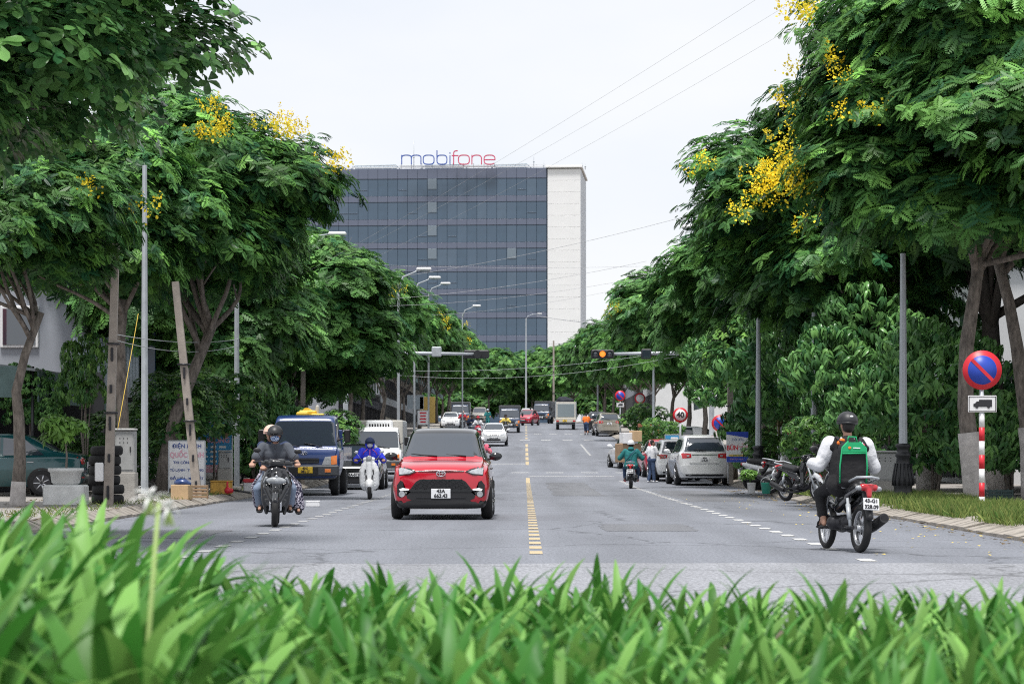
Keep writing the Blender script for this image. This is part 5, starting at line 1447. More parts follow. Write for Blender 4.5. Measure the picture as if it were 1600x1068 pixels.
def rider_joints(hip=.78, lean=.06, hands=(.33, .40, .99), knee=(.17, .34, .66), ank=(.16, .24, .30), headz=.64, y0=-.12, look=(0, 1, 0), elbow=.16):
    sh = hip + .47; j = {'hip': (0, y0, hip + .06), 'chest': (0, y0 + lean * .8, sh - .08), 'neck': (0, y0 + lean * 1.3, sh + .06), 'head': (0, y0 + lean * 1.7 + .02, hip + headz + .06), 'look': look,
        'shL': (-.19, y0 + lean, sh), 'shR': (.19, y0 + lean, sh), 'wrL': (-hands[0], hands[1] - .10, hands[2] + .02), 'wrR': (hands[0], hands[1] - .10, hands[2] + .02),
        'elL': (-hands[0] + .01, (y0 + lean + hands[1]) / 2 - elbow, (sh + hands[2]) / 2 - .12), 'elR': (hands[0] - .01, (y0 + lean + hands[1]) / 2 - elbow, (sh + hands[2]) / 2 - .12),
        'knL': (-knee[0], knee[1], knee[2]), 'knR': knee, 'anL': (-ank[0], ank[1], ank[2]), 'anR': ank}
    return j

# ---------------------------------------------------------------- motorbikes (forward +y, wheels on z = 0)
_mw = {}
def bike_wheel(parent, y, r, t, spoke=True, x=0., steer=0.):
    k = (r, t, spoke)
    if k not in _mw:
        m = MB(); m.torus((0, 0, 0), r - t, t, 'x', 36, 10, 1.05); ty = m.mesh('tyre', MATS['rubber'])
        m = MB(); m.torus((0, 0, 0), r - t * 1.9, t * .38, 'x', 32, 8, 1.6); m.lathe([(.035, -.06), (.035, .06)], 12, axis='x')
        m.lathe([(.11, .045), (.11, .052), (.03, .052)], 20, axis='x')
        for i in range(5 if not spoke else 14):
            a = 6.2832 * i / (5 if not spoke else 14); m.tube([(.02 * (-1) ** i, .03 * math.cos(a), .03 * math.sin(a)), (0, (r - t * 1.8) * math.cos(a + .15), (r - t * 1.8) * math.sin(a + .15))], .014 if not spoke else .003, 5)
        _mw[k] = (ty, m.mesh('rim', MATS['alloy' if spoke else 'dark_metal']))
    o = link('wheel', _mw[k][0], parent, (x, y, r), (0, 0, steer)); link('rim', _mw[k][1], o); return o
def bike_plate(root, y, z, lines, tilt=-.25):
    return plate(root, (0, y, z), .19, .14, lines, front=False, size=.062, tilt=tilt)
def mirrors(root, z=1.05, y=.42, mat='black_plastic', sp=.30):
    for s in (-1, 1):
        m = MB(); m.tube([(s * .17, y, z - .08), (s * (sp - .03), y - .02, z + .09), (s * sp, y - .03, z + .12)], .006, 6); m.ell((s * sp, y - .03, z + .14), (.06, .018, .038), 12, 8); m.build('mirror', MATS[mat], root)
def underbone(name, label, loc, rz, paint='paint_black', accent='paint_black', lean=0., plates=('43-G1', '328.09'), group=None, hi=True, fender=None):
    root = empty(name, loc, 0, label, 'motorbike', group, rot=(0, lean, rz))
    vx = .012 if hi else .02
    bike_wheel(root, -.62, .285, .045, True); bike_wheel(root, .62, .28, .037, True)
    m = MB(); m.caps((0, -.05, .72), (0, -.52, .78), .075, .06); m.caps((-.05, -.1, .70), (-.05, -.5, .75), .06); m.caps((.05, -.1, .70), (.05, -.5, .75), .06)
    link('seat', blob(m, 'seat', MATS['black_plastic'], vx), root)
    m = MB()
    for s in (-1, 1): m.caps((s * .07, -.02, .60), (s * .085, -.72, .76), .05, .03); m.caps((s * .06, .05, .50), (s * .07, -.3, .62), .06, .05)
    m.caps((0, -.62, .74), (0, -.80, .77), .045, .03)
    link('tail_body', blob(m, 'tail_body', MATS[paint], vx), root)
    m = MB()
    for s in (-1, 1): m.caps((s * .14, .30, .78), (s * .19, .34, .42), .045, .05); m.caps((s * .10, .32, .86), (s * .16, .32, .72), .06, .05); m.caps((s * .17, .30, .40), (s * .11, .05, .36), .04)
    m.caps((0, .34, .88), (0, .10, .56), .06, .06)
    link('leg_shield', blob(m, 'leg_shield', MATS[accent], vx), root)
    m = MB(); m.caps((-.10, .36, .98), (.10, .36, .98), .06); m.caps((0, .43, .93), (0, .46, .86), .07, .05); link('handlebar_cowl', blob(m, 'handlebar_cowl', MATS[paint], vx), root)
    m = MB(); m.ell((0, .50, .90), (.075, .04, .06)); m.build('headlight', MATS['lamp_glass'], root)
    for s in (-1, 1):
        m = MB(); m.tube([(s * .08, .36, .98), (s * .24, .34, 1.0), (s * .37, .29, .99)], [.014, .014, .017], 8); m.build('handlebar', MATS['black_plastic'], root)
        m = MB(); m.tube([(s * .06, .38, .88), (s * .055, .62, .28)], [.02, .024], 8); m.build('fork', MATS['galv'], root)
        m = MB(); m.tube([(s * .12, -.42, .62), (s * .12, -.58, .30)], [.018, .018], 10); m.tube([(s * .12, -.45, .55), (s * .12, -.54, .38)], .028, 10); m.build('shock_absorber', MATS['galv'], root)
        m = MB(); m.tube([(s * .05, -.05, .30), (s * .10, -.62, .285)], .022, 8); m.build('swingarm', MATS['dark_metal'], root)
        m = MB(); m.tube([(s * .05, .12, .26), (s * .26, .12, .27)], .016, 6); m.build('footrest', MATS['black_plastic'], root)
    m = MB(); m.caps((0, .62, .57), (0, .40, .52), .05, .04); m.caps((0, .70, .53), (0, .84, .42), .055, .035); m.caps((0, .60, .585), (0, .72, .53), .058); link('front_fender', blob(m, 'front_fender', MATS[fender or accent], vx), root)
    m = MB(); m.caps((0, .08, .32), (0, -.15, .34), .11, .10); m.caps((-.13, .0, .33), (.13, .0, .33), .09); m.caps((0, .15, .30), (0, .3, .36), .07, .06); link('engine', blob(m, 'engine', MATS['dark_metal'], .018), root)
    m = MB(); m.tube([(.10, .15, .24), (.14, -.2, .22), (.17, -.42, .28)], [.02, .02, .03], 8); m.tube([(.17, -.40, .27), (.18, -.55, .32), (.19, -.86, .42)], [.05, .062, .058], 14); m.lathe([(.04, 0), (.04, .02)], 12, (.19, -.87, .42), 'y'); ex = m.build('exhaust', MATS['black_plastic'], root)
    m = MB(); m.caps((-.07, -.80, .76), (.07, -.80, .76), .045); m.caps((0, -.82, .72), (0, -.84, .66), .04, .03); link('tail_light', blob(m, 'tail_light', MATS['lamp_red'], vx), root)
    for s in (-1, 1): m = MB(); m.ell((s * .115, -.80, .75), (.045, .035, .03)); m.build('turn_light', MATS['lamp_glass'], root)
    m = MB(); m.caps((0, -.74, .68), (0, -.90, .42), .055, .045); m.caps((-.04, -.84, .55), (.04, -.84, .55), .05); link('rear_fender', blob(m, 'rear_fender', MATS['black_plastic'], vx), root)
    bike_plate(root, -.925, .57, plates)
    m = MB(); m.tube([(-.12, -.45, .82), (-.13, -.75, .87), (0, -.88, .88), (.13, -.75, .87), (.12, -.45, .82)], .014, 8); m.build('grab_rail', MATS['galv'], root)
    mirrors(root)
    return root
def scooter(name, label, loc, rz, paint='paint_black', lean=0., style='sport', group=None, hi=True, plates=('43-D1', '556.21')):
    root = empty(name, loc, 0, label, 'scooter', group, rot=(0, lean, rz)); vx = .012 if hi else .022
    wr = .255 if style == 'sport' else .235
    bike_wheel(root, -.60, wr, .055, False, x=.0); bike_wheel(root, .62, wr, .052, False)
    m = MB(); m.caps((0, .05, .76), (0, -.62, .80), .10, .085); m.caps((-.06, -.1, .76), (-.06, -.55, .79), .085); m.caps((.06, -.1, .76), (.06, -.55, .79), .085); link('seat', blob(m, 'seat', MATS['black_plastic'], vx), root)
    m = MB()
    for s in (-1, 1): m.caps((s * .12, .02, .55), (s * .11, -.75, .72), .085, .05); m.caps((s * .13, -.05, .38), (s * .13, -.60, .50), .09, .06); m.caps((s * .12, .35, .28), (s * .12, -.1, .28), .06)
    m.caps((0, -.6, .62), (0, -.80, .70), .09, .05); link('rear_body', blob(m, 'rear_body', MATS[paint], vx), root)
    m = MB(); m.caps((-.14, .18, .26), (.14, .18, .26), .04); m.caps((-.14, .02, .26), (.14, .02, .26), .04); m.box((0, .16, .27), (.30, .40, .05)); link('footboard', blob(m, 'footboard', MATS['black_plastic'], .02), root)
    if style == 'sport':
        m = MB()
        for s in (-1, 1):
            m.caps((s * .11, .50, .84), (s * .175, .46, .66), .07, .075); m.caps((s * .175, .46, .66), (s * .17, .44, .38), .075, .05); m.caps((s * .14, .54, .62), (s * .05, .60, .42), .065, .05); m.caps((s * .17, .44, .4), (s * .14, .42, .22), .05, .03)
        for zz, hw, yy in ((.90, .10, .50), (.84, .15, .50), (.77, .185, .50), (.70, .20, .51), (.63, .195, .52), (.56, .18, .53), (.49, .155, .54), (.42, .125, .55), (.36, .09, .55)):
            m.caps((-hw, yy - .06, zz), (0, yy + .03, zz), .05, .055); m.caps((hw, yy - .06, zz), (0, yy + .03, zz), .05, .055)
        m.caps((0, .53, .80), (0, .60, .45), .09, .07); m.caps((-.08, .52, .88), (.08, .52, .88), .05)
        fa = link('front_fairing', blob(m, 'front_fairing', MATS[paint], vx), root)
        m = MB(); m.ell((0, .612, .725), (.158, .058, .060), 18, 10); link('headlight', m.mesh('headlight', MATS['lamp_glass']), root)
        for s in (-1, 1): m = MB(); m.caps((s * .155, .565, .765), (s * .19, .53, .70), .022, .014); m.build('turn_light', MATS['lamp_glass'], root)
        m = MB(); m.caps((0, .665, .60), (0, .685, .40), .055, .035); m.caps((-.07, .64, .58), (0, .67, .42), .035, .03); m.caps((.07, .64, .58), (0, .67, .42), .035, .03); link('nose_panel', blob(m, 'nose_panel', MATS['gloss_black'], vx), root)
        m = MB(); m.caps((-.17, .44, 1.0), (.17, .44, 1.0), .05); m.caps((-.06, .50, 1.0), (.06, .50, 1.0), .065); m.caps((-.1, .48, 1.04), (.1, .48, 1.04), .03); m.caps((-.22, .43, .99), (-.12, .46, 1.0), .035, .05); m.caps((.22, .43, .99), (.12, .46, 1.0), .035, .05); hc = link('handlebar_cowl', blob(m, 'handlebar_cowl', MATS['gloss_black'], vx), root)
        m = MB(); m.ell((0, .645, .795), (.022, .012, .022)); m.build('badge', MATS['chrome'], fa)
        m = MB(); m.caps((0, .62, .53), (0, .80, .42), .075, .05); m.caps((0, .55, .52), (0, .42, .42), .06, .05); link('front_fender', blob(m, 'front_fender', MATS[paint], vx), root)
    else:
        m = MB()
        for s in (-1, 1): m.caps((s * .10, .42, .86), (s * .165, .42, .70), .08, .09); m.caps((s * .165, .42, .70), (s * .175, .40, .38), .09, .075); m.caps((s * .175, .40, .38), (s * .13, .38, .26), .07, .05)
        [(m.caps((-hw, .41, zz), (0, .455, zz), .06, .07), m.caps((hw, .41, zz), (0, .455, zz), .06, .07)) for zz, hw in ((.92, .09), (.86, .14), (.79, .175), (.72, .19), (.64, .195), (.56, .195), (.48, .185), (.41, .17), (.34, .14), (.29, .10))]
        m.caps((0, .44, .90), (0, .46, .36), .10, .09); link('front_shield', blob(m, 'front_shield', MATS[paint], vx), root)
        m = MB(); m.ell((0, .62, .36), (.125, .23, .17)); m.ell((0, .60, .30), (.115, .2, .17)); link('front_fender', blob(m, 'front_fender', MATS[paint], vx), root)
        for s in (-1, 1): m = MB(); m.caps((s * .095, .515, .74), (s * .11, .505, .62), .016, .010); m.build('air_slot', MATS['dark_metal'], root)
        m = MB(); m.caps((-.10, .40, 1.0), (.10, .40, 1.0), .06); m.caps((0, .43, 1.0), (0, .44, .92), .07, .05); link('handlebar_cowl', blob(m, 'handlebar_cowl', MATS[paint], vx), root)
        m = MB(); m.lathe([(.078, -.03), (.08, .03), (.07, .045)], 20, (0, .48, 1.02), 'y'); m.build('headlight_ring', MATS['chrome'], root)
        m = MB(); m.ell((0, .52, 1.02), (.066, .03, .066)); m.build('headlight', MATS['lamp_glass'], root)
    for s in (-1, 1):
        m = MB(); m.tube([(s * .12, .42, 1.0), (s * .26, .40, 1.02), (s * .37, .35, 1.0)], [.014, .014, .018], 8); m.build('handlebar', MATS['black_plastic'], root)
        m = MB(); m.tube([(s * .075, .50, .60), (s * .075, .62, wr)], .024, 10); m.build('fork', MATS['chrome' if style == 'sport' else 'dark_metal'], root)
    m = MB(); m.tube([(.16, -.25, .26), (.17, -.5, .30), (.17, -.82, .36)], [.04, .06, .055], 12); m.build('exhaust', MATS['black_plastic'], root)
    m = MB(); m.caps((-.14, -.1, .3), (-.13, -.6, .27), .09, .07); link('engine', blob(m, 'engine', MATS['dark_metal'], .025), root)
    m = MB(); m.caps((-.08, -.80, .72), (.08, -.80, .72), .05); link('tail_light', blob(m, 'tail_light', MATS['lamp_red'], .02), root)
    bike_plate(root, -.88, .55, plates)
    mirrors(root, 1.05, .42, 'black_plastic' if style == 'sport' else 'chrome', .32)
    return root

# near motorcyclist with the backpack, riding away
bx, by = PX(1314, 28.8), 28.8
underbone('motorcycle', 'black motorcycle ridden away at the right lane line with white plate', (bx + .02, by, .0), R(11), 'paint_black', 'paint_black', R(3.5))
rj = rider_joints(hip=.77, lean=.05, hands=(.34, .36, 1.0), knee=(.23, .33, .66), ank=(.21, .14, .36), headz=.66, look=(-.15, 1, -.02), elbow=.2)
pr, V_, H_ = person('person', 'motorcyclist with green backpack and white-sleeved black varsity jacket, seen from behind', rj,
    dict(top=('cloth_black', .046, .06), topname='jacket', hem=True, sleeves=('cloth_white', .040), trousers=('cloth_black', .012, .8), sandals='cloth_black', helmet='cast_black', hair=1, stickers=[(0, .0, 'plate_white'), (-.05, -.045, 'sheet_blue'), (.02, -.05, 'plate_white')]), (bx + .02, by, 0), R(6), .011, lean=R(2))
def torus_arc(mb, c, r, t, a0, a1, plane='xz', n=12, dy=0.):
    mb.tube([(c[0] + r * math.cos(a0 + (a1 - a0) * i / n), c[1] + dy, c[2] + r * math.sin(a0 + (a1 - a0) * i / n)) for i in range(n + 1)], t, 6)
for i, (zz, tt) in enumerate(((.735, .010), (.765, .010))):
    m = MB(); m.torus((0, 0, 0), .152, tt, 'z', 30, 6); o = m.build('hem_stripe', MATS['cloth_white'], pr, (0, -.115, zz), (R(-6), 0, 0)); o.scale = (1.50, 1.02, 1)
m = MB(); m.torus((0, 0, 0), .074, .014, 'z', 20, 8); m.build('collar', MATS['cloth_white'], pr, (0, -.05, 1.325), (R(12), 0, 0))
bp = empty('backpack', (bx + .02, by, 0), 0, 'green and black backpack on the near motorcyclist', 'backpack', rot=(0, R(2), R(6))); bp.scale = (1.12, 1.0, 1.0); bp.location.y -= .02
m = MB(); m.caps((-.085, -.30, .86), (-.085, -.28, 1.20), .075, .07); m.caps((.085, -.30, .86), (.085, -.28, 1.20), .075, .07); m.caps((-.08, -.31, .82), (.08, -.31, .82), .075); m.caps((-.07, -.27, 1.22), (.07, -.27, 1.22), .065); m.box((0, -.31, 1.0), (.27, .13, .40)); link('bag', blob(m, 'bag', MATS['cloth_black'], .013), bp)
m = MB(); m.prism([(-.125, 1.16), (.125, 1.175), (.115, 1.24), (.06, 1.285), (-.06, 1.28), (-.115, 1.23)], 'y', -.392, -.34); m.build('green_panel', MATS['bag_green'], bp)
for pts in ([(-.14, -.385, .80), (-.145, -.39, 1.0), (-.125, -.385, 1.22), (-.06, -.36, 1.29)], [(.14, -.385, .80), (.145, -.39, 1.0), (.125, -.385, 1.22), (.06, -.36, 1.29)], [(-.125, -.396, 1.145), (.125, -.396, 1.16)], [(-.05, -.28, 1.29), (-.04, -.27, 1.345), (.04, -.27, 1.345), (.05, -.28, 1.29)]):
    m = MB(); m.tube(pts, .009, 6); m.build('green_piping', MATS['bag_green'], bp)
m = MB(); m.box((.025, -.396, 1.215), (.075, .004, .012), .001); m.build('logo', MATS['text_white'], bp)
m = MB(); m.ell((-.05, -.396, 1.215), (.016, .006, .016)); m.build('logo_dot', MATS['cloth_orange'], bp)
for s in (-1, 1): m = MB(); m.tube([(s * .09, -.25, 1.26), (s * .13, -.10, 1.34), (s * .13, .04, 1.26)], .022, 6, sq=.5); m.build('shoulder_strap', MATS['cloth_black'], bp)
for (x, z, mt) in ((-.13, 1.27, 'cloth_orange'), (-.10, 1.30, 'cloth_orange'), (.14, 1.25, 'cloth_pink'), (.12, 1.27, 'plate_white')): m = MB(); m.ell((x, -.205, z), (.035, .02, .025)); m.build('jacket_patch', MATS[mt], pr)

# man and passenger on the dark scooter
def plaid(name, c1, c2, c3):
    m = bpy.data.materials.new(name); m.use_nodes = True; nt = m.node_tree; b = nt.nodes['Principled BSDF']
    tc = nt.nodes.new('ShaderNodeTexCoord'); ck = nt.nodes.new('ShaderNodeTexChecker'); ck.inputs['Scale'].default_value = 38
    ck.inputs['Color1'].default_value = c1 + (1,); ck.inputs['Color2'].default_value = c2 + (1,)
    nt.links.new(tc.outputs['Object'], ck.inputs['Vector']); nt.links.new(ck.outputs[0], b.inputs['Base Color']); b.inputs['Roughness'].default_value = .9; MATS[name] = m
plaid('plaid', (.50, .58, .72), (.06, .13, .34), None)
def floral(name):
    m = bpy.data.materials.new(name); m.use_nodes = True; nt = m.node_tree; b = nt.nodes['Principled BSDF']
    tc = nt.nodes.new('ShaderNodeTexCoord'); n = nt.nodes.new('ShaderNodeTexNoise'); n.inputs['Scale'].default_value = 26; n.inputs['Detail'].default_value = 1.5; n.inputs['Distortion'].default_value = 1.6
    r = nt.nodes.new('ShaderNodeValToRGB'); r.color_ramp.interpolation = 'CONSTANT'; r.color_ramp.elements[0].color = (.02, .018, .045, 1); r.color_ramp.elements[1].position = .54; r.color_ramp.elements[1].color = (.62, .58, .66, 1)
    nt.links.new(tc.outputs['Object'], n.inputs['Vector']); nt.links.new(n.outputs['Fac'], r.inputs[0]); nt.links.new(r.outputs[0], b.inputs['Base Color']); b.inputs['Roughness'].default_value = .9; MATS[name] = m
floral('floral')
bx, by = PX(430, 38.6), 38.6
scooter('dark_scooter', 'dark grey scooter carrying two people towards the camera', (bx, by, 0), math.pi + R(5), 'paint_black', R(-2))
rj = rider_joints(hip=.78, lean=.09, hands=(.36, .42, .97), knee=(.27, .32, .60), ank=(.24, .22, .33), headz=.60, look=(.1, 1, -.1), elbow=.12)
person('person', 'man in grey t-shirt, black peaked helmet and blue checked mask steering the dark scooter', rj, dict(top=('cloth_grey', .022, .62), trousers=('denim', .016, .92), sandals='cloth_black', helmet='cast_black', peak='cloth_black', mask='plaid', hair=1), (bx, by, 0), math.pi + R(5), .011)
rj = rider_joints(hip=.80, lean=.02, hands=(.16, .25, .92), knee=(.24, .16, .56), ank=(.26, .06, .26), headz=.64, look=(.35, 1, 0), elbow=.1, y0=-.46)
rj['head'] = (.04, -.40, 1.455); rj['neck'] = (.05, -.42, 1.33)
rj['knL'] = (-.36, -.02, .62); rj['anL'] = (-.40, .12, .30); rj['anR'] = (.22, -.30, .34); rj['knR'] = (.26, -.05, .62)
person('person', 'scooter passenger in peach striped helmet and flowered trousers', rj, dict(top=('cloth_navy', .02, .95), trousers=('floral', .035, .95), flare=.03, sandals='cloth_black', helmet='peach', hair=1), (bx - .03, by, 0), math.pi + R(5), .012)
# rider on the white scooter
bx, by = PX(578, 61.5), 61.5
scooter('white_scooter', 'white rounded scooter with round chrome headlamp coming towards the camera', (bx, by, 0), math.pi + R(3), 'paint_white', R(1), 'retro')
rj = rider_joints(hip=.74, lean=.06, hands=(.35, .40, .98), knee=(.20, .30, .62), ank=(.15, .22, .32), headz=.60)
pr, V_, H_ = person('person', 'scooter rider in bright blue hooded jacket and white face mask', rj, dict(top=('cloth_blue', .035, 1.0), topname='jacket', trousers=('floral', .015, .95), shoes='cloth_black', helmet='cloth_navy', hood='cloth_blue', mask='cloth_white'), (bx, by, 0), math.pi + R(3), .013)
for s in (-1, 1):
    m = MB(); m.tube([(s * .06, .08, 1.26), (s * .15, .05, 1.18), (s * .20, .0, 1.05)], .008, 5); m.build('pink_piping', MATS['cloth_pink'], pr)
m = MB(); m.tube([(0, .125, 1.24), (0, .13, .95)], .008, 5); m.build('zip', MATS['cloth_pink'], pr)
# rider in teal, going away
bx, by = PX(986, 80), 80
underbone('teal_riders_motorbike', 'dark underbone motorbike with white plate ridden by the teal hooded rider', (bx, by, 0), R(-4), 'paint_black', 'paint_red2', 0., ('43-K1', '704.36'), hi=False)
rj = rider_joints(hip=.75, lean=.05, hands=(.38, .36, 1.0), knee=(.22, .32, .64), ank=(.20, .16, .34), headz=.63, elbow=.2)
pr, V_, H_ = person('person', 'rider in teal hooded jacket and white helmet seen from behind', rj, dict(top=('cloth_teal', .032, 1.0), topname='jacket', hem=True, trousers=('denim_dark', .015, .95), sandals='cloth_red', helmet='cloth_white', hood=None) if False else dict(top=('cloth_teal', .032, 1.0), topname='jacket', hem=True, trousers=('denim_dark', .015, .95), sandals='cloth_red', helmet='cloth_white', hair=1), (bx, by, 0), R(-4), .015)
m = MB(); m.tube([(.15, -.20, 1.28), (0, -.26, 1.10), (-.17, -.25, .90)], .014, 6, sq=.5); m.build('bag_strap', MATS['cloth_navy'], pr)
m = MB(); m.ell((0, -.10, 1.30), (.11, .09, .07)); link('hood', blob(m, 'hood', MATS['cloth_teal'], .02), pr)
# man standing by the parked cars
sj = {'hip': (0, 0, .90), 'chest': (0, .02, 1.26), 'neck': (0, .03, 1.42), 'head': (0, .06, 1.56), 'look': (.6, 1, -.25), 'shL': (-.18, .02, 1.36), 'shR': (.18, .02, 1.36), 'elL': (-.24, -.02, 1.10), 'elR': (.25, .10, 1.10), 'wrL': (-.12, .20, 1.06), 'wrR': (.22, .30, 1.02), 'knL': (-.09, .04, .50), 'knR': (.11, .0, .50), 'anL': (-.10, -.06, .10), 'anR': (.13, .02, .10)}
person('person', 'man in white shirt and blue jeans standing beside the parked cars', sj, dict(top=('cloth_white', .02, .7), trousers=('denim_dark', .016, 1.0), shoes='cloth_white', hair=1), (PX(1018, 90), 90, zg(90)), R(-50), .015, scale=.94)
# far riders and walkers
def far_rider(label, blabel, px, Y, top, sc_paint, rot, helm='cloth_black', style='sport', bname='far_scooter'):
    x = PX(px, Y); z = zg(Y)
    scooter(bname, blabel, (x, Y, z), rot, sc_paint, 0., style, hi=False, group='scooters far up the street')
    rj = rider_joints(hip=.77, lean=.06, hands=(.35, .40, .99), knee=(.2, .3, .64), ank=(.16, .22, .32), headz=.63)
    person('person', label, rj, dict(top=(top, .03, .95), trousers=('cloth_navy', .015, .95), shoes='cloth_black', helmet=helm, faceless=1), (x, Y, z), rot, .03, group='riders far up the street')
far_rider('far rider in yellow shirt in front of the small blue truck', 'dark scooter under the yellow-shirted rider', 790, 186, 'cloth_yellow', 'paint_black', math.pi)
far_rider('far rider in white shirt on the red scooter', 'bright red scooter far up the left lane', 747, 176, 'cloth_white', 'paint_red2', math.pi, 'cloth_red')
far_rider('far rider in navy shirt beside the red scooter', 'dark blue scooter beside the red one', 737, 182, 'cloth_navy', 'paint_darkblue', math.pi)
far_rider('far rider in red shirt beside the far white sedan', 'scooter between the white sedan and the navy rider', 723, 206, 'cloth_red', 'paint_black', math.pi, 'peach')
far_rider('rider in white helmet peeping out behind the red suv', 'scooter hidden behind the red suv roof', 753, 100, 'cloth_pink', 'paint_black', math.pi, 'cloth_white')
wk = dict(sj); wk.update({'knL': (-.09, .14, .52), 'anL': (-.09, .06, .12), 'anR': (.11, -.22, .14), 'look': (0, 1, 0), 'wrL': (-.22, .22, 1.0), 'wrR': (.22, .22, 1.0)})
person('person', 'man in orange shirt and dark shorts beside the gold suv', wk, dict(top=('cloth_orange', .03, .7), trousers=('denim_dark', .03, .35), shoes='cloth_black', hair=1, faceless=1), (PX(916, 186), 186, zg(186)), 0, .025)
person('person', 'far walker in teal clothes between the scooters and the blue truck', wk, dict(top=('cloth_teal', .03, .95), trousers=('cloth_teal', .02, .95), shoes='cloth_black', helmet='sheet_blue', faceless=1), (PX(762, 215), 215, zg(215)), math.pi, .03)
# parked motorbikes
underbone('parked_motorbike', 'black and white motorbike parked on the right verge', (PX(1254, 53), 53, .10), R(-152), 'paint_black', 'paint_black', R(7), hi=False, fender='paint_white')
underbone('parked_motorbike', 'dark motorbike half hidden behind the parked black and white one', (PX(1236, 60), 60, .15), R(-128), 'paint_black', 'paint_red2', R(-5), hi=False)
scooter('parked_scooter', 'black and white scooter parked on the pavement beside the lamp foot', (PX(1205, 66), 66, .15), R(-120), 'paint_white', R(4), 'retro', hi=False)
for i, (px, Y, r) in enumerate(((238, 66, 80), (252, 68, 100), (398, 76, 95), (386, 79, 80))):
    underbone('parked_motorbike', 'dark motorbike %s' % ['parked in the shade left of the repair sign', 'parked deeper in the shade by the repair sign', 'parked on the pavement left of the blue truck', 'parked further back left of the blue truck'][i], (PX(px, Y), Y, .15), R(r), 'paint_black', 'paint_black', R(5), hi=False)
# ---------------------------------------------------------------- street furniture, left side
def street_lamp(name, label, px, Y, h, r, arm=1, base='plain', head=True, side=1, L_=1.5):
    z0 = zg(Y) + .14
    root = empty(name, (PX(px, Y), Y, z0), 0, label, 'street lamp', 'street lamps')
    m = MB(); n = 8
    m.tube([(0, 0, .75 if base == 'cast' else 0), (0, 0, h * .5), (0, 0, h)], [r, r * .85, r * .62], n, smooth=False); m.build('pole', MATS['galv'], root)
    if base == 'cast':
        m = MB(); m.lathe([(.27, 0), (.27, .10), (.235, .13), (.20, .20), (.185, .28), (.21, .36), (.215, .46), (.19, .62), (.15, .80), (.135, .92), (.165, .95), (.165, 1.0), (.13, 1.03), (.125, 1.12), (.16, 1.15), (.155, 1.2), (.10, 1.22)], 16); b = m.build('cast_base', MATS['cast_black'], root)
        for k in range(12):
            a = 6.2832 * k / 12; m = MB(); m.tube([(.222 * math.cos(a), .222 * math.sin(a), .34), (.205 * math.cos(a), .205 * math.sin(a), .55), (.16 * math.cos(a), .16 * math.sin(a), .80)], .02, 5); m.build('flute', MATS['cast_black'], b)
    else:
        m = MB(); m.box((0, 0, .06), (r * 3.2, r * 3.2, .12), .02); m.build('foot', MATS['concrete'], root)
    if not head: return root
    m = MB(); m.tube([(0, 0, h - .3), (side * .2, 0, h + .25), (side * .7, 0, h + .45), (side * L_, 0, h + .55)], [.045, .04, .035, .03], 8); m.build('arm', MATS['galv'], root)
    m = MB(); m.box((side * (L_ + .25), 0, h + .57), (.62, .24, .13), .045); hd = m.build('lamp_head', MATS['sign_white'], root)
    m = MB(); m.ell((side * (L_ + .28), 0, h + .50), (.22, .10, .05)); m.build('lamp_cover', MATS['glass_pale'], hd)
    return root
street_lamp('street_lamp', 'tall galvanised lamp post beside the grey cabinet on the left pavement', 226, 54, 7.4, .085, head=False)
street_lamp('street_lamp', 'lamp post beside the blue hair salon sign', 370, 66, 8.0, .08)
street_lamp('street_lamp', 'lamp post left of the blue truck under the trees', 448, 84, 8.0, .08)
LAMPH = ((668, 421, 100), (684, 434, 124), (700, 443, 150), (748, 478, 178))
for i, (px, py, Y) in enumerate(LAMPH):
    street_lamp('street_lamp', '%s white lamp head rising above the left tree row, counted from the camera' % ['first', 'second', 'third', 'fourth'][i], px - 1.2 * FPX / Y, Y, PZ(py, Y) - zg(Y) - .14 - .55, .07, L_=.8)
street_lamp('street_lamp', 'lamp on a tall curved pole in front of the office block corner', 822, 312, PZ(490, 312) - zg(312) - .7, .13)
street_lamp('street_lamp', 'near lamp post with black cast base on the right pavement', 1411, 51, 5.2, .095, base='cast', side=-1, head=False)
street_lamp('street_lamp', 'second cast-base lamp post on the right pavement near the parked scooter', 1185, 67, 5.0, .095, base='cast', side=-1, head=False)
street_lamp('street_lamp', 'pale lamp post behind the near motorcyclist shoulder', 1272, 62, 4.6, .10, side=-1, head=False)
street_lamp('street_lamp', 'thin lamp post beside the forty speed sign', 1021, 118, 5.0, .08, base='cast', side=-1, head=False)
street_lamp('street_lamp', 'lamp whose head pokes out left of the big right tree', 1218, 71, PZ(347, 71) - .85, .08, side=-1, L_=2.3)
street_lamp('street_lamp', 'far lamp post beside the orange-shirted man', 934, 215, 6.5, .09, side=-1)
def concrete_pole(label, base, top, w0, w1, Y, slots=True):
    a, b = Vector(P(base[0], base[1], Y)), Vector(P(top[0], top[1], Y)); a.z = zg(Y) + .1
    root = empty('utility_pole', a, 0, label, 'utility pole')
    d = b - a; m = MB(); m.tube([(0, 0, 0), (d * .5)[:], d[:]], [w0 * .72, (w0 + w1) * .36, w1 * .72], 4, smooth=False, sq=.8); o = m.build('shaft', MATS['pole_concrete'], root)
    if slots:
        for k in range(5):
            t = .06 + k * .13; p = d * t; m = MB(); m.box((0, 0, 0), (.045, w0 * 1.3, .26 if k % 2 == 0 else .16), .01); m.build('slot', MATS['ink'], root, (p.x, -.0, p.z))
    for t in (.36, .62):
        p = d * t; m = MB(); m.lathe([(w0 * .80, -.02), (w0 * .80, .02)], 12); m.build('band', MATS['dark_metal'], root, (p.x, 0, p.z))
    return root
concrete_pole('square slotted concrete pole in front of the tyre stack', (169, 793), (181, 380), .17, .13, 46.5)
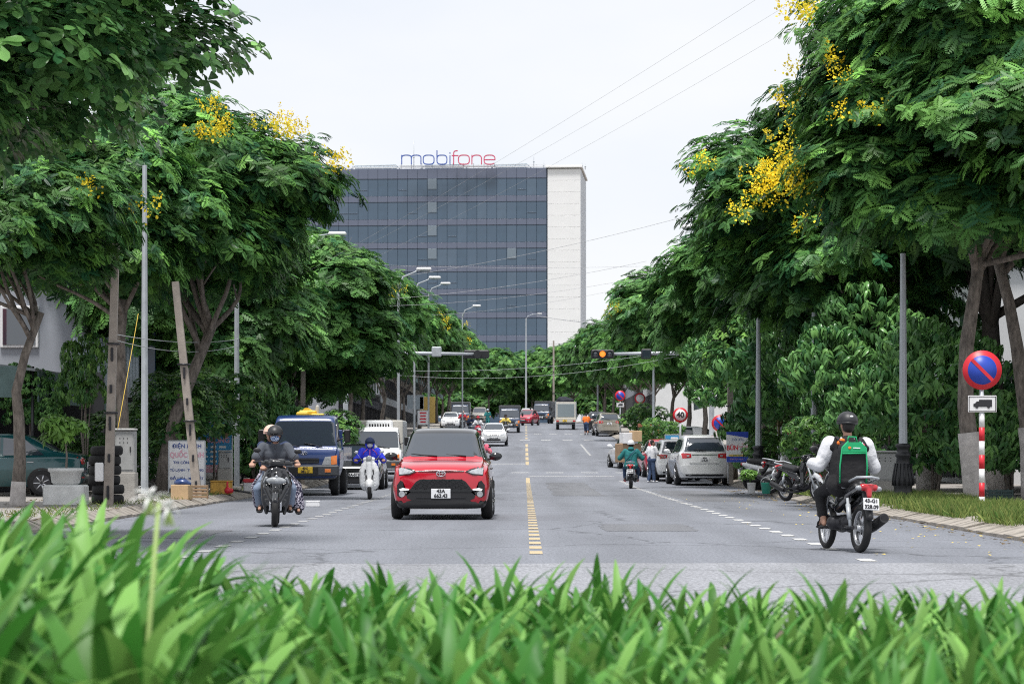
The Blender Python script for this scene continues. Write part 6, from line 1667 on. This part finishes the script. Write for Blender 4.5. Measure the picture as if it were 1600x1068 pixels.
concrete_pole('leaning concrete pole in front of the white repair sign', (309, 757), (274, 440), .19, .15, 55.5)
concrete_pole('round grey concrete pole in front of the no-parking disc by the silver suv', (1141, 752), (1141, 560), .20, .18, 84, False)
concrete_pole('thin wooden-looking pole far behind near the white tower', (865, 660), (865, 532), .25, .2, 300, False)
concrete_pole('straight slim pole rising behind the blue truck', (472, 752), (474, 560), .16, .14, 80, False)
m = MB(); m.box((0, 0, 0), (.16, .08, .36), .02); tag(m.build('meter_box', MATS['sign_white'], None, P(155, 737, 46.2)), 'small white box strapped to the slotted concrete pole', 'meter box')
# tyre stack
tm = MB(); tm.lathe([(.19, -.085), (.28, -.095), (.315, -.06), (.32, 0), (.315, .06), (.28, .095), (.19, .085), (.20, 0), (.19, -.085)], 28); tyre_me = tm.mesh('tyre', MATS['rubber'])
for k in range(6):
    o = link('old_tyre', tyre_me, None, (PX(166, 48.2) + rnd.uniform(-.05, .05), 48.2 + rnd.uniform(-.03, .03), .245 + k * .192), (rnd.uniform(-.03, .03), rnd.uniform(-.03, .03), 0))
    tag(o, '%s old black tyre of the stack behind the slotted pole' % ['lowest', 'second lowest', 'third', 'fourth', 'second highest', 'topmost'][k], 'tyre', 'stacked old tyres')
# planter with young tree
pl = empty('planter', (PX(103, 46.5), 46.5, .15), 0, 'white concrete block planter with round pot and young tree', 'planter')
m = MB(); m.box((0, 0, .20), (.78, .6, .40), .03); m.build('block', MATS['pot_white'], pl)
m = MB(); m.lathe([(.22, .40), (.27, .45), (.30, .64), (.34, .66), (.34, .72), (.29, .72), (.27, .66), (.01, .64)], 24); m.build('pot', MATS['pot_white'], pl)
m = MB(); m.tube([(0, 0, .62), (.02, 0, .95), (-.02, 0, 1.3)], [.025, .02, .012], 8); m.build('stem', MATS['bark'], pl)
link('foliage', SH['pot'], pl, (0, 0, 1.42), None, (1.0, 1.0, 1.0))
# cabinets
def cabinet(label, px, Y, w, h, d, base_h, mat='cabinet_grey', name='utility_cabinet', rz=0.):
    r_ = empty(name, (PX(px, Y), Y, zg(Y) + .14), rz, label, 'cabinet')
    m = MB(); m.box((0, 0, base_h / 2), (w * 1.12, d * 1.1, base_h), .02); m.build('plinth', MATS['concrete'], r_)
    m = MB(); m.box((0, 0, base_h + h / 2), (w, d, h), .015); m.build('case', MATS[mat], r_)
    m = MB(); m.box((0, -.02, base_h + h + .03), (w * 1.1, d * 1.2, .05), .02); m.build('lid', MATS[mat], r_)
    m = MB(); m.box((0, -d / 2 - .008, base_h + h / 2), (w * .86, .012, h * .88), .004); dr = m.build('door', MATS[mat], r_)
    m = MB(); m.box((w * .3, -d / 2 - .025, base_h + h * .55), (.02, .02, .12), .004); m.build('handle', MATS['dark_metal'], dr)
    for k in range(6): m = MB(); m.ell((-w * .25 + (k % 3) * w * .2, -d / 2 - .016, base_h + h * (.72 + .1 * (k // 3))), (.012, .008, .012), 8, 5); m.build('rivet', MATS['dark_metal'], dr)
    return r_
cabinet('grey utility cabinet on a concrete plinth left of the tall lamp post', 197, 51, .40, .86, .35, .62)
cabinet('long grey steel cabinet behind the near lamp foot', 1383, 54, .62, .62, .4, .40)
mb_ = cabinet('grey electricity meter box on legs in front of the blue salon sign', 352, 62, .32, .42, .25, .62)
# signs on the left pavement
def board(name, label, px, pyc, Y, w, h, mat, tilt=0., frame=None, legs=.0, rz=0.):
    r_ = empty(name, (PX(px, Y), Y, PZ(pyc, Y)), rz, label, 'sign', rot=(tilt, 0, rz))
    m = MB(); m.box((0, 0, 0), (w, .03, h), .006); m.build('board', MATS[mat], r_)
    if frame:
        m = MB()
        for s in (-1, 1): m.box((s * w / 2, 0, -legs / 2), (.03, .045, h + legs), .005); m.box((0, 0, s * h / 2), (w, .045, .03), .005)
        m.build('frame', MATS[frame], r_)
    return r_
def lett(r_, t, size, x, z, mat, sx=1., bold=.0, y=-.019):
    link('lettering', text_mesh(t, size, MATS[mat], .002, bold=bold, sx=sx), r_, (x, y, z), (R(90), 0, 0))
s1 = board('repair_sign', 'white upright board advertising refrigerator repair behind the leaning pole', 292, 725, 58, .86, 1.12, 'sign_white', R(-3), 'galv', .12, R(4))
lett(s1, 'ĐIỆN LẠNH', .13, 0, .43, 'text_blue', 1.0, .003); lett(s1, 'QUỐC MINH', .17, 0, .22, 'text_pink', .82, .004)
lett(s1, 'THI CÔNG', .09, -.1, .04, 'text_blue', 1, .002); lett(s1, 'TỦ LẠNH - TỦ ĐÔNG', .085, 0, -.14, 'text_blue', .95, .002); lett(s1, 'ĐIỀU HÒA - MÁY GIẶT', .085, 0, -.34, 'text_blue', .9, .002)
s2 = board('salon_sign', 'sky blue hair salon board with white and pink lettering', 336, 699, 63.5, .90, 1.34, 'sign_sky', 0, 'wall_white', .15)
lett(s2, 'Hớt', .14, -.2, .56, 'text_white', 1, .002); lett(s2, 'Tóc', .17, -.10, .40, 'text_white', 1, .003); lett(s2, 'PHƯƠNG', .19, 0, .19, 'text_pink', .95, .006)
for k in range(4):
    for q in range(3):
        m = MB(); m.box((-.28 + q * .24, -.018, .02 - k * .125), (.18 - .03 * ((k + q) % 2), .006, .06), .002); m.build('printed_word', MATS['text_white'], s2)
m = MB(); m.box((0, -.018, -.55), (.88, .008, .2), .002); m.build('pink_band', MATS['text_pink'], s2); lett(s2, 'UỐN NHUỘM DUỖI', .075, 0, -.52, 'text_white', .9, .001, -.026)
m = MB(); m.prism([(.10, .62), (.42, .62), (.40, .36), (.30, .25), (.20, .32), (.16, .45)], 'y', -.024, -.014); m.build('portrait_shape', MATS['wood'], s2)
# small things at its foot
cr = empty('crate', (PX(346, 60), 60, .15), R(6), 'battered yellow foam box on the pavement below the salon sign', 'crate')
m = MB(); m.box((0, 0, .15), (.54, .36, .30), .02); m.build('box', MATS['crate_yellow'], cr); m = MB(); m.box((0, 0, .315), (.56, .38, .04), .012); m.build('lid', MATS['crate_yellow'], cr)
cb = empty('cardboard_box', (PX(284, 53), 53, .15), R(-12), 'brown cardboard box with blue cloth below the repair sign', 'box')
m = MB(); m.box((0, 0, .16), (.40, .3, .32), .01); m.build('box', MATS['box_card'], cb); m = MB(); m.ell((0, 0, .36), (.18, .13, .10)); m.ell((.08, .02, .34), (.14, .1, .07)); link('blue_cloth', blob(m, 'blue_cloth', MATS['paint_blue'], .02), cb)
ck = empty('wooden_crate', (PX(310, 53.5), 53.5, .15), R(5), 'low slatted crate of scrap beside the cardboard box', 'crate')
for k in range(4): m = MB(); m.box((0, -.16, .05 + k * .075), (.42, .02, .05), .006); m.build('slat', MATS['wood'], ck)
for k in range(4): m = MB(); m.box((0, .16, .05 + k * .075), (.42, .02, .05), .006); m.build('slat', MATS['wood'], ck)
for s in (-1, 1): m = MB(); m.box((s * .2, 0, .15), (.03, .34, .3), .006); m.build('end_panel', MATS['wood'], ck)
rj_ = empty('red_jack', (PX(363, 60), 59, .15), 0, 'small red trolley jack with black handle at the lamp foot', 'jack')
m = MB(); m.caps((0, 0, .10), (.10, 0, .10), .08, .06); m.caps((.0, 0, .15), (0, 0, .30), .03); link('body', blob(m, 'body', MATS['sign_red'], .02), rj_); m = MB(); m.tube([(.1, 0, .12), (.55, -.05, .05)], .025, 8); m.build('handle', MATS['cast_black'], rj_)
kb = empty('kerb_block', (PX(391, 64), 64, .15), R(10), 'red and white painted concrete block by the kerb behind the scooter man', 'block')
m = MB(); m.box((0, 0, .12), (.36, .3, .24), .02); m.build('white_part', MATS['sign_white'], kb); m = MB(); m.box((0, 0, .285), (.38, .32, .09), .02); m.build('red_part', MATS['sign_red'], kb)
fb = empty('foam_box', gz(PX(489, 52.5), 52.5), R(4), 'flat white foam box lying on the road by the blue truck', 'box'); m = MB(); m.box((0, 0, .055), (.30, .22, .11), .012); m.build('box', MATS['sign_white'], fb); m = MB(); m.box((0, 0, .118), (.31, .23, .02), .006); m.build('lid', MATS['sign_white'], fb)
# signs near the far left kerb
b1 = board('yellow_board', 'yellow menu board far up the left kerb', 668, 640, 150, .95, 1.6, 'board_yellow', 0, None); b2 = board('white_board', 'white menu board in front of the yellow board', 661, 652, 146, .65, .85, 'sign_white', 0, 'galv', .4)
for k in range(4): m = MB(); m.box((0, -.018, .28 - k * .18), (.40 - .06 * (k % 2), .006, .09), .002); m.build('printed_line', MATS['text_red'], b2)
board('blank_board', 'pale hanging signboard above the yellow menu board', 649, 628, 150, 1.0, .85, 'sheet_blue', 0, 'galv')
st_ = empty('striped_post', (PX(634, 140), 140, zg(140) + .1), 0, 'red and white striped post far up the left kerb', 'post')
for k in range(6): m = MB(); m.lathe([(.06, 0), (.06, .28)], 12, (0, 0, k * .28)); m.build('band', MATS['sign_red' if k % 2 else 'sign_white'], st_)

# ---------------------------------------------------------------- right side
def round_sign(label, px, py, Y, r, kind, post_px=None, post_mat='galv', striped=False, plate_=False, base=None):
    zc = PZ(py, Y); x = PX(px, Y); z0 = zg(Y) + .12
    root = empty('road_sign', (x, Y, z0), 0, label, 'road sign'); h = zc - z0
    m = MB(); m.lathe([(.001, .0), (r, .0), (r, .02), (.001, .02)], 40, (0, 0, 0), 'y'); face = m.build('disc', MATS['sign_red'], root, (0, -.05, h))
    if kind == 'nopark':
        m = MB(); m.lathe([(.001, -.006), (r * .74, -.006), (r * .74, .0)], 36, (0, 0, 0), 'y'); m.build('blue_field', MATS['sign_blue'], face)
        m = MB(); m.box((0, -.010, 0), (r * 1.5, .006, r * .17), M4=Matrix.Rotation(R(45), 4, 'Y')); m.build('slash', MATS['sign_red'], face)
    else:
        m = MB(); m.lathe([(.001, -.006), (r * .74, -.006), (r * .74, .0)], 36, (0, 0, 0), 'y'); m.build('white_field', MATS['sign_white'], face)
        if kind == '40': link('numeral', text_mesh('40', r * 1.0, MATS['ink'], .002, bold=.012), face, (0, -.011, 0), (R(90), 0, 0))
    m = MB(); m.lathe([(.04, 0), (.04, h + r * .6)], 12); m.build('post', MATS[post_mat], root)
    if plate_:
        m = MB(); m.box((0, -.05, h - r * 1.72), (r * 1.45, .02, r * .85), .008); pt = m.build('plate', MATS['sign_white'], root)
        z = h - r * 1.72; bw, bh = r * 1.45, r * .85
        for (dx, dz, w, hh) in ((0, bh / 2 - .018, bw - .03, .012), (0, -bh / 2 + .018, bw - .03, .012), (-bw / 2 + .018, 0, .012, bh - .03), (bw / 2 - .018, 0, .012, bh - .03)):
            m = MB(); m.box((dx, -.063, z + dz), (w, .006, hh)); m.build('border', MATS['ink'], pt)
        k = r / .35; m = MB(); m.prism([(-.16 * k, -.05 * k), (.17 * k, -.05 * k), (.17 * k, .075 * k), (-.06 * k, .075 * k), (-.06 * k, .045 * k), (-.10 * k, .045 * k), (-.13 * k, .01 * k), (-.16 * k, .0)], 'y', -.068, -.06); m.v = [(a, b, c + z) for a, b, c in m.v]
        m.lathe([(.028 * k, -.069), (.028 * k, -.06)], 14, (-.10 * k, 0, z - .05 * k), 'y'); m.lathe([(.028 * k, -.069), (.028 * k, -.06)], 14, (.11 * k, 0, z - .05 * k), 'y'); m.build('lorry_symbol', MATS['ink'], pt)
    if striped:
        n = 7; hh = (h - r * 2.2) / n
        for k in range(n): m = MB(); m.lathe([(.052, .001), (.052, hh - .001)], 14, (0, 0, k * hh)); m.build('stripe', MATS['sign_white' if k % 2 == 0 else 'sign_red'], root)
    return root
round_sign('big round no-parking sign with lorry plate on a red and white striped pole', 1534, 578, 44, .355, 'nopark', striped=True, plate_=True)
round_sign('round forty speed limit sign on the right pavement', 1063, 648, 100, .31, '40')
round_sign('no-parking disc half hidden behind a concrete pole by the silver suv', 1125, 661, 85.5, .30, 'nopark')
round_sign('small far no-parking sign with lorry plate beyond the gold suv', 969, 618, 165, .36, 'nopark', plate_=True)
round_sign('far round white sign with red rim on a white board', 1000, 622, 150, .33, 'ban')
ns = board('noodle_sign', 'white and blue noodle shop board reading bún behind the silver suv', 1152, 698, 80, .72, 1.0, 'sign_white', 0, None)
m = MB(); m.prism([(-.36, .42), (.36, .30), (.36, .5), (-.36, .5)], 'y', -.022, -.012); m.build('blue_top', MATS['sign_blue'], ns)
m = MB(); m.box((0, -.018, -.40), (.715, .008, .19), .002); m.build('blue_band', MATS['sign_blue'], ns); m = MB(); m.box((.02, -.02, -.275), (.60, .008, .07), .002); m.build('yellow_band', MATS['board_yellow'], ns)
lett(ns, 'CÔ XÍU', .12, .02, .24, 'text_blue'); lett(ns, 'BÚN', .22, -.16, -.03, 'text_red', .85, .006); lett(ns, 'GIÒ', .07, .2, .10, 'text_red'); lett(ns, 'CHẢ CUA', .07, .2, .01, 'text_red'); lett(ns, 'BÒ', .07, .2, -.08, 'text_red'); lett(ns, 'MỌC', .07, .2, -.17, 'text_red'); lett(ns, 'ĐẶC BIỆT', .06, 0, -.275, 'text_green', 1, 0, -.026); lett(ns, 'BÁN CẢ NGÀY', .07, 0, -.40, 'text_pink', 1, 0, -.024)
for s in (-1, 1): m = MB(); m.tube([(s * .3, .03, -.5), (s * .3, .03, -1.2)], .02, 6); m.build('leg', MATS['galv'], ns)
bs = board('blue_board', 'small blue and white board on the pavement beyond the white sedan', 1050, 688, 104, .6, .5, 'sign_sky', 0, 'galv', .7); m = MB(); m.box((.1, -.018, .05), (.3, .006, .2), .002); m.build('printed_panel', MATS['text_white'], bs)
gp = empty('goal_frame', (PX(1074, 101), 101.2, zg(101) + .1), 0, 'white tubular frame with red and white bar below the forty sign', 'frame')
for x in (-.15, .30): m = MB(); m.tube([(x, 0, 0), (x, 0, 1.15)], .04, 8); m.build('post', MATS['sign_white'], gp)
m = MB(); m.tube([(-.2, 0, 1.15), (.35, 0, 1.15)], .035, 8); m.build('crossbar', MATS['sign_white'], gp)
for k in range(4): m = MB(); m.lathe([(.05, 0), (.05, .22)], 10, (0, 0, .1 + k * .22)); m.build('striped_bar', MATS['sign_red' if k % 2 else 'sign_white'], gp)
for i, (px, py, w) in enumerate(((981, 684, .62), (993, 681, .42))):
    bxo = empty('delivery_box', P(px, py, 108), R(20), ['white cardboard delivery box above the teal rider helmet', 'brown cardboard box leaning on the white delivery box'][i], 'box')
    m = MB(); m.box((0, 0, 0), (w, .5, .48), .015); m.build('box', MATS['sign_white' if i == 0 else 'box_card'], bxo); m = MB(); m.box((0, 0, .245), (w * .98, .06, .006)); m.build('tape', MATS['box_card'], bxo)
    if i == 0:
        m = MB(); m.box((.1, .2, -.66), (1.0, .7, .84), .03); m.build('cart', MATS['wood'], bxo)
bpn = empty('brick_planter', (PX(1015, 128), 128, zg(128) + .1), 0, 'tall red brick planter beyond the white sedan', 'planter')
for k in range(9):
    for q in range(4): m = MB(); m.box((-.42 + q * .28 + (.07 if k % 2 else -.07) * .8, 0, .1 + k * .2), (.265, .7, .185), .012); m.build('brick', MATS['terracotta'], bpn)
# crate, bucket, pots on the right verge
cg = empty('plastic_crate', (PX(1561, 47), 47, .16), R(3), 'dark green plastic crate beside the striped sign pole', 'crate')
for s in (-1, 1):
    for k in range(5): m = MB(); m.box((0, s * .17, .03 + k * .058), (.46, .015, .04), .004); m.build('slat', MATS['crate_green'], cg)
    for k in range(5): m = MB(); m.box((s * .23, 0, .03 + k * .058), (.015, .34, .04), .004); m.build('end_slat', MATS['crate_green'], cg)
    for q in (-.22, 0, .22): m = MB(); m.box((q, s * .172, .15), (.03, .022, .30), .004); m.build('rib', MATS['crate_green'], cg)
bk = empty('bucket', (PX(1197, 60), 60, .16), 0, 'green bucket on the verge beside the cast lamp foot', 'bucket'); m = MB(); m.lathe([(.10, 0), (.13, .26), (.14, .27), (.125, .27), (.095, .02), (.001, .02)], 20); m.build('pail', MATS['bucket_green'], bk); m = MB(); torus_arc(m, (0, 0, .27), .13, .006, 0, math.pi); m.build('handle', MATS['galv'], bk)
for i, (px, Y, r, h) in enumerate(((1174, 62, .11, .26), (1224, 61, .12, .22), (1320, 56, .16, .3))):
    pt = empty('flower_pot', (PX(px, Y), Y, .15), 0, ['square-ish white pot left of the green bucket', 'stained white pot right of the green bucket', 'white pot with creeper behind the motorcyclist elbow'][i], 'pot'); m = MB(); m.lathe([(r * .8, 0), (r, h), (r * 1.1, h), (r * .85, h - .03), (.001, h - .04)], 16); m.build('pot', MATS['pot_white'], pt); link('foliage', SH['pot'], pt, (0, 0, h + .18), (0, 0, i), (.6, .6, .5))
# dry palm / dracaena
dp = empty('dry_palm', (PX(1218, 68), 68, .15), 0, 'thin-stemmed palm with drooping dry strap leaves beside the second lamp', 'palm')
m = MB(); m.tube([(0, 0, 0), (.05, 0, .9), (-.02, 0, 1.75)], [.05, .04, .035], 8); m.build('trunk', MATS['bark'], dp)
lv = MB(); ts = [0, .25, .5, .75, 1.0]
V = []; F = []
for t in ts: V += [(t * .55, -.02 * (1 - t) - .003, .16 * math.sin(t * 2.2) - .35 * t * t), (t * .55, .02 * (1 - t) + .003, .16 * math.sin(t * 2.2) - .35 * t * t)]
for i in range(4): F.append((2 * i, 2 * i + 1, 2 * i + 3, 2 * i + 2))
lv.add(V, F, True); leafm = lv.mesh('leaf', M('dry_leaf', (.22, .19, .09), .7, noise=.3))
for k in range(26): link('leaf', leafm, dp, (0, 0, 1.75), (0, rnd.uniform(-.7, .5), k * .9), rnd.uniform(.8, 1.35))
pf = empty('flower_stand', (PX(1232, 66), 65, .15), 0, 'pink flowering creeper on a thin stake', 'plant')
m = MB(); m.tube([(0, 0, 0), (0, 0, 1.5)], .015, 6); m.build('stake', MATS['wood'], pf); link('foliage', SH['pot'], pf, (0, 0, 1.2), None, (.7, .7, .9)); m = MB()
for k in range(14): m.ell((rnd.uniform(-.15, .15), -.2, 1.5 + rnd.uniform(-.06, .1)), (.04, .03, .03), 8, 6)
m.build('blossom', MATS['cloth_pink'], pf)
kb2 = strip('verge_slab', 8.75, 9.0, list(np.arange(40, 60, 2.0)), 'concrete', .26, 1, skirt=.15)
# ---------------------------------------------------------------- traffic lights over the second crossing
def signal_arm(label, side, px_pole, px_tip, py, Y, facing):
    xp, xt = PX(px_pole, Y), PX(px_tip, Y); z = PZ(py, Y); z0 = zg(Y) + .1
    root = empty('traffic_light', (xp, Y, z0), 0, label, 'traffic light'); h = z - z0
    m = MB(); m.lathe([(.22, 0), (.22, .15), (.12, .2), (.11, h * .5), (.10, h + .2)], 16); m.build('pole', MATS['galv'], root)
    m = MB(); m.tube([(0, 0, h), ((xt - xp) * .5, 0, h + .04), (xt - xp, 0, h)], [.085, .075, .06], 10); m.build('arm', MATS['galv'], root)
    return root, xt - xp, h
ta, dx, h = signal_arm('right mast-arm traffic light showing amber over the road', 1, 1112, 942, 553, 104, 1)
m = MB(); m.box((dx - .02, -.05, h), (.98, .22, .38), .05); hs_ = m.build('housing', MATS['cast_black'], ta)
for k in (-1, 0, 1):
    m = MB(); m.lathe([(.001, -.03), (.125, -.03), (.13, .0)], 22, (dx - .02 + k * .30, -.17, h), 'y'); m.build('lens', MATS['signal_orange' if k == 0 else 'glass'], hs_)
    m = MB(); m.tube([(dx - .02 + k * .30 + .15 * math.cos(a), -.22, h + .15 * math.sin(a)) for a in np.linspace(-.4, math.pi + .4, 12)], .02, 6); m.build('hood', MATS['cast_black'], hs_)
m = MB(); m.box((dx + 1.85, -.03, h), (.44, .14, .44), .04); cd = m.build('countdown_box', MATS['cast_black'], ta); m = MB(); m.box((dx + 1.85, -.105, h), (.34, .01, .34), .004); m.build('screen', MATS['glass'], cd)
m = MB(); m.lathe([(.16, -.06), (.16, .06), (.12, .08)], 18, (dx + 3.4, -.05, h), 'y'); m.build('round_lamp', MATS['cast_black'], ta)
tb, dx, h = signal_arm('left mast-arm traffic light seen from behind among the trees', -1, 540, 748, 553, 104, 1)
m = MB(); m.box((dx - .1, .08, h), (1.1, .2, .36), .05); m.build('housing', MATS['cast_black'], tb); m = MB(); m.lathe([(.17, -.05), (.17, .05)], 16, (dx - .05, -.06, h), 'y'); m.build('round_lamp', MATS['cast_black'], tb)
m = MB(); m.box((dx - 1.8, .0, h + .1), (.42, .14, .42), .03); m.build('countdown_box', MATS['galv'], tb)
# ---------------------------------------------------------------- wires
def wire(label, a, b, sag=.3, r=.014, mat='wire', name='overhead_wire'):
    a, b = Vector(P(*a)), Vector(P(*b)); n = 14
    m = MB(); m.tube([(a.lerp(b, i / n) - Vector((0, 0, sag * 4 * (i / n) * (1 - i / n))))[:] for i in range(n + 1)], r, 5)
    c = a.lerp(b, .5); m.v = [(p[0] - c.x, p[1] - c.y, p[2] - c.z) for p in m.v]
    tag(m.build(name, MATS[mat], None, c), label, 'wire', 'overhead wires')
wire('steepest thin wire rising to the upper right across the sky', (470, 430, 72), (1250, -45, 46), .15, .0026)
wire('middle thin wire rising to the upper right across the sky', (540, 400, 74), (1260, -10, 47), .15, .0026)
wire('lowest thin wire rising to the upper right across the sky', (560, 415, 78), (1240, 42, 49), .15, .0026)
wire('long wire from the left trees up to the lamp beside the big right tree', (480, 448, 95), (1130, 322, 70), .35, .006)
wire('wire crossing level in front of the office block', (600, 414, 120), (1000, 416, 112), .1, .006)
wire('upper of two close wires sloping across the lower office facade', (560, 470, 110), (1010, 408, 100), .25, .007)
wire('lower of two close wires sloping across the lower office facade', (600, 478, 110), (1020, 430, 104), .25, .006)
wire('wire crossing just above the far street trees to the white tower', (620, 495, 130), (1000, 445, 120), .3, .006)
wire('thick cable from the curved lamp to the right-hand trees', (838, 493, 312), (1000, 512, 150), .1, .03)
wire('upper pale cable slung below the traffic light arms', (600, 578, 112), (1060, 547, 112), .35, .007, 'wire_pale')
wire('lower pale cable slung below the traffic light arms', (600, 584, 108), (1060, 556, 104), .5, .007, 'wire_pale')
wire('thin pale cable between the near left lamp posts', (180, 522, 50), (372, 530, 66), .12, .008, 'wire_pale')
wire('second thin pale cable between the near left lamp posts', (180, 531, 50), (372, 540, 66), .2, .008, 'wire_pale')
wire('yellow rope slanting down beside the grey-trunked tree', (216, 490, 53), (184, 670, 50.5), .02, .008, 'rope_yellow', 'yellow_rope')

# ---------------------------------------------------------------- foreground lily bed
bed = strip('planting_bed', -4.6, 4.6, [2.6, 3.2, 11.2, 12.0], 'soil', .28, 1, skirt=.35)
LEAF = []
gl = np.random.default_rng(8)
for k in range(9):
    bend = gl.uniform(.35, 1.9); L_ = gl.uniform(.52, .70); w = gl.uniform(.025, .036); n = 9; V = []; F = []; x = z = 0.; a = R(84)
    for i in range(n + 1):
        t = i / n; ww = w * (.55 + 1.1 * t if t < .4 else 1.0 * (1 - ((t - .4) / .6) ** 3.0) + .0) if t < 1 else .001; ww = max(ww, .0015)
        V += [(x, -ww, z + ww * .45), (x, 0, z), (x, ww, z + ww * .45)]
        a -= bend * (t ** 1.5) * 2.2 / n; x += L_ / n * math.cos(a); z += L_ / n * math.sin(a)
    for i in range(n):
        b = 3 * i; F += [(b, b + 1, b + 4, b + 3), (b + 1, b + 2, b + 5, b + 4)]
    for tone in range(3):
        y0 = (.0, .22, .75)[tone]
        col = np.zeros((len(V), 3)); col[:, 0] = np.clip(y0 + gl.uniform(-.1, .15), 0, 1); col[:, 1] = gl.uniform(.85, 1.2)
        LEAF.append(np_mesh('leaf', np.array(V), np.array(F), MATS['strap_leaf'], col, True))
gq = random.Random(21)
row = 0; Y = 5.5; nlily = 0
while Y < 10.4:
    half = .215 * Y + .25; x = -half + gq.uniform(0, .2)
    while x < half:
        px = VX + FPX * x / Y
        hgt = np.interp(px, [0, 230, 380, 800, 1200, 1600], [1.30, 1.15, .79, .79, .70, .68]) * np.interp(Y, [5.5, 7.5, 10.4], [.96, .96, .90])
        pl_ = empty('lily_plant', (x + gq.uniform(-.06, .06), Y + gq.uniform(-.1, .1), .275), gq.uniform(0, 6.28), 'strap-leaved green spider lily plant in the foreground bed', 'lily plant', 'spider lilies of the foreground bed')
        s = hgt * gq.uniform(.86, 1.04); nl_ = gq.randrange(12, 16)
        for k in range(nl_):
            t = k / nl_
            link('leaf', gq.choice(LEAF), pl_, (gq.uniform(-.03, .03), gq.uniform(-.03, .03), 0), (gq.uniform(-.12, .12), gq.uniform(-.05, .6), k * 2.4 + gq.uniform(-.4, .4)), s * gq.uniform(.78, 1.08))
        x += gq.uniform(.20, .30); nlily += 1
    Y += .44
fl = empty('lily_flower', (PX(222, 5.6), 5.6, .26), 0, 'white spider lily bloom rising from the bed at left', 'flower')
top = Vector(P(248, 785, 5.6)) - Vector((PX(222, 5.6), 5.6, .26))
m = MB(); m.tube([(0, 0, 0), (top * .5 + Vector((-.01, 0, 0)))[:], top[:]], [.008, .006, .005], 8); m.build('stalk', MATS['stem_green'], fl)
for c, s in ((top + Vector((-.02, 0, .012)), 1), (top + Vector((.022, .01, -.012)), .8)):
    for k in range(6):
        a = k * 1.047 + .3; m = MB(); d = Vector((math.cos(a), .5 * math.sin(a + 1), .55 * math.sin(a) + .25)); m.tube([c[:], (c + d * .022 * s)[:], (c + d * .036 * s + Vector((0, 0, -.006)))[:], (c + d * .05 * s + Vector((0, 0, -.018)))[:]], [.002, .0042, .0034, .001], 6, sq=.35); m.build('petal', MATS['petal_white'], fl)
    m = MB(); m.lathe([(.002, 0), (.006, .010), (.011, .018)], 12, c[:]); m.build('cup', MATS['petal_white'], fl)
    for k in range(3): m = MB(); m.caps(c - Vector((0, 0, .01)), c + Vector((-.01 + .01 * k, 0, -.04)), .004, .003); m.build('bud', MATS['stem_green'], fl)
bpy.data.scenes.remove(WORK)
